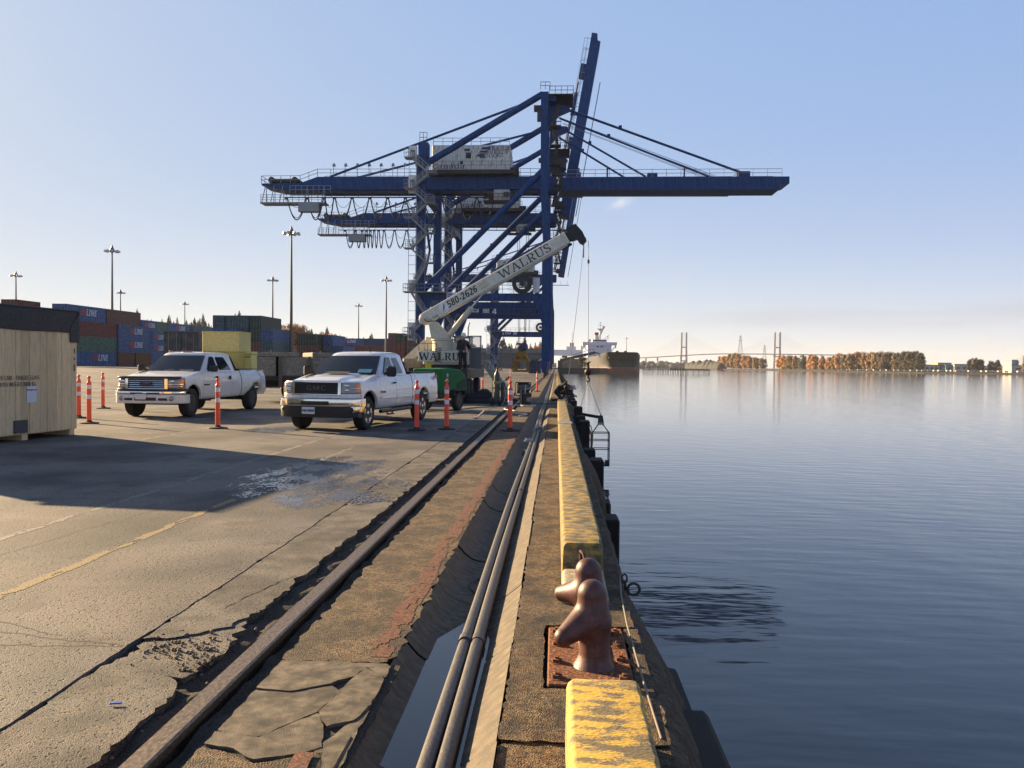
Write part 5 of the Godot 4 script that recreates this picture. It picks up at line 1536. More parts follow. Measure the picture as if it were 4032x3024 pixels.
func build_mobile_crane() -> void:
	var cream := mat("walrus_cream", 0.60, 0.57, 0.46, 0.55, {"tex": "dirt", "scale": 0.35})
	var pale := mat("walrus_white", 0.66, 0.65, 0.57, 0.55, {"tex": "dirt", "scale": 0.3})
	var dk := mat("works_dark", 0.03, 0.03, 0.032, 0.65, {"tex": "grime", "scale": 0.8})
	var ink := mat("walrus_ink", 0.012, 0.028, 0.026, 0.6)
	var steel := mat("rod_steel", 0.5, 0.5, 0.5, 0.25, {"metal": 0.9})
	var o := thing("mobile_crane", "cream mobile crane lettered WALRUS with its boom raised over the river", "crane", Vector3(-5.0, 0, -36.5))
	var P := func(x: float, y: float, z := 0.0) -> Vector3: return Vector3(x + 5.0, y, z)
	# carrier
	put(o, "carrier_deck", MB.new().cbox(P.call(-5.0, 1.22, -2.4), Vector3(2.45, 0.42, 8.6), 0.03).box(P.call(-5.0, 0.85, -2.4), Vector3(0.9, 0.5, 8.4)), dk)
	put(o, "rear_skirt", MB.new().cbox(P.call(-3.86, 0.92, 1.82), Vector3(0.22, 1.1, 0.1), 0.01).cbox(P.call(-6.14, 0.92, 1.82), Vector3(0.22, 1.1, 0.1), 0.01).box(P.call(-5.0, 1.0, 1.85), Vector3(2.2, 0.3, 0.08)), dk)
	for s in [-1.0, 1.0]:
		put(o, "tail_lamp", MB.new().cyl(P.call(-5.0 + s * 1.13, 1.12, 1.86), P.call(-5.0 + s * 1.13, 1.12, 1.89), 0.05, 12), mat("red_lamp", 0.35, 0.03, 0.025, 0.25))
		for z in [0.6, -0.75, -5.2]: wheel(o, P.call(-5.0 + s * 0.98, 0.5, z), 0.5, 0.5 if z > -3.0 else 0.3, s, 1)
	put(o, "carrier_cab", MB.new().cbox(P.call(-5.55, 1.7, -6.0), Vector3(1.2, 1.1, 1.6), 0.06), cream)
	# slewing upper
	put(o, "slew_ring", MB.new().cyl(P.call(-5.0, 1.42, -0.1), P.call(-5.0, 1.62, -0.1), 0.75, 24), dk)
	put(o, "upper_frame", MB.new().cbox(P.call(-4.85, 1.92, -0.2), Vector3(2.0, 0.62, 1.3), 0.03).cbox(P.call(-4.35, 2.38, -0.3), Vector3(0.9, 0.5, 0.9), 0.03), cream)
	put(o, "turret", MB.new().lathe([Vector2(0.46, 2.2), Vector2(0.46, 2.68), Vector2(0.52, 2.69), Vector2(0.52, 2.73), Vector2(0.47, 2.74), Vector2(0.47, 2.78), Vector2(0.0, 2.79)], Transform3D(Basis(), P.call(-5.03, 0, 0.05)), 28), cream)
	put(o, "boom_foot", MB.new().prism(PackedVector2Array([Vector2(-0.62, 3.4), Vector2(-0.5, 2.78), Vector2(0.27, 2.78), Vector2(0.25, 2.95), Vector2(0.1, 3.06), Vector2(-0.32, 3.52)]), 0.07, Transform3D(Basis(), Vector3(0, 0, 0.3))).prism(PackedVector2Array([Vector2(-0.62, 3.4), Vector2(-0.5, 2.78), Vector2(0.27, 2.78), Vector2(0.25, 2.95), Vector2(0.1, 3.06), Vector2(-0.32, 3.52)]), 0.07, Transform3D(Basis(), Vector3(0, 0, -0.4))).cyl(P.call(-4.82, 2.9, -0.42), P.call(-4.82, 2.9, 0.4), 0.07).box(P.call(-5.3, 2.9, -0.02), Vector3(0.4, 0.3, 0.6)), cream)
	# boom
	var ang := atan2(3.72, 6.45)
	var B := Basis(Vector3.BACK, ang)
	var piv: Vector3 = P.call(-5.88, 3.6, 0.0)
	var S := func(s: float, t: float, z := 0.0) -> Vector3: return piv + B * Vector3(s, t, z)
	var rings := []
	for q in [[-0.12, 0.2], [0.0, 0.265], [0.25, 0.28], [7.2, 0.27], [7.25, 0.27]]:
		var ring := PackedVector3Array()
		for e in [[-1, -1, 0.03], [-1, -1, 0], [1, -1, 0], [1, 1, 0], [-1, 1, 0]]: pass
		for e in [[0.23, -q[1] + 0.03], [0.2, -q[1]], [-0.2, -q[1]], [-0.23, -q[1] + 0.03], [-0.23, q[1] - 0.03], [-0.2, q[1]], [0.2, q[1]], [0.23, q[1] - 0.03]]:
			ring.append(S.call(q[0], e[1], e[0]))
		rings.append(ring)
	var bm := put(o, "boom", MB.new().loft(rings, true, true, false), pale)
	put(bm, "boom_underside", MB.new().box(S.call(4.9, -0.3, 0.0), Vector3(4.4, 0.06, 0.34), B), cream)
	put(bm, "boom_band", MB.new().box(S.call(7.05, 0.0, 0.0), Vector3(0.07, 0.6, 0.5), B), cream)
	put(bm, "band_clamp", MB.new().box(S.call(7.05, -0.33, 0.0), Vector3(0.5, 0.08, 0.3), B), dk)
	put(bm, "inner_section", MB.new().box(S.call(7.35, 0.0, 0.0), Vector3(0.35, 0.42, 0.36), B), dk)
	put(o, "boom_head", MB.new().prism(PackedVector2Array([Vector2(7.35, 0.26), Vector2(7.5, 0.36), Vector2(7.85, 0.34), Vector2(7.95, -0.1), Vector2(7.92, -0.55), Vector2(7.68, -0.6), Vector2(7.6, -0.28), Vector2(7.38, -0.24)]), 0.42, Transform3D(B, piv + B * Vector3(0, 0, -0.21))), mat("head_black", 0.018, 0.018, 0.019, 0.6))
	for z in [-0.12, 0.12]:
		put(o, "sheave", MB.new().cyl(S.call(7.78, -0.42, z - 0.03), S.call(7.78, -0.42, z + 0.03), 0.17, 18), dk)
	put(o, "boom_pivot", MB.new().cyl(S.call(-0.02, -0.02, -0.32), S.call(-0.02, -0.02, 0.32), 0.16, 18).ball(S.call(0.0, -0.02, 0.26), Vector3(0.2, 0.2, 0.1)), cream)
	words(bm, "WALRUS", 0.37, S.call(5.12, 0.0, 0.232), B, ink, "Droid Serif", false, 1.18)
	words(bm, "580-2626", 0.30, S.call(1.98, 0.02, 0.232), B * Basis(Vector3(1, 0, 0), Vector3(0.12, 1, 0), Vector3(0, 0, 1)), ink, "Droid Sans", true, 0.86)
	words(bm, "25 TON", 0.11, S.call(0.42, -0.16, 0.232), B, ink, "Droid Sans", false, 1.0)
	var em := put(bm, "emblem_disc", MB.new().cyl(S.call(1.05, 0.0, 0.22), S.call(1.05, 0.0, 0.236), 0.235, 28), mat("emblem_white", 0.72, 0.72, 0.7, 0.6))
	put(em, "emblem_figure", MB.new().prism(PackedVector2Array([Vector2(-0.02, 0.2), Vector2(0.03, 0.1), Vector2(0.025, -0.1), Vector2(0.0, -0.16), Vector2(-0.03, -0.05)]), 0.006, Transform3D(B * Basis(Vector3.BACK, -ang), S.call(1.05, 0.0, 0.238))).prism(PackedVector2Array([Vector2(-0.15, -0.1), Vector2(0.0, -0.19), Vector2(0.15, -0.1), Vector2(0.0, -0.21)]), 0.006, Transform3D(B * Basis(Vector3.BACK, -ang), S.call(1.05, 0.0, 0.238))), ink)
	put(bm, "bracket", MB.new().box(S.call(3.05, 0.02, 0.25), Vector3(0.26, 0.16, 0.05), B).box(S.call(3.05, 0.12, 0.25), Vector3(0.36, 0.03, 0.06), B).box(S.call(3.05, -0.08, 0.25), Vector3(0.36, 0.03, 0.06), B), cream)
	# lift ram
	put(o, "lift_ram", MB.new().cyl(P.call(-4.78, 2.88, 0.02), P.call(-3.82, 4.08, 0.02), 0.125, 18).ball(P.call(-3.82, 4.08, 0.02), Vector3(0.14, 0.14, 0.14)), cream)
	put(o, "ram_rod", MB.new().cyl(P.call(-3.82, 4.08, 0.02), P.call(-3.28, 4.75, 0.02), 0.06, 14), steel)
	put(o, "hydraulic_hose", MB.new().tube([S.call(0.0, 0.05, 0.33), S.call(0.15, -0.2, 0.36), S.call(0.45, -0.34, 0.3), S.call(0.7, -0.3, 0.26)], 0.02, 6).tube([P.call(-4.6, 2.8, 0.3), P.call(-4.4, 3.1, 0.3), P.call(-4.1, 3.6, 0.25)], 0.02, 6), dk)
	# lettered side board
	var sb := put(o, "side_board", MB.new().cbox(P.call(-5.0, 1.97, 0.52), Vector3(2.1, 0.47, 0.05), 0.012), pale)
	words(sb, "WALRUS", 0.335, P.call(-5.0, 1.965, 0.55), Basis(), ink, "Droid Serif", true, 0.98)
	var rl := MB.new()
	rl.railing(P.call(-6.02, 2.2, 0.5), P.call(-5.25, 2.2, 0.5), 0.34, 0.38, 0.022, 1)
	put(sb, "guard_rail", rl, dk)
	var coil := []
	for i in 90:
		var t := i / 89.0
		coil.append(P.call(-5.16 + 0.14 * sin(t * 40.0), lerpf(2.35, 1.72, t), 0.62 + 0.04 * cos(t * 40.0)))
	put(o, "coiled_hose", MB.new().tube(coil, 0.014, 5), mat("hose_grey", 0.10, 0.095, 0.09, 0.7))
	put(o, "fuel_can", MB.new().cbox(P.call(-5.55, 1.58, 0.35), Vector3(0.34, 0.26, 0.25), 0.02), mat("can_yellow", 0.6, 0.45, 0.02, 0.5))
	# operator's cab with its door swung open
	var cb := put(o, "operator_cab", MB.new().box(P.call(-4.18, 1.9, -0.55), Vector3(0.72, 0.9, 1.2)).box(P.call(-4.18, 2.86, -0.5), Vector3(0.8, 0.08, 1.3)).box(P.call(-4.51, 2.6, 0.02), Vector3(0.06, 0.55, 0.06)).box(P.call(-3.85, 2.6, 0.02), Vector3(0.06, 0.55, 0.06)).box(P.call(-4.51, 2.6, -1.1), Vector3(0.06, 0.55, 0.06)).box(P.call(-3.85, 2.6, -1.1), Vector3(0.06, 0.55, 0.06)), mat("cab_grey", 0.17, 0.17, 0.16, 0.6))
	var pane := mat("cab_pane", 0.3, 0.33, 0.33, 0.05)
	pane.transparency = BaseMaterial3D.TRANSPARENCY_ALPHA
	pane.albedo_color.a = 0.22
	put(cb, "window_pane", MB.new().box(P.call(-4.18, 2.6, 0.02), Vector3(0.6, 0.5, 0.01)), pane)
	put(cb, "seat", MB.new().cbox(P.call(-4.2, 2.45, -0.5), Vector3(0.4, 0.5, 0.12), 0.03), dk)
	var dr := put(o, "cab_door", MB.new().prism(PackedVector2Array([Vector2(1.22, 1.45), Vector2(1.7, 1.45), Vector2(1.7, 2.36), Vector2(1.22, 2.36)]), 0.05, Transform3D(Basis(), Vector3(0, 0, 0.25))), mat("door_dark", 0.09, 0.095, 0.095, 0.6))
	put(dr, "door_frame", MB.new().box(P.call(-3.75, 2.62, 0.275), Vector3(0.07, 0.52, 0.05)).box(P.call(-3.33, 2.62, 0.275), Vector3(0.07, 0.52, 0.05)).box(P.call(-3.54, 2.87, 0.275), Vector3(0.49, 0.07, 0.05)).box(P.call(-3.54, 2.38, 0.275), Vector3(0.49, 0.06, 0.05)), pale)
	put(dr, "window_pane", MB.new().box(P.call(-3.54, 2.62, 0.275), Vector3(0.36, 0.42, 0.008)), pane)
	put(o, "grab_rail", MB.new().cyl(P.call(-3.86, 1.75, 0.62), P.call(-3.84, 2.4, 0.62), 0.018, 8).cyl(P.call(-3.86, 1.75, 0.62), P.call(-3.86, 1.75, 0.3), 0.018, 8), pale)
	put(o, "exhaust_stack", MB.new().cyl(P.call(-4.02, 2.9, -0.9), P.call(-4.02, 3.35, -0.9), 0.05, 12).cyl(P.call(-4.02, 3.35, -0.9), P.call(-3.97, 3.55, -0.9), 0.05, 12), mat("stack_white", 0.6, 0.55, 0.52, 0.4, {"metal": 0.5}))
	# outriggers
	put(o, "outrigger", MB.new().beam(P.call(-5.75, 2.75, -0.9), P.call(-7.15, 1.45, -0.9), 0.34, 0.34).cbox(P.call(-5.7, 2.55, -0.9), Vector3(0.5, 0.6, 0.5), 0.05), cream)
	put(o, "outrigger_foot", MB.new().beam(P.call(-7.2, 1.62, -0.9), P.call(-6.15, 1.25, -0.9), 0.2, 0.14).beam(P.call(-7.1, 1.5, -0.9), P.call(-7.35, 0.1, -0.9), 0.16, 0.16).cbox(P.call(-7.35, 0.06, -0.9), Vector3(0.6, 0.12, 0.6), 0.02), cream)
	put(o, "outrigger", MB.new().prism(PackedVector2Array([Vector2(1.45, 1.86), Vector2(1.85, 1.86), Vector2(3.05, 0.25), Vector2(3.05, 0.06), Vector2(2.72, 0.06)]), 0.4, Transform3D(Basis(), Vector3(0, 0, -1.6))), mat("outrigger_grey", 0.58, 0.57, 0.52, 0.6, {"tex": "grime", "scale": 0.5}))
	put(o, "outrigger_foot", MB.new().cbox(P.call(-2.05, 0.04, -1.4), Vector3(0.6, 0.08, 0.6), 0.02), dk)
	put(o, "mirror", MB.new().cbox(P.call(-6.1, 2.62, 0.3), Vector3(0.12, 0.2, 0.06), 0.02), dk)
	# hook line and ball
	var rope := mat("wire_rope", 0.20, 0.20, 0.20, 0.55, {"metal": 0.4})
	var hk := thing("crane_hook", "rusty red ball hook hanging on the mobile crane's wire over the river", "hook", Vector3(1.36, 1.0, -35.6))
	put(hk, "wire", MB.new().cyl(Vector3(0, 0.75, 0), Vector3(-0.02, 6.1, -0.9), 0.013, 6), rope)
	put(hk, "stop_block", MB.new().cyl(Vector3(-0.02, 5.1, -0.74), Vector3(-0.02, 5.25, -0.76), 0.05, 8), dk)
	var red := mat("hook_red", 0.16, 0.045, 0.03, 0.6, {"tex": "rust", "scale": 3.0})
	put(hk, "ball", MB.new().ball(Vector3(0, 0.37, 0), Vector3(0.155, 0.15, 0.155), 18, 12), red)
	put(hk, "swivel", MB.new().cyl(Vector3(0, 0.48, 0), Vector3(0, 0.62, 0), 0.06, 10).box(Vector3(0, 0.68, 0), Vector3(0.09, 0.16, 0.06)).cyl(Vector3(-0.06, 0.74, 0), Vector3(0.1, 0.8, 0), 0.03, 8), dk)
	put(hk, "hook", MB.new().cyl(Vector3(0, 0.24, 0), Vector3(0, 0.12, 0), 0.045, 10).tube([Vector3(0, 0.14, 0), Vector3(0.07, 0.05, 0), Vector3(0.05, -0.04, 0), Vector3(-0.03, -0.05, 0), Vector3(-0.07, 0.0, 0)], [0.035, 0.035, 0.032, 0.026, 0.012], 8), dk)
	put(hk, "chain_shackle", MB.new().tube([Vector3(-0.05, 0.2, 0), Vector3(-0.06, 0.06, 0), Vector3(-0.02, -0.04, 0)], 0.014, 6), pale)
	var tl := thing("tag_line", "thin wire hanging at a slant from the crane boom head to the wharf edge", "cable")
	put(tl, "wire", MB.new().tube([Vector3(1.12, 6.9, -36.5), Vector3(1.0, 5.5, -36.5), Vector3(0.8, 3.6, -36.6), Vector3(0.6, 1.6, -36.8), Vector3(0.42, 0.3, -37.0)], 0.012, 6), rope)
	var chn := MB.new()
	for i in 9: chn.ball(Vector3(1.13, 6.95 - i * 0.07, -36.48), Vector3(0.03, 0.04, 0.02), 6, 4)
	put(tl, "chain", chn, dk)
	build_basket(rope, dk)

func build_basket(rope: Material, dk: Material) -> void:
	var o := thing("work_basket", "dark steel work basket slung over the river beside the wharf face", "basket", Vector3(1.45, -2.6, -35.6))
	var b := mat("basket_steel", 0.035, 0.034, 0.038, 0.55)
	var W := Vector3(1.45, -2.6, -35.6)
	var L := func(x: float, y: float, dz := 0.0) -> Vector3: return Vector3(x, y, -35.6 + dz) - W
	put(o, "top_bar", MB.new().beam(L.call(0.98, -0.45, -0.5), L.call(1.92, -0.56, 0.3), 0.1, 0.12), b)
	for q in [[1.9, -0.66, 0.3], [1.0, -0.6, -0.5]]:
		put(o, "lift_plate", MB.new().prism(PackedVector2Array([Vector2(-0.09, 0.19), Vector2(0.09, 0.19), Vector2(0.15, -0.2), Vector2(-0.13, -0.2)]), 0.03, Transform3D(Basis(), L.call(q[0], q[1], q[2]))), b)
	put(o, "rating_plate", MB.new().box(L.call(1.9, -0.82, 0.34), Vector3(0.21, 0.1, 0.01)), mat("plate_white", 0.55, 0.55, 0.56, 0.5))
	for q in [[1.80, -0.86, 1.54, -1.24, 0.3], [2.0, -0.86, 2.28, -1.22, 0.3], [0.92, -0.8, 0.8, -1.24, -0.5], [1.08, -0.8, 1.5, -1.24, -0.5]]:
		put(o, "hanger", MB.new().beam(L.call(q[0], q[1], q[4]), L.call(q[2], q[3], q[4]), 0.045, 0.045), b)
	for q in [[2.28, 0.3], [1.54, 0.3], [2.28, -0.5], [0.85, -0.5], [0.95, 0.3]]:
		put(o, "corner_post", MB.new().beam(L.call(q[0], -1.22, q[1]), L.call(q[0], -2.58, q[1]), 0.04, 0.04), b)
	for y in [-1.24, -1.56, -1.93]:
		put(o, "guard_rail", MB.new().beam(L.call(0.95, y, 0.3), L.call(2.28, y + 0.015, 0.3), 0.032, 0.032).beam(L.call(2.28, y + 0.015, 0.3), L.call(2.28, y, -0.5), 0.032, 0.032).beam(L.call(2.28, y, -0.5), L.call(0.85, y, -0.5), 0.032, 0.032), b)
	put(o, "floor", MB.new().box(L.call(1.58, -2.6, -0.1), Vector3(1.44, 0.08, 0.85)).box(L.call(2.2, -2.5, 0.3), Vector3(0.2, 0.26, 0.05)), b)
	for q in [[1.0, -0.4, -0.5], [1.9, -0.46, 0.3]]:
		put(o, "sling", MB.new().cyl(L.call(1.36, 1.0, 0.0), L.call(q[0], q[1], q[2]), 0.016, 6).ball(L.call(q[0], q[1] + 0.03, q[2]), Vector3(0.035, 0.05, 0.02), 8, 6), rope)
	var hb := thing("hose_bundle", "red and yellow hoses draped over the side of the work basket", "hose")
	for q in [[mat("hose_red", 0.35, 0.05, 0.03, 0.6), 0.0], [mat("hose_orange", 0.42, 0.16, 0.05, 0.6), 0.09], [mat("hose_green", 0.10, 0.3, 0.12, 0.6), 0.2]]:
		put(hb, "hose", MB.new().tube([Vector3(0.55, 0.05, -34.6), Vector3(0.95 + q[1], -0.55, -35.0), Vector3(1.3 + q[1], -0.95, -35.28), Vector3(1.5 + q[1] * 0.4, -1.3, -35.28), Vector3(1.5 + q[1] * 0.3, -1.8, -35.28), Vector3(1.4, -2.1 + q[1], -35.4)], 0.022, 7), q[0])

func delineator() -> Node3D:
	var o := thing("delineator_post", "", "delineator", Vector3.ZERO, 0.0, "orange delineator posts round the work area")
	var org := mat("delineator_orange", 1.0, 0.105, 0.045, 0.4, {"tex": "dirt", "scale": 0.9, "world": false})
	var wht := mat("reflective", 0.66, 0.66, 0.68, 0.35)
	put(o, "base", MB.new().lathe([Vector2(0.24, 0.0), Vector2(0.24, 0.02), Vector2(0.21, 0.035), Vector2(0.08, 0.045), Vector2(0.07, 0.08), Vector2(0.0, 0.08)], Transform3D(), 8), mat("base_rubber", 0.02, 0.02, 0.02, 0.85))
	put(o, "post", MB.new().lathe([Vector2(0.062, 0.03), Vector2(0.058, 0.1), Vector2(0.056, 1.0), Vector2(0.060, 1.03), Vector2(0.06, 1.055), Vector2(0.045, 1.075), Vector2(0.034, 1.11), Vector2(0.03, 1.14)], Transform3D(), 20), org)
	put(o, "handle", MB.new().lathe([Vector2(0.03, 1.13), Vector2(0.024, 1.16), Vector2(0.036, 1.18), Vector2(0.046, 1.2), Vector2(0.04, 1.225), Vector2(0.0, 1.23)], Transform3D(), 16), org)
	for y in [[0.90, 1.0], [0.64, 0.745]]:
		put(o, "reflective_band", MB.new().lathe([Vector2(0.0572, y[0]), Vector2(0.0585, y[0] + 0.003), Vector2(0.0585, y[1] - 0.003), Vector2(0.0572, y[1])], Transform3D(), 20, false), wht)
	return o

func build_gear() -> void:
	var dk: Material = M["works_dark"]
	var d := delineator()
	var first := true
	for q in [[-12.12, -20.89, "orange delineator post standing close beside the wooden crate"], [-15.51, -27.58, "orange delineator post standing alone out past the crate corner"], [-13.52, -22.79, "orange delineator post half hidden by the corner of the wooden crate"], [-8.28, -19.87, "orange delineator post standing between the two white pickups"], [-3.41, -20.15, "orange delineator post in front of the clean pickup's rear wheel"], [-2.72, -20.51, "orange delineator post in front of the green compressor"], [-1.13, -20.4, "orange delineator post standing between crane rail and trough"], [-4.85, -54.5, "orange delineator post beyond the gas cylinders on the open apron"], [-4.36, -78.8, "farthest orange delineator post on the apron, past the crane's outrigger"], [-1.19, -51.5, "orange delineator post beside the crane rail beyond the generator"]]:
		var p := Vector3(q[0], 0, q[1])
		if first:
			d.position = p; d.set_meta("label", q[2]); first = false
		else: copy(d, p, rng.randf() * 3.0, q[2])
	# towed compressor
	var grn := mat("compressor_green", 0.012, 0.135, 0.045, 0.6, {"tex": "dirt", "scale": 0.8, "spec": 0.3})
	var o := thing("air_compressor", "green towed air compressor with louvred side behind the pickup's tailgate", "compressor", Vector3(-4.12, 0, -29.35), deg_to_rad(-20.0))
	var rings := []
	for q in [[0.98, 1.455, 0.555], [0.95, 1.48, 0.565], [0.3, 1.5, 0.57], [-0.4, 1.46, 0.57], [-0.85, 1.28, 0.56], [-1.0, 1.0, 0.54]]:
		var w: float = q[2]
		rings.append(PackedVector3Array([Vector3(w, 0.72, q[0]), Vector3(w, q[1] - 0.06, q[0]), Vector3(w - 0.025, q[1] - 0.018, q[0]), Vector3(w - 0.07, q[1], q[0]), Vector3(-w + 0.07, q[1], q[0]), Vector3(-w + 0.025, q[1] - 0.018, q[0]), Vector3(-w, q[1] - 0.06, q[0]), Vector3(-w, 0.72, q[0])]))
	var cv := put(o, "canopy", MB.new().loft(rings, true, true, false), grn)
	for i in 7:
		put(cv, "louvre", MB.new().box(Vector3(0.585, 0.88 + 0.012 * i, -0.22 - i * 0.1), Vector3(0.02, 0.2 + 0.024 * i, 0.055)), mat("louvre_dark", 0.012, 0.05, 0.022, 0.6))
	put(cv, "canopy_seam", MB.new().beam(Vector3(0.575, 0.92, 0.55), Vector3(0.575, 1.18, -0.1), 0.012, 0.02).beam(Vector3(0.575, 1.18, -0.1), Vector3(0.575, 1.3, -0.5), 0.012, 0.02), M["louvre_dark"])
	words(cv, "SUNBELT", 0.1, Vector3(-0.18, 0.80, 0.99), Basis(), mat("number_white", 0.75, 0.75, 0.75, 0.6), "Droid Sans", true, 1.1)
	for q in [[0.36, 1.25, 0.09, 0.12], [0.4, 1.1, 0.15, 0.07]]:
		put(cv, "decal", MB.new().box(Vector3(0.573, q[1], q[0] + 0.2), Vector3(0.006, q[3], q[2])), mat("decal_pale", 0.4, 0.5, 0.42, 0.5))
	put(o, "underframe", MB.new().box(Vector3(0, 0.58, 0.0), Vector3(1.0, 0.28, 1.9)).box(Vector3(0, 0.5, 1.0), Vector3(1.2, 0.12, 0.1)).beam(Vector3(0, 0.5, 0.9), Vector3(0, 0.45, 1.9), 0.1, 0.1), dk)
	put(o, "document_tube", MB.new().box(Vector3(-0.25, 0.56, 0.97), Vector3(0.2, 0.2, 0.02)), mat("plate_white", 0.55, 0.55, 0.56, 0.5))
	for s in [-1.0, 1.0]:
		wheel(o, Vector3(s * 0.62, 0.34, -0.1), 0.34, 0.2, s, 1)
		put(o, "mudguard", MB.new().box(Vector3(s * 0.62, 0.72, -0.1), Vector3(0.26, 0.04, 0.85)).box(Vector3(s * 0.62, 0.62, -0.5), Vector3(0.26, 0.2, 0.04)).box(Vector3(s * 0.62, 0.62, 0.31), Vector3(0.26, 0.2, 0.04)), dk)
	put(o, "jack_leg", MB.new().cyl(Vector3(0.0, 0.02, 1.35), Vector3(0.0, 0.5, 1.35), 0.035, 10).box(Vector3(0.0, 0.03, 1.35), Vector3(0.35, 0.05, 0.25)), M["walrus_cream"])
	# oxygen and acetylene cart
	o = thing("gas_cylinder_cart", "two dark gas cylinders strapped on a wheeled cart with regulators", "gas cart", Vector3(-2.36, 0, -33.2), 0.15)
	var cyl := mat("cylinder_green", 0.045, 0.055, 0.05, 0.45)
	put(o, "cylinder", MB.new().lathe([Vector2(0.0, 0.07), Vector2(0.115, 0.08), Vector2(0.118, 1.18), Vector2(0.105, 1.27), Vector2(0.06, 1.36), Vector2(0.035, 1.40), Vector2(0.035, 1.47), Vector2(0.0, 1.48)], Transform3D(Basis(), Vector3(-0.02, 0, 0)), 20), cyl)
	put(o, "cylinder", MB.new().lathe([Vector2(0.0, 0.07), Vector2(0.1, 0.08), Vector2(0.1, 0.85), Vector2(0.08, 0.92), Vector2(0.03, 0.96), Vector2(0.0, 1.0)], Transform3D(Basis(), Vector3(0.24, 0, -0.02)), 18), cyl)
	put(o, "cart_frame", MB.new().tube([Vector3(-0.2, 0.1, -0.1), Vector3(-0.2, 1.0, -0.12), Vector3(-0.18, 1.05, -0.12)], 0.015, 6).tube([Vector3(0.4, 0.1, -0.1), Vector3(0.4, 0.9, -0.12)], 0.015, 6).box(Vector3(0.1, 0.06, 0.0), Vector3(0.66, 0.03, 0.3)).box(Vector3(0.1, 0.7, 0.1), Vector3(0.62, 0.04, 0.02)), dk)
	put(o, "strap", MB.new().box(Vector3(-0.02, 0.93, 0.0), Vector3(0.3, 0.08, 0.26)), mat("strap_tan", 0.30, 0.24, 0.12, 0.7))
	for x in [-0.24, 0.08]:
		put(o, "wheel", MB.new().cyl(Vector3(x - 0.02, 0.11, 0.16), Vector3(x + 0.05, 0.11, 0.19), 0.11, 18), M["tyre"])
	put(o, "valve", MB.new().cyl(Vector3(-0.06, 1.5, 0), Vector3(0.06, 1.5, 0), 0.03, 10).box(Vector3(0.06, 1.44, 0), Vector3(0.12, 0.04, 0.04)).cyl(Vector3(0.1, 1.42, 0.02), Vector3(0.1, 1.42, 0.05), 0.04, 12), mat("brass", 0.30, 0.2, 0.1, 0.4, {"metal": 0.7}))
	put(o, "regulator", MB.new().cyl(Vector3(0.36, 1.05, 0.0), Vector3(0.36, 1.05, 0.04), 0.05, 14).cyl(Vector3(0.44, 1.12, 0.0), Vector3(0.44, 1.12, 0.04), 0.05, 14).beam(Vector3(0.24, 0.98, 0.02), Vector3(0.42, 1.06, 0.02), 0.03, 0.03), mat("regulator_dark", 0.05, 0.012, 0.012, 0.4))
	put(o, "gas_hose", MB.new().tube([Vector3(0.08, 1.42, 0.02), Vector3(0.22, 1.35, 0.06), Vector3(0.3, 1.2, 0.06), Vector3(0.26, 1.0, 0.08), Vector3(0.42, 0.85, 0.08), Vector3(0.5, 0.7, 0.05), Vector3(0.46, 0.5, 0.06)], 0.012, 6).tube([Vector3(0.28, 0.75, 0.12), Vector3(0.31, 0.4, 0.16), Vector3(0.26, 0.15, 0.2), Vector3(0.15, 0.03, 0.25)], 0.014, 6), mat("hose_pale", 0.38, 0.36, 0.32, 0.6))
	# generator
	o = thing("portable_generator", "black portable generator with a control panel in a tube frame", "generator", Vector3(-1.72, 0, -42.9), 0.1)
	put(o, "engine_block", MB.new().cbox(Vector3(0, 0.42, 0), Vector3(0.66, 0.5, 0.5), 0.03), dk)
	var pn := put(o, "control_panel", MB.new().cbox(Vector3(0, 0.48, 0.26), Vector3(0.56, 0.26, 0.03), 0.008), mat("panel_grey", 0.11, 0.11, 0.115, 0.5))
	for i in 4: put(pn, "socket", MB.new().cyl(Vector3(-0.2 + i * 0.13, 0.45, 0.27), Vector3(-0.2 + i * 0.13, 0.45, 0.285), 0.04, 10), dk)
	var fr := MB.new()
	for x in [-0.38, 0.38]:
		fr.tube([Vector3(x, 0.05, 0.3), Vector3(x, 0.72, 0.3), Vector3(x, 0.76, 0.26), Vector3(x, 0.76, -0.26), Vector3(x, 0.72, -0.3), Vector3(x, 0.05, -0.3)], 0.02, 8)
	for q in [[0.05, 0.3], [0.05, -0.3], [0.74, 0.28], [0.74, -0.28]]: fr.cyl(Vector3(-0.38, q[0], q[1]), Vector3(0.38, q[0], q[1]), 0.02, 8)
	put(o, "tube_frame", fr, dk)
	put(o, "fuel_tank", MB.new().cbox(Vector3(0, 0.7, 0), Vector3(0.6, 0.12, 0.44), 0.04), dk)
	for s in [-1.0, 1.0]: put(o, "wheel", MB.new().cyl(Vector3(s * 0.4, 0.1, -0.22), Vector3(s * 0.46, 0.1, -0.22), 0.1, 14), M["tyre"])
	# welding set on a stand
	o = thing("welding_set", "small dark welding set on a steel stand beside the trough", "welder", Vector3(-1.2, 0, -32.7), 0.2)
	put(o, "case", MB.new().cbox(Vector3(0.02, 0.3, 0), Vector3(0.3, 0.44, 0.4), 0.02), dk)
	put(o, "side_plate", MB.new().cbox(Vector3(-0.2, 0.35, 0.05), Vector3(0.06, 0.6, 0.2), 0.01), mat("stand_green", 0.10, 0.13, 0.10, 0.6))
	put(o, "post", MB.new().cyl(Vector3(-0.05, 0.5, 0.1), Vector3(-0.02, 0.86, 0.1), 0.025, 8).cyl(Vector3(0.16, 0.5, 0.1), Vector3(0.2, 0.82, 0.05), 0.018, 8).cyl(Vector3(-0.08, 0.66, 0.1), Vector3(0.2, 0.74, 0.1), 0.018, 8), mat("galv_post", 0.35, 0.33, 0.28, 0.45, {"metal": 0.4}))
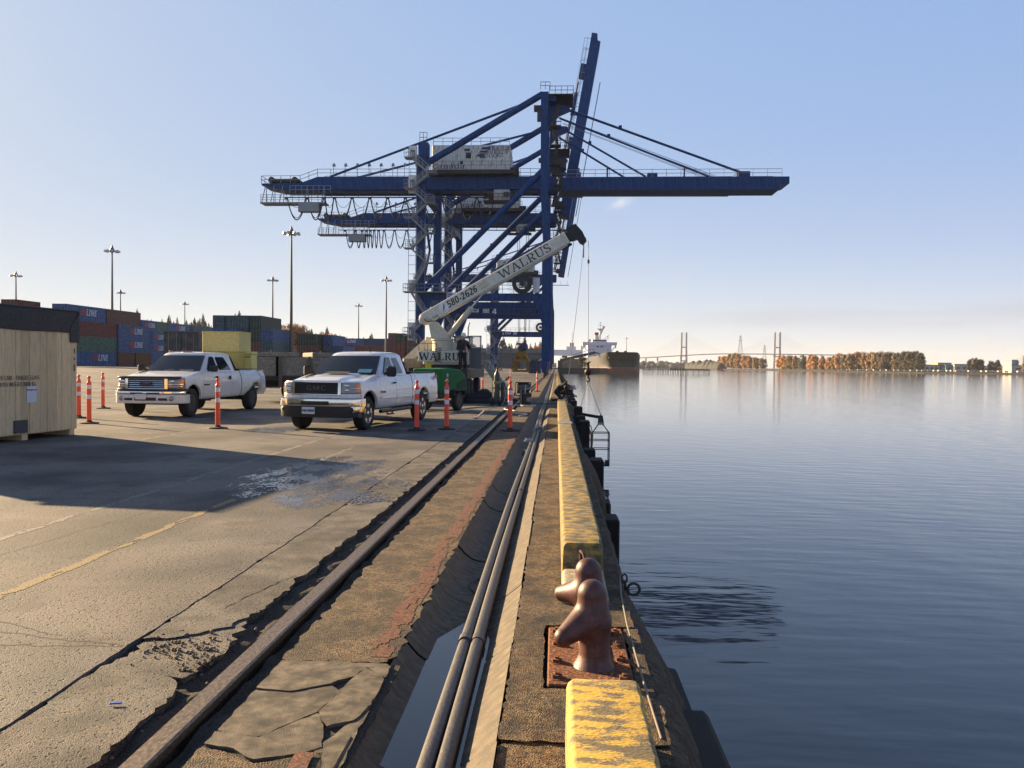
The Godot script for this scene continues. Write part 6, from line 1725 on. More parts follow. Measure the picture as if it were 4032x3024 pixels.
	put(o, "foot_plate", MB.new().cbox(Vector3(0, 0.03, 0.05), Vector3(0.75, 0.04, 0.5), 0.01), mat("foot_tan", 0.30, 0.25, 0.17, 0.8))
	put(o, "cable_drum", MB.new().cyl(Vector3(0.08, 0.28, 0.21), Vector3(0.08, 0.28, 0.26), 0.09, 14), mat("drum_grey", 0.2, 0.2, 0.2, 0.5, {"metal": 0.4}))
	# black tarpaulin heap
	o = thing("tarpaulin_heap", "heap of black tarpaulin on the apron by the crane outrigger", "tarpaulin", Vector3(-3.3, 0, -35.3))
	put(o, "upper_fold", blob([[Vector3(-0.5, 0.22, 0), Vector3(0.3, 0.42, 0), 0.12, 0.17], [Vector3(0.2, 0.4, 0), Vector3(0.45, 0.36, 0.1), 0.16, 0.13], [Vector3(-0.4, 0.15, 0.1), Vector3(0.35, 0.2, 0.15), 0.16, 0.14]], 0.03, 0.12), mat("tarp_black", 0.014, 0.014, 0.015, 0.6, {"bump": "conc_h", "scale": 0.6, "height": 3.0}))
	put(o, "lower_fold", blob([[Vector3(-0.5, 0.1, 0.15), Vector3(0.6, 0.1, 0.2), 0.13, 0.11], [Vector3(-0.4, 0.06, 0.35), Vector3(0.5, 0.07, 0.38), 0.09, 0.09]], 0.03, 0.1), M["tarp_black"])
	# hoses and leads lying about
	var wav := func(a: Vector3, b: Vector3, amp: float, fr2: float, n := 24) -> Array:
		var p := []
		var dir := (b - a).normalized()
		var sd := dir.cross(Vector3.UP)
		for i in n + 1:
			var t := float(i) / n
			p.append(a.lerp(b, t) + sd * amp * sin(t * fr2) * (0.4 + t))
		return p
	o = put(self, "black_hose", MB.new().tube(wav.call(Vector3(-6.0, 0.02, -33.6), Vector3(0.05, 0.02, -35.0), 0.18, 9.0), 0.018, 6), mat("hose_black", 0.02, 0.02, 0.02, 0.7))
	tag(o, "long black hose lying across the apron and over the pipes", "hose")
	o = put(self, "white_rope", MB.new().tube(wav.call(Vector3(-1.9, 0.02, -30.6), Vector3(-0.95, 0.02, -26.2), 0.16, 14.0, 40), 0.022, 6), mat("rope_white", 0.62, 0.56, 0.48, 0.8))
	tag(o, "coil of whitish hose behind the delineator on the crane rail", "hose")
	o = put(self, "white_rope", MB.new().tube([Vector3(-2.5, 0.02, -24.9), Vector3(-2.38, 0.03, -25.3), Vector3(-2.3, 0.12, -25.4), Vector3(-2.22, 0.2, -25.5), Vector3(-2.2, 0.24, -25.45)], 0.022, 6), M["rope_white"])
	tag(o, "short curled end of white rope on the apron before the compressor", "rope")
	o = put(self, "tan_hose", MB.new().tube(wav.call(Vector3(-4.6, 0.02, -28.0), Vector3(-2.2, 0.02, -31.8), 0.25, 6.0), 0.02, 6), mat("hose_tan", 0.24, 0.2, 0.13, 0.7))
	tag(o, "tan air hose running from the compressor to the gas cart", "hose")
	var lead := []
	for i in 30: lead.append(Vector3(-1.1 + 0.3 * cos(i * 0.42), 0.02 + 0.002 * i, -32.4 + 0.28 * sin(i * 0.42)))
	o = put(self, "white_rope", MB.new().tube(lead, 0.015, 6), M["rope_white"])
	tag(o, "white cable ring lying round the foot of the welding set", "cable")
	# plastic sheet scraps caught on the pipes
	for q in [[-0.42, -21.6, 0.16], [-0.62, -18.4, 0.1]]:
		o = put(self, "plastic_bag", crumple(Vector3(q[0], -0.05, q[1]), q[2]), mat("bag_clear", 0.5, 0.5, 0.52, 0.35))
		tag(o, "crumpled clear plastic bag caught against the pipes", "bag", "plastic bags in the trough")
	build_crate()

func crumple(at: Vector3, s: float) -> MB:
	var m := MB.new()
	for i in 46:
		var a := at + Vector3(rng.randfn(), absf(rng.randfn()) * 0.4, rng.randfn()) * s * 0.4
		m.tri(a, a + Vector3(rng.randfn(), rng.randfn(), rng.randfn()) * s * 0.35, a + Vector3(rng.randfn(), rng.randfn(), rng.randfn()) * s * 0.35)
	return m

func build_crate() -> void:
	var at := Vector3(-10.57, 0, -17.7)
	var u := Vector3(-0.115, 0, 0.9934); var w := Vector3(-0.9934, 0, -0.115)
	var o := thing("wooden_crate", "big pale plank crate under a black cover, standing on skids", "crate", at)
	var bs := Basis(u, Vector3.UP, u.cross(Vector3.UP))   # x along the long side, z out of the visible face
	var L := 4.35; var H := 2.72; var D := 2.05
	var Q := func(a: float, y: float, out: float) -> Vector3: return u * a + Vector3(0, y, 0) - w * out
	var tones := []
	for i in 5:
		var k: float = [1.0, 0.94, 0.87, 1.04, 0.8][i]
		tones.append(mat("plank_%d" % i, 0.80 * k, 0.68 * k, 0.49 * k, 0.8, {"tex": "wood", "scale": Vector3(0.7, 0.13, 0.7), "offset": Vector3(i * 0.3, i * 0.17, 0), "bump": "fine_h", "height": 0.08}))
	put(o, "carcass", MB.new().box(Q.call(L / 2, 1.36, -D / 2 - 0.02), Vector3(L - 0.08, 2.5, D - 0.06), bs), tones[2])
	var a := 0.0
	var k := 0
	var widths := [0.17, 0.30, 0.16, 0.28, 0.20, 0.29, 0.24, 0.14, 0.27, 0.30, 0.22, 0.28, 0.3, 0.28, 0.3, 0.32, 0.3]
	while a < L - 0.05:
		var wd: float = minf(widths[k % widths.size()], L - a)
		put(o, "plank", MB.new().cbox(Q.call(a + wd / 2, 1.36, 0.012 + 0.004 * (k % 2)), Vector3(wd - 0.006, 2.46, 0.03), 0.005, bs), tones[(k * 3 + k / 2) % 4] if k != 6 else tones[4])
		a += wd
		k += 1
	for i in 8:
		var wd := D / 8.0
		put(o, "plank", MB.new().cbox(at_local(-u, 0.012) + Vector3(0, 1.36, 0) + w * (wd * (i + 0.5)), Vector3(wd - 0.006, 2.46, 0.03), 0.005, Basis(-w, Vector3.UP, -u)), tones[i % 4])
		put(o, "plank", MB.new().cbox(u * (L + 0.012) + Vector3(0, 1.36, 0) + w * (wd * (i + 0.5)), Vector3(wd - 0.006, 2.46, 0.03), 0.005, Basis(w, Vector3.UP, u)), tones[i % 4])
	for e in [0.12, 1.5, 2.9, L - 0.15]:
		put(o, "skid", MB.new().cbox(Q.call(e, 0.065, -D / 2), Vector3(0.16, 0.13, D), 0.008, bs), tones[3])
	# black cover: top, hanging skirt with a deeper folded corner
	var tarp := mat("cover_black", 0.040, 0.041, 0.045, 0.55, {"tex": "grime", "scale": 0.7, "bump": "conc_h", "height": 1.2})
	put(o, "cover_top", MB.new().cbox(Q.call(L / 2, H - 0.02, -D / 2), Vector3(L + 0.12, 0.05, D + 0.12), 0.02, bs), tarp)
	var rings := []
	for i in 30:
		var t := i / 29.0 * (L + 0.1) - 0.05
		var lo := 2.22 + 0.006 * sin(t * 3.0) + 0.003 * sin(t * 13.0) + 0.03 * t / L
		var bulge := 0.05 + 0.008 * sin(t * 9.0)
		rings.append(PackedVector3Array([Q.call(t, H - 0.02, 0.045), Q.call(t, H - 0.25, bulge), Q.call(t, lo, bulge + 0.004), Q.call(t, lo, bulge - 0.008), Q.call(t, H - 0.25, bulge - 0.012), Q.call(t, H - 0.02, 0.03)]))
	put(o, "cover_skirt", MB.new().loft(rings, true, true), tarp)
	put(o, "cover_fold", MB.new().prism(PackedVector2Array([Vector2(-0.04, 2.68), Vector2(-0.04, 2.02), Vector2(0.24, 2.02), Vector2(0.24, 2.34)]), 0.02, Transform3D(bs, -w * 0.066)), tarp)
	put(o, "steel_shoe", MB.new().cbox(Q.call(1.66, 0.29, 0.04), Vector3(0.36, 0.26, 0.03), 0.006, bs), mat("shoe_grey", 0.06, 0.058, 0.06, 0.7))
	var pp := put(o, "paper_label", MB.new().box(Q.call(1.35, 0.93, 0.034), Vector3(0.27, 0.33, 0.006), bs), mat("paper_lilac", 0.58, 0.57, 0.64, 0.7))
	var ink := mat("stencil_ink", 0.12, 0.10, 0.09, 0.8)
	var tb := bs * Basis(Vector3.UP, PI) if bs.z.dot(-w) < 0 else bs
	tb = Basis(-u, Vector3.UP, -w)
	words(o, "HANDLE WITH CARE - FRAGILE GLASS", 0.085, Q.call(1.92, 1.27, 0.036), tb, ink, "Droid Sans", false, 0.8, "stencil", 0.004)
	words(o, "GROSS WEIGHT 8000 KG", 0.085, Q.call(1.75, 1.14, 0.036), tb, ink, "Droid Sans", false, 0.8, "stencil", 0.004)
	words(pp, "PACKING LIST", 0.03, Q.call(1.35, 1.02, 0.04), tb, ink, "Droid Sans", true, 1.0, "print", 0.002)
	for q in [[1.83, 0], [1.67, 1], [1.47, 2]]:
		var m := MB.new()
		if q[1] == 0: m.prism(PackedVector2Array([Vector2(-0.018, 0.06), Vector2(0.018, 0.06), Vector2(0.012, -0.03), Vector2(0.0, -0.06), Vector2(-0.012, -0.03)]), 0.004, Transform3D(tb, Q.call(0.085, q[0], 0.034)))
		elif q[1] == 1: m.prism(PackedVector2Array([Vector2(-0.03, -0.02), Vector2(0.03, -0.02), Vector2(0.0, 0.03)]), 0.004, Transform3D(tb, Q.call(0.085, q[0], 0.034)))
		else: m.box(Q.call(0.07, q[0], 0.035), Vector3(0.012, 0.16, 0.004), tb).box(Q.call(0.10, q[0], 0.035), Vector3(0.012, 0.16, 0.004), tb)
		put(o, "handling_mark", m, mat("mark_black", 0.03, 0.03, 0.03, 0.8))

func at_local(d: Vector3, k: float) -> Vector3:
	return d * k

var box_meshes := {}

func container_mesh(len: float) -> Array:
	if box_meshes.has(len): return box_meshes[len]
	# long axis z; near end at z = 0, right side at x = 0
	var m := MB.new()
	for s in [0.0, -2.44]:
		var rings := []
		var n := int(len / 0.14)
		for i in n + 1:
			var z := -0.1 - (len - 0.2) * i / n
			var dx := (-0.03 if i % 4 < 2 else -0.065) * (1.0 if s == 0.0 else -1.0)
			rings.append(PackedVector3Array([Vector3(s + dx, 0.12, z), Vector3(s + dx, 2.5, z)]))
		m.loft(rings, false, false, false)
	m.box(Vector3(-1.22, 1.3, -len + 0.05), Vector3(2.3, 2.4, 0.04)).box(Vector3(-1.22, 2.55, -len / 2), Vector3(2.36, 0.04, len - 0.1)).box(Vector3(-1.22, 0.1, -len / 2), Vector3(2.36, 0.1, len - 0.1))
	var f := MB.new()
	for x in [-0.06, -2.38]:
		for z in [-0.06, -len + 0.06]: f.box(Vector3(x, 1.3, z), Vector3(0.12, 2.59, 0.12))
		for y in [0.07, 2.54]: f.box(Vector3(x, y, -len / 2), Vector3(0.1, 0.13, len - 0.24))
	for z in [-0.06, -len + 0.06]:
		for y in [0.07, 2.54]: f.box(Vector3(-1.22, y, z), Vector3(2.2, 0.13, 0.1))
	var d := MB.new().box(Vector3(-0.65, 1.3, -0.07), Vector3(1.1, 2.34, 0.05))
	var r := MB.new()
	for x in [-0.35, -0.9, -1.54, -2.09]: r.cyl(Vector3(x, 0.15, 0.0), Vector3(x, 2.5, 0.0), 0.025, 6).box(Vector3(x, 0.95, 0.01), Vector3(0.3, 0.06, 0.04))
	box_meshes[len] = [m.mesh(), f.mesh(), d.mesh(), r.mesh()]
	return box_meshes[len]

const BOXES := {"blue": [0.06, 0.155, 0.40], "navy": [0.03, 0.07, 0.20], "brown": [0.22, 0.075, 0.055], "red": [0.24, 0.045, 0.03], "green": [0.085, 0.21, 0.155], "dark green": [0.035, 0.08, 0.055], "teal": [0.055, 0.14, 0.175], "grey blue": [0.09, 0.16, 0.23], "orange brown": [0.24, 0.09, 0.03], "pinkish brown": [0.26, 0.14, 0.11], "pale": [0.5, 0.5, 0.48], "grey brown": [0.12, 0.115, 0.10]}
const LEVELS := ["on the ground", "second from the ground", "third from the ground", "fourth from the ground"]

func container(x: float, z: float, lv: int, kind: String, len: float, text: String, where: String, turn := 0.0, y0 := -1.0) -> Node3D:
	var y := ground(x, z) + lv * 2.6 if y0 < 0.0 else y0
	var lab: String = kind + " container" + (" with lettering" if text else "") + ", " + (LEVELS[lv] + " " if lv >= 0 and y0 < 0.0 else "") + where
	var o := thing("shipping_container", lab, "container", Vector3(x, y, z), turn, "shipping containers in the yard: " + where)
	var c: Array = BOXES[kind]
	var m := mat("container " + kind, c[0], c[1], c[2], 0.55, {"tex": "grime", "scale": 0.09})
	var ms := container_mesh(len)
	put(o, "box_body", ms[0], m)
	put(o, "frame", ms[1], m)
	var a := put(o, "door", ms[2], m)
	var b := put(o, "door", ms[2], m)
	b.position.x = -1.14
	put(o, "lock_rods", ms[3], mat("lock_rod", 0.2, 0.21, 0.22, 0.5))
	var wht := mat("box_white", 0.62, 0.63, 0.65, 0.6)
	var B := Basis(Vector3.UP, PI / 2)
	if text == "LINE":
		var e := put(o, "red_emblem", MB.new().prism(PackedVector2Array([Vector2(-2.0, -0.45), Vector2(-0.2, -0.45), Vector2(-0.1, 0.5), Vector2(-1.9, 0.5)]), 0.02, Transform3D(B, Vector3(-0.02, 1.5, -len * 0.5))), mat("emblem_red", 0.34, 0.05, 0.05, 0.6))
		words(o, "LINE", 1.1, Vector3(-0.005, 1.5, -len * 0.5 - 1.45), B * Basis(Vector3(1, 0, 0), Vector3(0.18, 1, 0), Vector3(0, 0, 1)), wht, "Droid Sans", true, 0.95)
	elif text:
		words(o, text, 0.7, Vector3(-0.005, 1.5, -len * 0.5), B, wht, "Droid Sans", true, 0.95)
	return o

func build_yard() -> void:
	var N := "in the row beyond the crate"
	container(-81.5, -137.5, 0, "blue", 12.2, "LINE", N)
	container(-81.5, -137.5, 1, "green", 12.2, "", N)
	container(-81.5, -137.5, 2, "red", 12.2, "", N)
	container(-81.5, -133.8, 3, "blue", 12.2, "LINE", N)
	container(-81.5, -146.3, 3, "brown", 12.2, "", N)
	container(-81.5, -150.2, 0, "brown", 6.1, "", N)
	container(-81.5, -156.6, 0, "orange brown", 6.1, "", N)
	container(-81.5, -150.2, 1, "blue", 12.2, "LINE", "beside the green one beyond the crate")
	container(-81.5, -150.2, 2, "blue", 12.2, "LINE", "beside the red one beyond the crate")
	container(-84.2, -125.0, 3, "red", 6.1, "", "showing above the wooden crate")
	container(-84.2, -125.0, 2, "navy", 6.1, "", "hidden behind the wooden crate")
	var R2 := "in the second row behind"
	for q in [[-184.0, "blue", 6.1, "LINE"], [-190.3, "green", 6.1, ""], [-196.6, "blue", 12.2, "LINE"], [-211.0, "grey blue", 12.2, ""]]:
		container(-94.2, q[0], 3, q[1], q[2], q[3], R2)
	container(-96.8, -178.0, 3, "red", 6.1, "", R2)
	container(-99.3, -186.0, 3, "navy", 12.2, "", R2)
	container(-94.2, -188.8, 0, "blue", 6.1, "", R2)
	container(-94.2, -188.8, 1, "blue", 6.1, "LINE", R2)
	container(-94.2, -188.8, 2, "blue", 6.1, "LINE", R2)
	container(-94.2, -196.0, 2, "grey blue", 12.2, "", R2)
	container(-94.2, -211.0, 2, "navy", 12.2, "", R2)
	var B3 := "in the end-on block,"
	var cols := [["teal", "teal", "blue", "teal"], ["teal", "brown", "blue", "teal"], ["navy", "brown", "navy", "teal"], ["brown", "brown", "dark green", "dark green"], ["brown", "teal", "blue", ""]]
	for i in 5:
		for lv in 4:
			if cols[i][lv]: container(-66.96 + i * 2.47, -164.0 - 0.3 * (i % 2), lv, cols[i][lv], 12.2, "", "%s column %s" % [B3, ["one", "two", "three", "four", "five"][i]])
	var B4 := "in the farther block past the mast"
	for q in [[-58.6, -192.0, 2, "dark green"], [-58.6, -192.0, 1, "brown"], [-56.1, -192.0, 2, "dark green"], [-56.1, -192.0, 1, "brown"], [-53.6, -196.0, 1, "grey blue"], [-53.6, -196.0, 2, "blue"], [-51.0, -196.0, 1, "blue"], [-51.0, -196.0, 0, "navy"], [-53.6, -196.0, 0, "grey blue"], [-58.6, -192.0, 0, "brown"], [-56.1, -192.0, 0, "brown"]]:
		container(q[0], q[1], q[2], q[3], 12.2, "CAST" if q[3] == "dark green" and q[2] == 2 else "", B4)
	var B5 := "lying broadside far down the yard"
	for q in [[-84.5, 3, "blue", "LINE"], [-84.5, 2, "red", ""], [-84.5, 1, "brown", ""], [-84.5, 0, "brown", ""], [-97.0, 3, "pale", "Lloyd"], [-97.0, 2, "brown", ""], [-72.0, 3, "navy", ""], [-72.0, 2, "brown", ""], [-60.0, 3, "blue", ""], [-60.0, 2, "brown", ""], [-72.0, 1, "navy", ""], [-60.0, 1, "red", ""]]:
		container(q[0], -308.0, q[1], q[2], 12.2, q[3], B5, -PI / 2)
	var B6 := "beside the quay crane leg"
	for q in [[-48.0, -246.0, 3, "brown"], [-45.5, -246.0, 3, "dark green"], [-48.0, -246.0, 2, "brown"], [-45.5, -246.0, 2, "red"], [-48.0, -246.0, 1, "brown"], [-45.5, -246.0, 1, "red"], [-43.0, -250.0, 1, "pinkish brown"], [-43.0, -250.0, 3, "pinkish brown"], [-40.4, -250.0, 2, "pinkish brown"], [-43.0, -250.0, 2, "pinkish brown"], [-40.4, -250.0, 1, "pinkish brown"], [-40.4, -250.0, 0, "pinkish brown"], [-37.8, -250.0, 0, "brown"], [-43.0, -250.0, 0, "brown"], [-48.0, -246.0, 0, "brown"], [-45.5, -246.0, 0, "brown"]]:
		container(q[0], q[1], q[2], q[3], 12.2, "", B6)
	container(-3.2, -168.0, 0, "navy", 6.1, "", "standing alone behind the yellow spreader")
	# container on a road chassis behind the dirty pickup
	var ct := container(-26.0, -59.0, -1, "grey brown", 6.1, "", "riding on a road chassis behind the dirty pickup", deg_to_rad(12.0), 1.22)
	var ch := thing("road_chassis", "low black road chassis carrying the grey brown container", "chassis", Vector3(-26.0, 0, -59.0), deg_to_rad(12.0))
	put(ch, "frame", MB.new().box(Vector3(-0.8, 1.05, -3.1), Vector3(0.16, 0.3, 6.2)).box(Vector3(-1.64, 1.05, -3.1), Vector3(0.16, 0.3, 6.2)).box(Vector3(-1.22, 1.05, -0.2), Vector3(2.4, 0.2, 0.2)), M["works_dark"])
	for z in [-1.6, -2.9]:
		for s in [-1.0, 1.0]: wheel(ch, Vector3(-1.22 + s * 0.98, 0.5, z), 0.5, 0.45, s, 1)
	# pallet of light masts
	var pole := mat("mast_grey", 0.12, 0.12, 0.11, 0.6)
	var lamp := mat("lamp_housing", 0.45, 0.46, 0.46, 0.5)
	var o := thing("light_mast", "", "light mast", Vector3.ZERO, 0.0, "tall light masts over the container yard")
	put(o, "pole", MB.new().lathe([Vector2(0.42, 0), Vector2(0.40, 2), Vector2(0.24, 20), Vector2(0.16, 29.2), Vector2(0.0, 29.3)], Transform3D(), 12), pole)
	put(o, "head_frame", MB.new().lathe([Vector2(0.5, 28.2), Vector2(0.7, 28.5), Vector2(0.5, 28.9), Vector2(0.1, 29.9), Vector2(0.0, 30.1)], Transform3D(), 10).lathe([Vector2(1.3, 28.35), Vector2(1.45, 28.35), Vector2(1.45, 28.45), Vector2(1.3, 28.45)], Transform3D(), 16, false), pole)
	for i in 8:
		var t := TAU * i / 8.0
		put(o, "floodlight", MB.new().hexa(Vector3(cos(t) * 1.55, 28.4, sin(t) * 1.55), Vector3(0.75, 0.5, 0.55), Vector3(0.45, 0.5, 0.4), Basis(Vector3.UP, -t)), lamp)
	var first := true
	for q in [[-176.1, -261.4, "light mast rising behind the wooden crate"], [-111.2, -202.0, "tall light mast behind the first row of containers beside the crate"], [-175.3, -324.7, "distant light mast just beside a nearer tall one behind the containers"], [-176.8, -385.7, "smallest light mast above the trees behind the second container row"], [-94.8, -272.3, "thin light mast behind the block of end-on container stacks"], [-56.4, -173.5, "tallest light mast, dark against the sky beside the end-on stacks"], [-94.4, -390.8, "small distant light mast above the broadside blue container"], [-56.2, -270.7, "light mast in front of the green topped stack near the quay crane"], [67.4, -806.0, "pale light mast standing behind the moored ship's bow"]]:
		var p := Vector3(q[0], ground(q[0], q[1]) - 0.02, q[1])
		if first: o.position = p; o.set_meta("label", q[2]); first = false
		else: copy(o, p, rng.randf(), q[2])
	# flat trailer with concrete blocks
	var conc := mat("block_concrete", 0.40, 0.405, 0.40, 0.8, {"tex": "cement", "scale": 0.6})
	o = thing("flat_trailer", "dark flatbed trailer with upright timber stakes parked between the pickups", "trailer", Vector3(-11.0, 0, -35.6), deg_to_rad(-62.0))
	put(o, "deck", MB.new().box(Vector3(0, 0.98, -1.5), Vector3(2.4, 0.18, 8.6)).box(Vector3(0.5, 0.75, -1.5), Vector3(0.14, 0.3, 8.4)).box(Vector3(-0.5, 0.75, -1.5), Vector3(0.14, 0.3, 8.4)), M["works_dark"])
	for s in [-1.0, 1.0]:
		for z in [0.4, -0.8]: wheel(o, Vector3(s * 0.9, 0.45, z), 0.45, 0.4, s, 1)
		for z in [2.4, 1.2, 0.0, -1.3, -2.6, -4.0, -5.3]:
			put(o, "stake", MB.new().box(Vector3(s * 1.24, 1.25, z), Vector3(0.07, 1.3, 0.14)), mat("stake_brown", 0.11, 0.085, 0.06, 0.8))
	var T0 := Transform3D(Basis(Vector3.UP, deg_to_rad(-62.0)), Vector3(-11.0, 0, -35.6))
	var k := 0
	for q in [[2.0, 1.07, 1.3], [0.62, 1.07, 1.25], [-0.72, 1.07, 1.22], [-2.05, 1.07, 1.2], [-3.4, 1.07, 1.25], [-4.8, 1.07, 1.2], [1.4, 1.88, 2.0], [-0.7, 1.88, 1.1]]:
		var c := thing("concrete_block", "big grey concrete block %s on the flatbed trailer between the pickups" % ("in the lower course" if k < 6 else "of the upper course"), "block", T0 * Vector3(0, q[1], q[0]), deg_to_rad(-62.0), "concrete blocks on the flatbed trailer, " + ("lower" if k < 6 else "upper"))
		put(c, "block", MB.new().cbox(Vector3(0, 0.4 if k < 6 else 0.1, 0), Vector3(2.2, 0.8 if k < 6 else 0.2, q[2]), 0.03), conc)
		put(c, "lifting_eye", MB.new().tube([Vector3(-0.06, 0.2 + 0.6 * float(k < 6), 0), Vector3(0, 0.28 + 0.6 * float(k < 6), 0), Vector3(0.06, 0.2 + 0.6 * float(k < 6), 0)], 0.012, 5), M["works_dark"])
		k += 1

func tri_leaf(m: MB, p: Vector3, s: float, r: RandomNumberGenerator) -> void:
	var a := Vector3(r.randfn(), r.randfn(), r.randfn()).normalized() * s
	var b := Vector3(r.randfn(), r.randfn(), r.randfn()).normalized() * s
	var nn := (p.normalized() + Vector3(0, 0.4, 0)).normalized()
	m.trin(p - a * 0.6, p + a * 0.6, p + b, nn, nn, nn)

# broad crown of leaf clumps about the origin, unit-ish height h
func crown_mesh(seed_: int, h: float, w: float, clumps: int, leaves: int, leaf: float) -> ArrayMesh:
	var r := RandomNumberGenerator.new(); r.seed = seed_
	var m := MB.new()
	for i in clumps:
		var t := r.randf()
		var y := lerpf(0.12, 0.95, t) * h
		var rad := w * (0.55 + 0.45 * sin(PI * pow(t, 0.7))) * r.randf_range(0.45, 1.0)
		var a := r.randf() * TAU
		var c := Vector3(cos(a) * rad * 0.75, y, sin(a) * rad * 0.75)
		var cr := w * r.randf_range(0.22, 0.42)
		for k in leaves:
			var d := Vector3(r.randfn(), r.randfn() * 0.8, r.randfn())
			d = d.normalized() * pow(r.randf(), 0.45) * cr
			var p := c + d
			var u := Vector3(r.randfn(), r.randfn(), r.randfn()).normalized() * leaf
			var v := Vector3(r.randfn(), r.randfn(), r.randfn()).normalized() * leaf
			var nn := (d.normalized() + Vector3(r.randfn(), r.randfn(), r.randfn()) * 0.12 + Vector3(0, 0.35, 0)).normalized()
			m.trin(p - u * 0.5, p + u * 0.5, p + v, nn, nn, nn)
	return m.mesh()

func conifer_mesh(seed_: int) -> ArrayMesh:
	var r := RandomNumberGenerator.new(); r.seed = seed_
	var m := MB.new()
	m.cyl(Vector3.ZERO, Vector3(0, 15.5, 0), 0.25, 5, 0.05)
	for i in 26:
		var t := i / 25.0
		var y := 2.0 + 13.6 * t
		var rad := 3.0 * pow(1.0 - t, 0.8) + 0.25
		for k in 8:
			var a := r.randf() * TAU
			var rr := rad * r.randf_range(0.55, 1.15)
			var tip := Vector3(cos(a) * rr, y - rr * 0.35, sin(a) * rr)
			var sd := Vector3(-sin(a), 0, cos(a)) * rr * 0.28
			var rt := Vector3(cos(a) * 0.15, y + 0.25, sin(a) * 0.15)
			var nn := Vector3(cos(a), 0.7, sin(a)).normalized()
			m.trin(rt, tip + sd, tip - sd, nn, nn, nn)
			m.trin(rt + Vector3(0, 0.5, 0), tip + Vector3(0, -0.6, 0), tip + sd * 0.5 + Vector3(0, 0.25, 0), nn, nn, nn)
	return m.mesh()

func far_x(px: float, z: float) -> float:
	return (px - 2191.0) / 3261.0 * -z

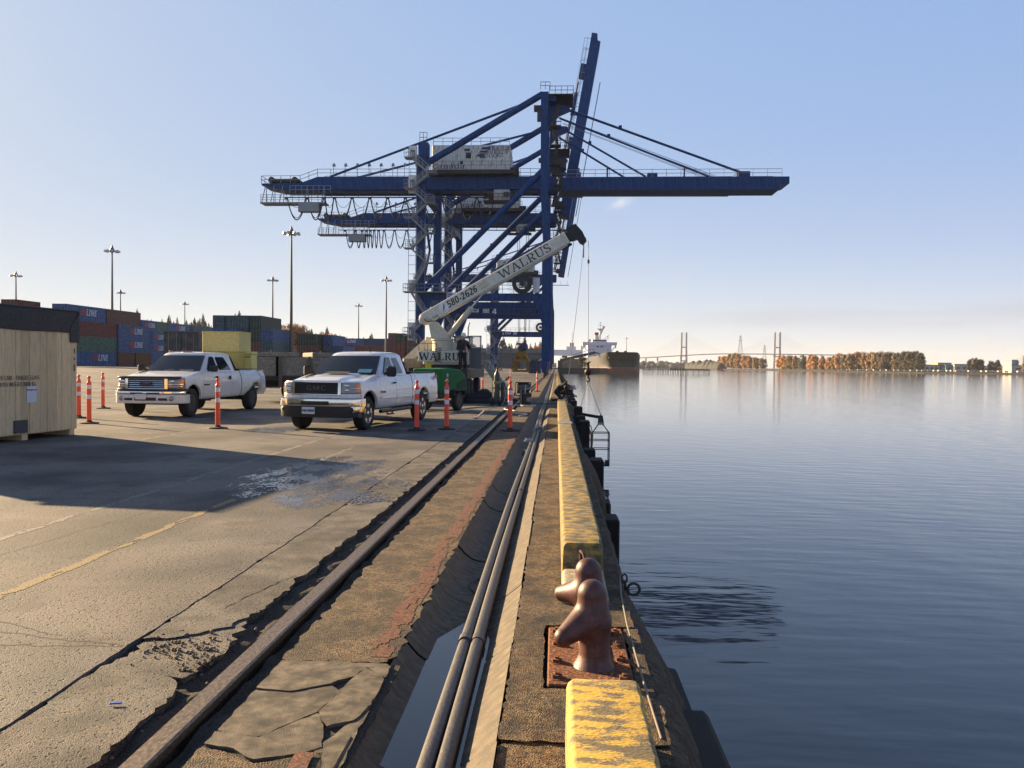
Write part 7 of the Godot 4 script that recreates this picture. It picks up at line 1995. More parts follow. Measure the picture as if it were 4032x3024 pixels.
func build_far() -> void:
	rng.seed = 21
	# hills behind the yard
	var hill := mat("hill_ground", 0.06, 0.065, 0.045, 0.95, {"tex": "macro", "scale": 0.01})
	var m := MB.new()
	var hy := func(x: float, z: float) -> float:
		var t := sst(-390.0, -560.0, z)
		return t * (3.0 + 16.0 * sst(-60.0, -300.0, x) + 2.5 * sin(x * 0.021) + 1.5 * sin(x * 0.057 + 1.0)) - 0.6
	for i in range(-60, 0):
		for j in 12:
			var p := []
			for q in [[0, 0], [1, 0], [1, 1], [0, 1]]:
				var x: float = (i + q[0]) * 20.0; var z: float = -385.0 - (j + q[1]) * 26.0
				p.append(Vector3(x, hy.call(x, z), z))
			m.quad(p[0], p[1], p[2], p[3])
	structure("wooded_hill", m, hill)
	var cm := [mat("conifer_a", 0.040, 0.058, 0.038, 0.9), mat("conifer_b", 0.052, 0.062, 0.036, 0.9)]
	for v in 2:
		var mm := MultiMesh.new()
		mm.transform_format = MultiMesh.TRANSFORM_3D
		mm.mesh = conifer_mesh(3 + v)
		mm.instance_count = 900
		for i in 900:
			var x := rng.randf_range(-1100.0, -6.0) if i % 3 == 0 else rng.randf_range(-420.0, -6.0); var z := -400.0 - 290.0 * pow(rng.randf(), 0.8)
			var s := rng.randf_range(0.45, 0.95)
			if rng.randf() < 0.06: s *= 1.35
			mm.set_instance_transform(i, Transform3D(Basis(Vector3.UP, rng.randf() * TAU).scaled(Vector3(s * rng.randf_range(0.85, 1.2), s, s)), Vector3(x, hy.call(x, z) - 0.5, z)))
		var o := MultiMeshInstance3D.new()
		o.name = numbered("conifer_wood")
		o.multimesh = mm
		o.material_override = cm[v]
		add_child(o)
		o.set_meta("kind", "stuff")
		tag(o, "dark conifer wood covering the low hill behind the yard", "wood")
	# autumn broadleaf trees: a few on the hill, a row on the far bank
	var crowns := []
	for i in 6: crowns.append(crown_mesh(40 + i, 20.0, [6.0, 7.0, 6.4, 7.6, 5.6, 6.6][i], 60, 110, 0.75))
	var tm := mat("trunk_bark", 0.075, 0.055, 0.04, 0.9)
	var tones := {"orange": mat("leaf_orange", 0.46, 0.225, 0.07, 0.85, {"backlight": Color(0.2, 0.1, 0.03)}), "rust": mat("leaf_rust", 0.34, 0.175, 0.075, 0.85, {"backlight": Color(0.15, 0.08, 0.03)}), "olive": mat("leaf_olive", 0.24, 0.165, 0.06, 0.85, {"backlight": Color(0.1, 0.08, 0.03)}), "brown": mat("leaf_brown", 0.17, 0.12, 0.07, 0.85), "dark": mat("leaf_dark", 0.07, 0.06, 0.035, 0.9), "green": mat("leaf_green", 0.09, 0.10, 0.04, 0.9)}
	var plant := func(x: float, y: float, z: float, h: float, kind: String, label: String, group: String, k: int) -> void:
		var o := thing("broadleaf_tree", label, "tree", Vector3(x, y, z), rng.randf() * TAU, group)
		var s := h / 20.0
		var c := put(o, "crown", crowns[k % 6], tones[kind])
		c.scale = Vector3(s * rng.randf_range(0.9, 1.15), s, s * rng.randf_range(0.9, 1.15))
		put(o, "trunk", MB.new().tube([Vector3(0, -0.5, 0), Vector3(0.1, h * 0.3, 0), Vector3(0, h * 0.8, 0)], [h * 0.02, h * 0.014, h * 0.004], 6).tube([Vector3(0.05, h * 0.3, 0), Vector3(h * 0.1, h * 0.6, 0)], [h * 0.01, h * 0.003], 5).tube([Vector3(0.05, h * 0.35, 0), Vector3(-h * 0.1, h * 0.65, h * 0.05)], [h * 0.01, h * 0.003], 5), tm)
	var lab := {"orange": "bright orange autumn tree", "rust": "rust coloured autumn tree", "olive": "olive brown autumn tree", "brown": "bare looking brown tree", "dark": "dark leafless looking tree", "green": "dull green tree"}
	var k := 0
	for q in [[1285, -420.0, 17.0, "orange"], [1100, -400.0, 19.0, "rust"], [1130, -405.0, 21.0, "olive"], [1160, -400.0, 20.0, "orange"], [1215, -410.0, 16.0, "olive"], [1345, -430.0, 14.0, "rust"], [2095, -440.0, 11.0, "orange"], [2120, -445.0, 12.0, "orange"], [1860, -400.0, 12.0, "olive"], [2150, -430.0, 10.0, "rust"]]:
		var x := far_x(q[0], q[1])
		plant.call(x, hy.call(x, q[1]), q[1], q[2], q[3], lab[q[3]] + " standing among the conifers on the hill", "autumn trees on the hill", k)
		k += 1
	# far bank
	var bank := mat("bank_earth", 0.075, 0.062, 0.045, 0.95, {"tex": "grit", "scale": 0.05})
	var shore := [[2770, -1900.0], [2800, -1700.0], [3000, -1420.0], [3300, -1120.0], [3600, -960.0], [4100, -830.0], [5200, -620.0], [7000, -420.0]]
	m = MB.new()
	for i in shore.size() - 1:
		var a := Vector3(far_x(shore[i][0], shore[i][1]), WATER_Y - 0.5, shore[i][1]); var b := Vector3(far_x(shore[i + 1][0], shore[i + 1][1]), WATER_Y - 0.5, shore[i + 1][1])
		var n := 14
		for j in n:
			var p := a.lerp(b, float(j) / n); var q := a.lerp(b, float(j + 1) / n)
			var back := Vector3(0.35, 0, -0.94)
			var e1 := Vector3(0, 2.3, 0) + back * (4.0 + rng.randf()); var e2 := Vector3(0, 2.3, 0) + back * (4.0 + rng.randf())
			m.quad(p, q, q + e2, p + e1)
			m.quad(p + e1, q + e2, q + Vector3(0, 2.5, 0) + back * 40.0, p + Vector3(0, 2.5, 0) + back * 40.0)
			m.quad(p + Vector3(0, 2.5, 0) + back * 40.0, q + Vector3(0, 2.5, 0) + back * 40.0, q + Vector3(0, 2.9, 0) + back * 4000.0, p + Vector3(0, 2.9, 0) + back * 4000.0)
	structure("far_bank", m, bank)
	var zs := func(px: float) -> float:
		for i in shore.size() - 1:
			if px <= shore[i + 1][0]: return lerpf(shore[i][1], shore[i + 1][1], (px - shore[i][0]) / (shore[i + 1][0] - shore[i][0]))
		return -500.0
	var row := [[2826, 20, "rust"], [2842, 21, "orange"], [2862, 23, "rust"], [2880, 24, "olive"], [2898, 23, "rust"], [2925, 20, "orange"], [2940, 19, "orange"], [2962, 18, "olive"], [2985, 16, "brown"], [3055, 23, "orange"], [3070, 24, "orange"], [3092, 23, "olive"], [3112, 23, "rust"], [3140, 24, "green"], [3170, 24, "orange"], [3186, 23, "orange"], [3215, 21, "rust"], [3240, 19, "orange"], [3262, 21, "olive"], [3282, 25, "rust"], [3302, 22, "brown"], [3322, 23, "olive"], [3340, 24, "rust"], [3360, 25, "rust"], [3378, 24, "olive"], [3398, 25, "rust"], [3416, 23, "olive"], [3432, 25, "brown"], [3450, 23, "brown"], [3470, 24, "dark"], [3492, 23, "brown"], [3512, 24, "dark"], [3530, 25, "dark"], [3548, 24, "dark"], [3566, 25, "dark"], [3580, 22, "dark"], [3770, 15, "dark"], [3790, 17, "dark"], [3812, 15, "dark"], [3850, 13, "dark"], [3872, 14, "dark"], [3985, 18, "olive"]]
	for q in row:
		var z: float = zs.call(q[0]) - 22.0 - rng.randf() * 16.0
		var far: bool = q[0] < 3000
		var place := " in the small grove nearer the bridge" if far else (" in the long grove on the far bank" if q[0] < 3600 else " among the sheds on the far bank")
		var hh: float = q[1] * (1.25 if far else 0.98)
		plant.call(far_x(q[0], z), WATER_Y + 1.9, z, hh, q[2], lab[q[2]] + place, "trees on the far bank", k)
		k += 1
		if q[0] < 3600:
			z -= 26.0
			var second: String = ["rust", "brown", "olive"][k % 3] if q[0] < 3440 else "dark"
			plant.call(far_x(q[0] + 9, z), WATER_Y + 1.9, z, hh * rng.randf_range(0.82, 1.02), second, lab[second] + (" at the back of the small grove" if far else " at the back of the long grove"), "trees at the back of the far bank groves", k + 2)
	# low scrub along the distant shore
	var sc := MB.new()
	for i in 260:
		var px := rng.randf_range(2380.0, 2830.0)
		var z := -2340.0 - rng.randf() * 90.0 if px < 2700 else lerpf(-2300.0, -1760.0, (px - 2700.0) / 100.0) - 40.0
		var s := rng.randf_range(5.0, 14.0)
		sc.ball(Vector3(far_x(px, z), WATER_Y + 3.0, z), Vector3(s, s * rng.randf_range(0.7, 1.5), s), 6, 4)
	structure("shore_scrub", sc, mat("scrub", 0.05, 0.052, 0.045, 0.95), "stuff")
	build_bridge()
	build_ship()
	build_shore_things(zs)

func build_bridge() -> void:
	var c := mat("bridge_concrete", 0.24, 0.235, 0.25, 0.8)
	var o := thing("cable_stayed_bridge", "distant cable stayed bridge with two H shaped towers across the river", "bridge", Vector3(0, WATER_Y, -3700))
	var dk := func(x: float) -> float: return 40.0 + 24.0 * sst(250.0, 760.0, x) - 10.0 * sst(900.0, 1700.0, x)
	var pyl := [Vector2(562, 0), Vector2(945, 90)]
	var zof := func(x: float) -> float: return (x - 562.0) * 0.235
	for p in pyl:
		var t := Node3D.new(); t.name = "tower"; o.add_child(t, true)
		for s in [-1.0, 1.0]:
			put(t, "leg", MB.new().beam(Vector3(p.x + s * 12.5, -4, p.y + s * 6.0), Vector3(p.x + s * 10.0, 78, p.y + s * 5.0), 7.5, 7.5, Vector3.BACK).beam(Vector3(p.x + s * 10.0, 77, p.y + s * 5.0), Vector3(p.x + s * 9.5, 158, p.y + s * 5.0), 6.5, 6.5, Vector3.BACK), c)
		for y in [32.0, 54.0, 92.0]: put(t, "cross_beam", MB.new().box(Vector3(p.x, y, p.y), Vector3(24, 5.5, 6)), c)
		var cb := MB.new()
		for s in [-1.0, 1.0]:
			for i in 12:
				var x: float = p.x + s * (28.0 + i * 14.0)
				cb.beam(Vector3(p.x, 104.0 + i * 4.4, p.y), Vector3(x, dk.call(x), zof.call(x)), 0.32, 0.32)
		put(t, "stay_cable", cb, mat("stay_pale", 0.35, 0.36, 0.38, 0.7))
	var rings := []
	for i in 38:
		var x := 180.0 + i * 30.0
		var y: float = dk.call(x); var z: float = zof.call(x)
		rings.append(PackedVector3Array([Vector3(x, y + 1.6, z + 15), Vector3(x, y + 1.6, z - 15), Vector3(x, y - 2.2, z - 12), Vector3(x, y - 2.2, z + 12)]))
	put(o, "deck", MB.new().loft(rings, true, true, false), c)
	for x in [250.0, 300.0, 350.0, 400.0, 450.0, 1120.0, 1180.0, 1240.0, 1300.0, 1360.0]:
		put(o, "pier", MB.new().box(Vector3(x, dk.call(x) * 0.5 - 3.0, zof.call(x)), Vector3(5, dk.call(x), 18)), c)
	# power line towers
	for q in [[2903.0, -3000.0, 118.0, "taller lattice power tower standing between the bridge towers"], [2996.0, -3300.0, 92.0, "smaller lattice power tower close beside the bridge tower"]]:
		var t := thing("power_tower", q[3], "pylon", Vector3(far_x(q[0], q[1]), WATER_Y + 2.0, q[1]))
		var h: float = q[2]
		var st := mat("pylon_steel", 0.22, 0.225, 0.235, 0.7)
		for sx in [-1.0, 1.0]:
			for sz in [-1.0, 1.0]: put(t, "leg", MB.new().beam(Vector3(sx * h * 0.11, 0, sz * h * 0.11), Vector3(sx * 1.2, h, sz * 1.2), 0.9, 0.9), st)
		var br := MB.new()
		for i in 9:
			var y0 := h * i / 9.0; var y1 := h * (i + 1) / 9.0
			var w0 := lerpf(h * 0.11, 1.2, i / 9.0); var w1 := lerpf(h * 0.11, 1.2, (i + 1) / 9.0)
			for z in [-1.0, 1.0]: br.beam(Vector3(-w0, y0, z * w0), Vector3(w1, y1, z * w1), 0.5, 0.5).beam(Vector3(w0, y0, z * w0), Vector3(-w1, y1, z * w1), 0.5, 0.5)
		put(t, "bracing", br, st)
		put(t, "cross_arm", MB.new().beam(Vector3(-8, h * 0.86, 0), Vector3(8, h * 0.86, 0), 0.8, 0.8).beam(Vector3(-6, h * 0.95, 0), Vector3(6, h * 0.95, 0), 0.8, 0.8), st)

func build_ship() -> void:
	var o := thing("cargo_ship", "moored bulk carrier with black and rust hull and white deckhouse", "ship", Vector3(47.5, WATER_Y, -604.0), deg_to_rad(1.8))
	var hullm := mat("hull_black", 0.02, 0.02, 0.022, 0.6, {"tex": "grime", "scale": 0.03})
	var redm := mat("hull_red", 0.34, 0.105, 0.06, 0.7, {"tex": "grime", "scale": 0.05})
	var wht := mat("ship_white", 0.66, 0.67, 0.70, 0.6)
	var sec := func(y: float) -> Array:
		var rows := []
		for i in 22:
			var t := i / 21.0
			var z := -225.0 * pow(t, 1.5) + (2.0 if y > 10.0 else (0.0 if y > 4.0 else 1.0)) * (1.0 - t)
			var w := 16.0 * pow(clampf(t * 4.5, 0.0, 1.0), 0.36 if y > 9.0 else 0.48) * (1.0 - 0.35 * sst(0.86, 1.0, t))
			rows.append(Vector2(w, z))
		return rows
	var shell := func(ys: Array, mt: Material, called: String) -> void:
		for s in [-1.0, 1.0]:
			var rings := []
			for i in 22:
				var ring := PackedVector3Array()
				for y in ys:
					var q: Vector2 = sec.call(y)[i]
					var up: float = y + (2.6 * sst(0.22, 0.08, i / 21.0) if y > 11.0 else 0.0)
					ring.append(Vector3(s * q.x, up, q.y))
				rings.append(ring)
			put(o, called, MB.new().loft(rings, false, false), mt)
	shell.call([4.2, 7.0, 9.5, 12.6], hullm, "hull_side")
	shell.call([-1.0, 2.0, 4.2], redm, "hull_bottom")
	var dm := MB.new()
	var top: Array = sec.call(12.6)
	for i in 21: dm.quad(Vector3(-top[i].x, 12.0, top[i].y), Vector3(top[i].x, 12.0, top[i].y), Vector3(top[i + 1].x, 12.0, top[i + 1].y), Vector3(-top[i + 1].x, 12.0, top[i + 1].y))
	put(o, "main_deck", dm, hullm)
	for i in 6: put(o, "hatch_cover", MB.new().box(Vector3(0, 13.0, -38.0 - i * 27.0), Vector3(16, 2.0, 18)), redm)
	put(o, "forecastle", MB.new().box(Vector3(0, 14.6, -10.0), Vector3(15, 1.0, 12)).box(Vector3(-3, 15.6, -6.0), Vector3(2.0, 1.2, 1.5)).box(Vector3(3, 15.6, -6.0), Vector3(2.0, 1.2, 1.5)), hullm)
	put(o, "hawse_mark", MB.new().box(Vector3(-9.0, 12.0, -2.4), Vector3(1.0, 2.8, 0.6), Basis(Vector3.BACK, -0.2)), wht)
	# deckhouse
	put(o, "deckhouse", MB.new().cbox(Vector3(0, 20.0, -205), Vector3(23, 16, 14), 0.2).box(Vector3(0, 29.2, -205), Vector3(14, 2.6, 12)), wht)
	var wing := put(o, "bridge_wing", MB.new().box(Vector3(0, 26.4, -198.5), Vector3(33, 3.0, 4.0)), wht)
	for s in [-1.0, 1.0]: put(wing, "wing_bracket", MB.new().box(Vector3(s * 15.6, 23.6, -198.5), Vector3(0.8, 3.2, 1.0)).beam(Vector3(s * 15.4, 24.5, -198.5), Vector3(s * 11.4, 19.0, -198.5), 0.7, 0.7), wht)
	var gl := mat("ship_glass", 0.02, 0.025, 0.03, 0.2)
	for q in [[-2.0, 23.4, 2.4, 0.9], [2.0, 23.4, 2.4, 0.9], [-9.0, 20.6, 1.4, 0.8], [-6.0, 20.6, 1.4, 0.8], [8.0, 20.6, 1.4, 0.8], [-4.0, 15.0, 1.4, 0.8], [7.0, 15.2, 1.4, 0.8], [8.5, 17.8, 1.2, 0.7]]:
		put(o, "window", MB.new().box(Vector3(q[0], q[1], -197.9 if q[1] < 23.0 else -196.4), Vector3(q[2], q[3], 0.3)), gl)
	put(o, "wheelhouse_window", MB.new().box(Vector3(0, 29.6, -198.8), Vector3(12, 1.2, 0.3)), gl)
	put(o, "funnel", MB.new().cbox(Vector3(-2.0, 32.0, -212), Vector3(3.4, 7.5, 6), 0.4), mat("funnel_pale", 0.5, 0.42, 0.38, 0.6))
	put(o, "funnel_cap", MB.new().box(Vector3(-2.0, 36.5, -212), Vector3(3.6, 2.4, 6.2)), mat("funnel_red", 0.14, 0.03, 0.03, 0.6))
	put(o, "radar_mast", MB.new().cyl(Vector3(1.2, 30, -206), Vector3(1.2, 48, -206), 0.6, 8, 0.15).box(Vector3(1.2, 41.0, -206), Vector3(6.5, 0.5, 1)).box(Vector3(1.2, 44.5, -206), Vector3(3.5, 0.4, 0.8)).box(Vector3(1.2, 47.0, -206), Vector3(2.6, 0.3, 0.6)).hexa(Vector3(1.2, 40.0, -206), Vector3(1.5, 1.5, 2), Vector3(5.5, 1, 2)), mat("mast_white", 0.5, 0.5, 0.5, 0.6))
	put(o, "lifeboat_davit", MB.new().beam(Vector3(4.0, 30.5, -200), Vector3(9.0, 35.0, -200), 0.5, 0.5).cyl(Vector3(8.5, 30.5, -204), Vector3(8.5, 34.5, -204), 0.4, 8), wht)
	# deck cranes of the vessel berthed astern of it
	var v := thing("cargo_ship", "paler ship partly hidden astern of the black hulled bulk carrier", "ship", Vector3(16.0, WATER_Y, -900.0))
	put(v, "hull", MB.new().hexa(Vector3(0, 5.0, 0), Vector3(20, 14, 110), Vector3(24, 14, 120)), mat("hull_grey", 0.10, 0.10, 0.11, 0.6))
	put(v, "deckhouse", MB.new().box(Vector3(-4, 18.5, 30), Vector3(30, 6, 14)).box(Vector3(-1, 23.0, 30), Vector3(10, 4, 8)), wht)
	put(v, "funnel", MB.new().box(Vector3(0, 26.5, 26), Vector3(4, 5, 4)), M["funnel_red"])
	put(v, "radar_mast", MB.new().cyl(Vector3(0, 25, 30), Vector3(0, 40, 30), 0.4, 6), wht)
	for q in [[10.0, 20.0], [18.0, 35.0], [22.0, 60.0]]:
		var dc := put(v, "deck_crane", MB.new().cyl(Vector3(q[0], 8, q[1]), Vector3(q[0], 26, q[1]), 1.4, 10), wht)
		put(dc, "jib", MB.new().beam(Vector3(q[0], 22, q[1]), Vector3(q[0] + 9.0, 32.0 if q[0] < 20 else 44.0, q[1]), 1.5, 1.5).box(Vector3(q[0] + 9.0, 32.0 if q[0] < 20 else 44.0, q[1]), Vector3(2.4, 2.4, 2)), mat("jib_pale", 0.55, 0.45, 0.38, 0.6))

func build_shore_things(zs: Callable) -> void:
	# bank with a bush and a ship loader in front of the moored ship
	var dark := mat("bank_dark", 0.035, 0.03, 0.025, 0.95)
	structure("jetty_bank", MB.new().hexa(Vector3(-8.0, -1.8, -585.0), Vector3(92, 4.2, 40), Vector3(86, 4.2, 34)), dark)
	var wall := thing("pile_wall", "rust coloured sheet pile wall along the water before the ship", "pile wall", Vector3(30, 0, -563.0))
	for i in 24: put(wall, "sheet_pile", MB.new().box(Vector3(i * 1.0, -1.9, 0.3 * (i % 2)), Vector3(0.96, 3.4, 0.4)), mat("sheet_rust", 0.20, 0.10, 0.065, 0.8))
	var r := RandomNumberGenerator.new(); r.seed = 6
	var b := thing("bush", "round green bush on the dark bank in front of the ship", "bush", Vector3(far_x(2292, -572), 0.0, -572.0))
	put(b, "foliage", crown_mesh(77, 7.5, 4.2, 26, 60, 0.6), mat("leaf_green", 0.09, 0.10, 0.04, 0.9))
	put(b, "stem", MB.new().cyl(Vector3(0, -0.5, 0), Vector3(0, 4, 0), 0.3, 6), M["trunk_bark"])
	var ld := thing("ship_loader", "rust brown conveyor loader boom reaching out towards the moored ship", "loader", Vector3(far_x(2205, -570), 0.3, -570.0))
	var lm := mat("loader_rust", 0.075, 0.05, 0.045, 0.8)
	var A := Vector3(0, 5.0, 0); var E := Vector3(24.0, 10.6, 0)
	put(ld, "boom", MB.new().beam(A, E, 2.0, 1.9).beam(A + Vector3(0, 1.4, 0), E + Vector3(-6, 1.0, 0), 0.3, 0.3), lm)
	put(ld, "spout", MB.new().beam(E, E + Vector3(2.6, -0.6, 0), 0.8, 0.8).beam(E + Vector3(2.6, -0.5, 0), E + Vector3(3.4, -3.4, 0), 0.5, 0.5), lm)
	put(ld, "tower", MB.new().box(Vector3(0, 2.5, 0), Vector3(3.0, 5.0, 3.0)).box(Vector3(3, 7.5, 0), Vector3(3.5, 1.4, 2.0)).beam(Vector3(1, 0, 0), Vector3(10, 7, 0), 0.4, 0.4), lm)
	for i in 5: put(ld, "stay", MB.new().beam(Vector3(13 + i * 0.6, 0.0, 0), Vector3(11 + i * 1.2, 8.0, 0), 0.25, 0.25), lm)
	# timber pile trestle in the river
	var tr := thing("pile_trestle", "low timber pile trestle standing in the river beyond the ship's bow", "trestle", Vector3(far_x(2530, -605), WATER_Y, -605.0))
	var tim := mat("trestle_timber", 0.05, 0.045, 0.038, 0.9)
	put(tr, "deck_beam", MB.new().box(Vector3(24, 2.6, 0), Vector3(48, 0.5, 2.0)).box(Vector3(34, 3.2, -4), Vector3(28, 0.5, 1.5)), tim)
	for i in 40: put(tr, "pile", MB.new().cyl(Vector3(i * 1.22, -1.5, 1.2 * ((i % 3) - 1)), Vector3(i * 1.22 + 0.1, 2.6 + 0.8 * r.randf() * float(i > 14), 1.2 * ((i % 3) - 1)), 0.2, 6), tim)
	# sheds behind the far quay
	for q in [[1830, 2160, -395.0, 7.0, [0.10, 0.105, 0.11], "long grey shed seen under the quay cranes"], [1640, 1700, -380.0, 8.0, [0.3, 0.33, 0.36], "pale blue white shed beside the quay crane's land leg"]]:
		var x0 := far_x(q[0], q[2]); var x1 := far_x(q[1], q[2])
		var o := thing("warehouse", q[5], "warehouse", Vector3((x0 + x1) * 0.5, ground(x0, q[2]), q[2]))
		var w := x1 - x0
		put(o, "walls", MB.new().box(Vector3(0, q[3] * 0.5, 0), Vector3(w, q[3], 24)), mat("shed_%d" % int(q[0]), q[4][0], q[4][1], q[4][2], 0.8))
		put(o, "roof", MB.new().prism(PackedVector2Array([Vector2(-w / 2 - 0.5, q[3]), Vector2(w / 2 + 0.5, q[3]), Vector2(w / 2 - 4, q[3] + 2.0), Vector2(-w / 2 + 4, q[3] + 2.0)]), 26.0, Transform3D(Basis(), Vector3(0, 0, -13))), mat("shed_roof", 0.16, 0.165, 0.17, 0.7))
		for i in 4: put(o, "door", MB.new().box(Vector3(-w * 0.36 + i * w * 0.24, 2.2, 12.05), Vector3(w * 0.09, 4.4, 0.2)), dark)
	# round-topped loading tower under the far crane
	var lt := thing("loading_tower", "lattice loading tower with a round head under the far quay crane", "tower", Vector3(far_x(1995, -300), 0, -300.0))
	var gs := mat("tower_grey", 0.10, 0.105, 0.11, 0.7)
	for sx in [-1.0, 1.0]:
		for sz in [-1.0, 1.0]: put(lt, "leg", MB.new().beam(Vector3(sx * 1.8, 0, sz * 1.8), Vector3(sx * 1.5, 7.5, sz * 1.5), 0.25, 0.25), gs)
	for i in 3: put(lt, "platform", MB.new().box(Vector3(0, 2.2 + i * 2.4, 0), Vector3(4.2, 0.2, 4.2)).railing(Vector3(-2, 2.3 + i * 2.4, 2), Vector3(2, 2.3 + i * 2.4, 2), 1.0, 1.0, 0.08), gs)
	put(lt, "head", MB.new().ball(Vector3(-1.8, 9.6, 0), Vector3(1.1, 1.1, 1.1)).tube([Vector3(-2.6, 9.2, 0), Vector3(-2.9, 7.8, 0), Vector3(-1.2, 6.8, 0)], 0.35, 8), gs)
	var lf := thing("boom_lift", "pale boom lift with folded arm parked by the far crane rail", "lift", Vector3(far_x(2125, -290), 0, -290.0))
	put(lf, "chassis", MB.new().box(Vector3(0, 1.0, 0), Vector3(2.2, 0.9, 3.5)), M["works_dark"])
	put(lf, "arm", MB.new().beam(Vector3(-2.2, 2.2, 0), Vector3(2.4, 5.0, 0), 0.4, 0.5).beam(Vector3(-2.2, 2.0, 0), Vector3(1.4, 3.2, 0), 0.4, 0.4), mat("lift_cream", 0.5, 0.47, 0.38, 0.6))
	for s in [-1.0, 1.0]: put(lf, "wheel", MB.new().cyl(Vector3(s * 1.1, 0.5, 1.2), Vector3(s * 1.4, 0.5, 1.2), 0.5, 12), M["tyre"])
	# far bank sheds and parked trailers
	var sheds := [[3590, 3660, 8, [0.46, 0.44, 0.38], "pale grey shed"], [3700, 3800, 9, [0.40, 0.38, 0.33], "wide stone coloured shed"], [3640, 3690, 11, [0.42, 0.34, 0.16], "yellow shed"], [3668, 3758, 8, [0.14, 0.24, 0.24], "teal roofed shed"], [3590, 3640, 5, [0.5, 0.48, 0.42], "cream shed"], [3765, 3850, 7, [0.5, 0.47, 0.4], "long white shed"], [3850, 3905, 7, [0.45, 0.4, 0.33], "low tan shed"], [3912, 3956, 15, [0.20, 0.25, 0.33], "grey blue tower block"], [3955, 4060, 18, [0.16, 0.21, 0.30], "blue glass block"], [3910, 4100, 8, [0.48, 0.42, 0.34], "beige warehouse"]]
	for q in sheds:
		var z: float = zs.call((q[0] + q[1]) * 0.5) - 60.0 - 0.12 * (q[0] - 3600) - (60.0 if q[2] > 10 else 0.0)
		var w: float = (q[1] - q[0]) / 3261.0 * -z
		var o := thing("warehouse", q[4] + " on the far bank beyond the grove", "warehouse", Vector3(far_x((q[0] + q[1]) * 0.5, z), WATER_Y + 1.9, z))
		put(o, "walls", MB.new().box(Vector3(0, q[2] * 0.5, 0), Vector3(w, q[2], 18)), mat("far_" + q[4], q[3][0], q[3][1], q[3][2], 0.8))
		put(o, "roof", MB.new().box(Vector3(0, q[2] + 0.3, 0), Vector3(w + 1, 0.6, 19)), mat("far_roof", 0.3, 0.3, 0.3, 0.8))
		for i in 4: put(o, "window", MB.new().box(Vector3(-w * 0.36 + i * w * 0.24, q[2] * 0.55, 9.05), Vector3(w * 0.12, q[2] * 0.25, 0.15)), M["ship_glass"])
	for i in 34:
		var px := 3285.0 + i * 22.0 + r.randf() * 12.0
		var z: float = zs.call(px) - 10.0 - r.randf() * 8.0
		var o := thing("parked_trailer", "white box trailer parked in the row along the far river bank", "trailer", Vector3(far_x(px, z), WATER_Y + 1.9, z), r.randf_range(-0.3, 0.3), "trailers parked along the far bank")
		var w := r.randf_range(3.0, 7.5)
		put(o, "box", MB.new().box(Vector3(0, 1.7, 0), Vector3(w, 1.5, 2.4)), mat("trailer_white", 0.42, 0.41, 0.39, 0.6))
		for s in [-0.3, 0.3]: put(o, "wheel", MB.new().cyl(Vector3(w * s, 0.45, 1.0), Vector3(w * s, 0.45, 1.3), 0.45, 8), M["tyre"])

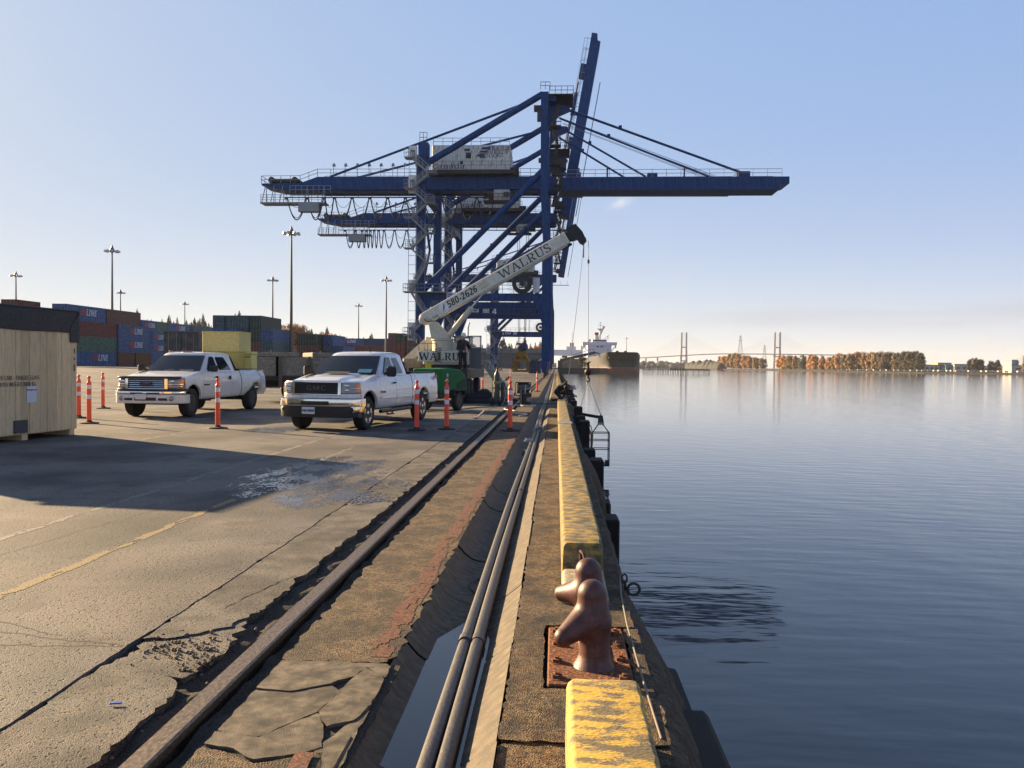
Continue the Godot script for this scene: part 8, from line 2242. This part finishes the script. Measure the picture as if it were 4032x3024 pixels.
# joints in metres; bones in clothing colours are separate continuous bodies over one figure
func person(label: String, at: Vector3, turn: float, J: Dictionary, c: Dictionary) -> void:
	var o := thing("person", label, "person", at, turn)
	var skin := mat("skin", 0.42, 0.24, 0.17, 0.6)
	var B := []
	var top := []
	for s in ["l", "r"]:
		B.append([J["hip_" + s], J["knee_" + s], 0.095, 0.068])
		B.append([J["knee_" + s], J["ankle_" + s], 0.066, 0.046])
		top.append([J["sh_" + s], J["el_" + s], 0.066, 0.052])
		top.append([J["el_" + s], J["wr_" + s], 0.052, 0.04])
	B.append([J.hip_l, J.hip_r, 0.10, 0.10])
	B.append([J.pelvis, J.waist, 0.125, 0.125])
	top.append([J.waist, J.chest, 0.135, 0.155])
	top.append([J.chest, J.neck, 0.135, 0.075])
	top.append([J.sh_l, J.sh_r, 0.085, 0.085])
	top.append([J.waist, J.pelvis.lerp(J.waist, 0.5), 0.14, 0.135])
	put(o, "body", blob(B, 0.024, 0.05), c.trousers)
	put(o, "jacket", blob(top, 0.024, 0.05), c.jacket)
	var hd: Vector3 = J.head
	var f: Vector3 = J.face
	var up: Vector3 = (hd - J.neck).normalized()
	var H := [[J.neck - up * 0.02, hd - up * 0.05, 0.055, 0.06], [hd - up * 0.03, hd + up * 0.05, 0.085, 0.09], [hd - up * 0.05 + f * 0.03, hd - up * 0.07 + f * 0.05, 0.06, 0.05], [hd + f * 0.085 - up * 0.01, hd + f * 0.105 - up * 0.03, 0.014, 0.017]]
	var sd := up.cross(f)
	for s in [-1.0, 1.0]: H.append([hd + sd * s * 0.088 - up * 0.02, hd + sd * s * 0.092 + up * 0.015, 0.014, 0.016])
	put(o, "head", blob(H, 0.012, 0.03), skin)
	for s in [-1.0, 1.0]: put(o, "eye", MB.new().ball(hd + f * 0.083 + sd * s * 0.032 + up * 0.005, Vector3(0.011, 0.008, 0.009), 6, 4), mat("eye_dark", 0.02, 0.015, 0.012, 0.3))
	put(o, "mouth", MB.new().box(hd + f * 0.096 - up * 0.062, Vector3(0.035, 0.007, 0.01), Basis(sd, up, f)), mat("mouth", 0.2, 0.08, 0.07, 0.6))
	put(o, "hair", MB.new().ball(hd - f * 0.025 + up * 0.0, Vector3(0.093, 0.085, 0.09), 12, 8, Basis(sd, up, f)), mat("hair_grey", 0.16, 0.15, 0.14, 0.9))
	var hx := Transform3D(Basis(sd, up, f), hd + up * 0.045)
	put(o, "hard_hat", MB.new().lathe([Vector2(0.125, 0.0), Vector2(0.122, 0.012), Vector2(0.112, 0.02), Vector2(0.108, 0.06), Vector2(0.085, 0.095), Vector2(0.045, 0.115), Vector2(0.0, 0.12)], hx, 20).hexa(hd + up * 0.052 + f * 0.125, Vector3(0.16, 0.012, 0.07), Vector3(0.13, 0.012, 0.06), Basis(sd, up, f)), mat("hat_white", 0.62, 0.66, 0.68, 0.35))
	for s in ["l", "r"]:
		# boots
		var an: Vector3 = J["ankle_" + s]; var toe: Vector3 = J["toe_" + s]
		put(o, "boot", blob([[an + Vector3(0, 0.03, 0), an, 0.052, 0.055], [an + (toe - an) * 0.1 - Vector3(0, 0.0, 0), toe, 0.05, 0.043]], 0.018, 0.03), mat("boot_black", 0.02, 0.017, 0.015, 0.7))
		# hand: palm, four fingers, thumb, closed to a grip
		var w: Vector3 = J["wr_" + s]; var g: Vector3 = J["hand_" + s].normalized()
		var side := g.cross(f).normalized()
		var pd := side.cross(g).normalized()
		var F := [[w, w + g * 0.085, 0.028, 0.036], [w + g * 0.06 - side * 0.02, w + g * 0.085 + side * 0.025, 0.03, 0.03]]
		for i in 4:
			var r0 := w + g * 0.095 + side * (0.03 - 0.02 * i)
			var ln: float = [0.036, 0.042, 0.04, 0.031][i]
			var k1 := r0 + (g * 0.8 + pd * 0.6) * ln; var k2 := k1 + (g * 0.1 + pd) * ln * 0.75
			F.append([r0, k1, 0.0095, 0.0088]); F.append([k1, k2, 0.0088, 0.0078])
		var t0 := w + g * 0.035 + side * 0.035
		var t1 := t0 + (side * 0.7 + g * 0.6 + pd * 0.3) * 0.038
		F.append([t0, t1, 0.013, 0.011]); F.append([t1, t1 + (g * 0.7 + pd * 0.7) * 0.032, 0.011, 0.009])
		put(o, "hand", blob(F, 0.0075, 0.009), c.get("glove", skin))
	if c.has("vest"):
		var ch: Vector3 = J.chest; var wa: Vector3 = J.waist
		for s in ["l", "r"]:
			var a: Vector3 = J["sh_" + s].lerp(J.neck, 0.5)
			put(o, "vest_stripe", MB.new().tube([wa.lerp(J["hip_" + s], 0.3) + f * 0.15, ch.lerp(a, 0.3) + f * 0.16, a + f * 0.09 + up * 0.05, a - f * 0.06 + up * 0.07, ch.lerp(a, 0.3) - f * 0.14], 0.018, 6), c.vest)

func build_people() -> void:
	var nav := mat("cloth_navy", 0.022, 0.021, 0.027, 0.85, {"sheen": 0.3})
	var blk := mat("cloth_black", 0.015, 0.014, 0.016, 0.85, {"sheen": 0.3})
	var org := mat("cloth_orange", 0.55, 0.12, 0.05, 0.7)
	var V := func(x: float, y: float, z: float) -> Vector3: return Vector3(x, y, z)
	# crane hand standing on the carrier, looking down to the river side
	person("worker in dark clothes and white hard hat standing on the mobile crane by its cab", Vector3(-4.06, 1.17, -35.62), deg_to_rad(35.0), {
		"hip_l": V.call(0.09, 0.92, 0), "hip_r": V.call(-0.09, 0.92, 0), "knee_l": V.call(0.11, 0.5, 0.04), "knee_r": V.call(-0.11, 0.5, 0.02), "ankle_l": V.call(0.12, 0.1, 0), "ankle_r": V.call(-0.12, 0.1, -0.02), "toe_l": V.call(0.14, 0.05, 0.15), "toe_r": V.call(-0.14, 0.05, 0.13),
		"pelvis": V.call(0, 0.95, 0), "waist": V.call(0, 1.1, 0.0), "chest": V.call(0, 1.34, 0.02), "neck": V.call(0, 1.52, 0.03), "sh_l": V.call(0.19, 1.42, 0.01), "sh_r": V.call(-0.19, 1.42, 0.01), "el_l": V.call(0.3, 1.18, 0.03), "el_r": V.call(-0.25, 1.14, 0.02), "wr_l": V.call(0.27, 1.3, 0.25), "wr_r": V.call(-0.12, 1.02, 0.2),
		"hand_l": V.call(0, 0.5, 1.0), "hand_r": V.call(0.8, 0.2, 0.5), "head": V.call(0, 1.665, 0.07), "face": V.call(0.25, -0.35, 0.9).normalized()}, {"jacket": nav, "trousers": blk, "vest": mat("vest_dull", 0.16, 0.06, 0.04, 0.8)})
	# worker bent double over the kerb
	person("crouching worker in a black jacket leaning over the wharf edge, white hard hat", Vector3(0.12, 0, -37.1), deg_to_rad(78.0), {
		"hip_l": V.call(0.1, 0.46, -0.12), "hip_r": V.call(-0.1, 0.46, -0.12), "knee_l": V.call(0.17, 0.42, 0.28), "knee_r": V.call(-0.16, 0.12, 0.15), "ankle_l": V.call(0.15, 0.1, 0.05), "ankle_r": V.call(-0.15, 0.1, -0.3), "toe_l": V.call(0.16, 0.05, 0.2), "toe_r": V.call(-0.15, 0.05, -0.18),
		"pelvis": V.call(0, 0.5, -0.12), "waist": V.call(0, 0.62, 0.02), "chest": V.call(0, 0.72, 0.28), "neck": V.call(0, 0.70, 0.48), "sh_l": V.call(0.19, 0.66, 0.36), "sh_r": V.call(-0.19, 0.66, 0.36), "el_l": V.call(0.24, 0.42, 0.48), "el_r": V.call(-0.24, 0.42, 0.46), "wr_l": V.call(0.15, 0.3, 0.68), "wr_r": V.call(-0.15, 0.31, 0.66),
		"hand_l": V.call(-0.1, -0.3, 0.9), "hand_r": V.call(0.1, -0.3, 0.9), "head": V.call(0, 0.68, 0.63), "face": V.call(0, -0.85, 0.5).normalized()}, {"jacket": blk, "trousers": blk, "vest": org, "glove": mat("glove_grey", 0.2, 0.2, 0.19, 0.8)})
	# worker down in the slung basket, hunched against the fenders
	person("worker in dark overalls hunched inside the slung steel basket", Vector3(1.18, -2.56, -35.65), deg_to_rad(-80.0), {
		"hip_l": V.call(0.1, 0.72, -0.1), "hip_r": V.call(-0.1, 0.72, -0.1), "knee_l": V.call(0.13, 0.42, 0.16), "knee_r": V.call(-0.13, 0.42, 0.14), "ankle_l": V.call(0.13, 0.1, -0.06), "ankle_r": V.call(-0.13, 0.1, -0.08), "toe_l": V.call(0.14, 0.05, 0.1), "toe_r": V.call(-0.14, 0.05, 0.08),
		"pelvis": V.call(0, 0.76, -0.1), "waist": V.call(0, 0.92, -0.03), "chest": V.call(0, 1.14, 0.1), "neck": V.call(0, 1.28, 0.2), "sh_l": V.call(0.19, 1.18, 0.12), "sh_r": V.call(-0.19, 1.18, 0.12), "el_l": V.call(0.26, 0.96, 0.24), "el_r": V.call(-0.26, 0.96, 0.24), "wr_l": V.call(0.12, 0.98, 0.42), "wr_r": V.call(-0.12, 0.98, 0.42),
		"hand_l": V.call(-0.2, 0.1, 0.9), "hand_r": V.call(0.2, 0.1, 0.9), "head": V.call(0, 1.38, 0.28), "face": V.call(0, -0.4, 0.9).normalized()}, {"jacket": nav, "trousers": blk, "vest": mat("vest_red", 0.4, 0.06, 0.03, 0.7), "glove": mat("glove_lime", 0.18, 0.5, 0.12, 0.7)})

var t0 := 0
func lap(s: String) -> void:
	print("%s %d ms" % [s, Time.get_ticks_msec() - t0])
	t0 = Time.get_ticks_msec()

func _ready() -> void:
	t0 = Time.get_ticks_msec()
	make_textures()
	lap("textures")
	setup()
	lap("sky")
	build_wharf()
	lap("wharf")
	build_water()
	build_cranes()
	lap("cranes")
	build_trucks()
	lap("trucks")
	build_mobile_crane()
	build_gear()
	lap("works")
	build_yard()
	lap("yard")
	build_far()
	lap("far")
	build_people()
	lap("people")
	lap("water")
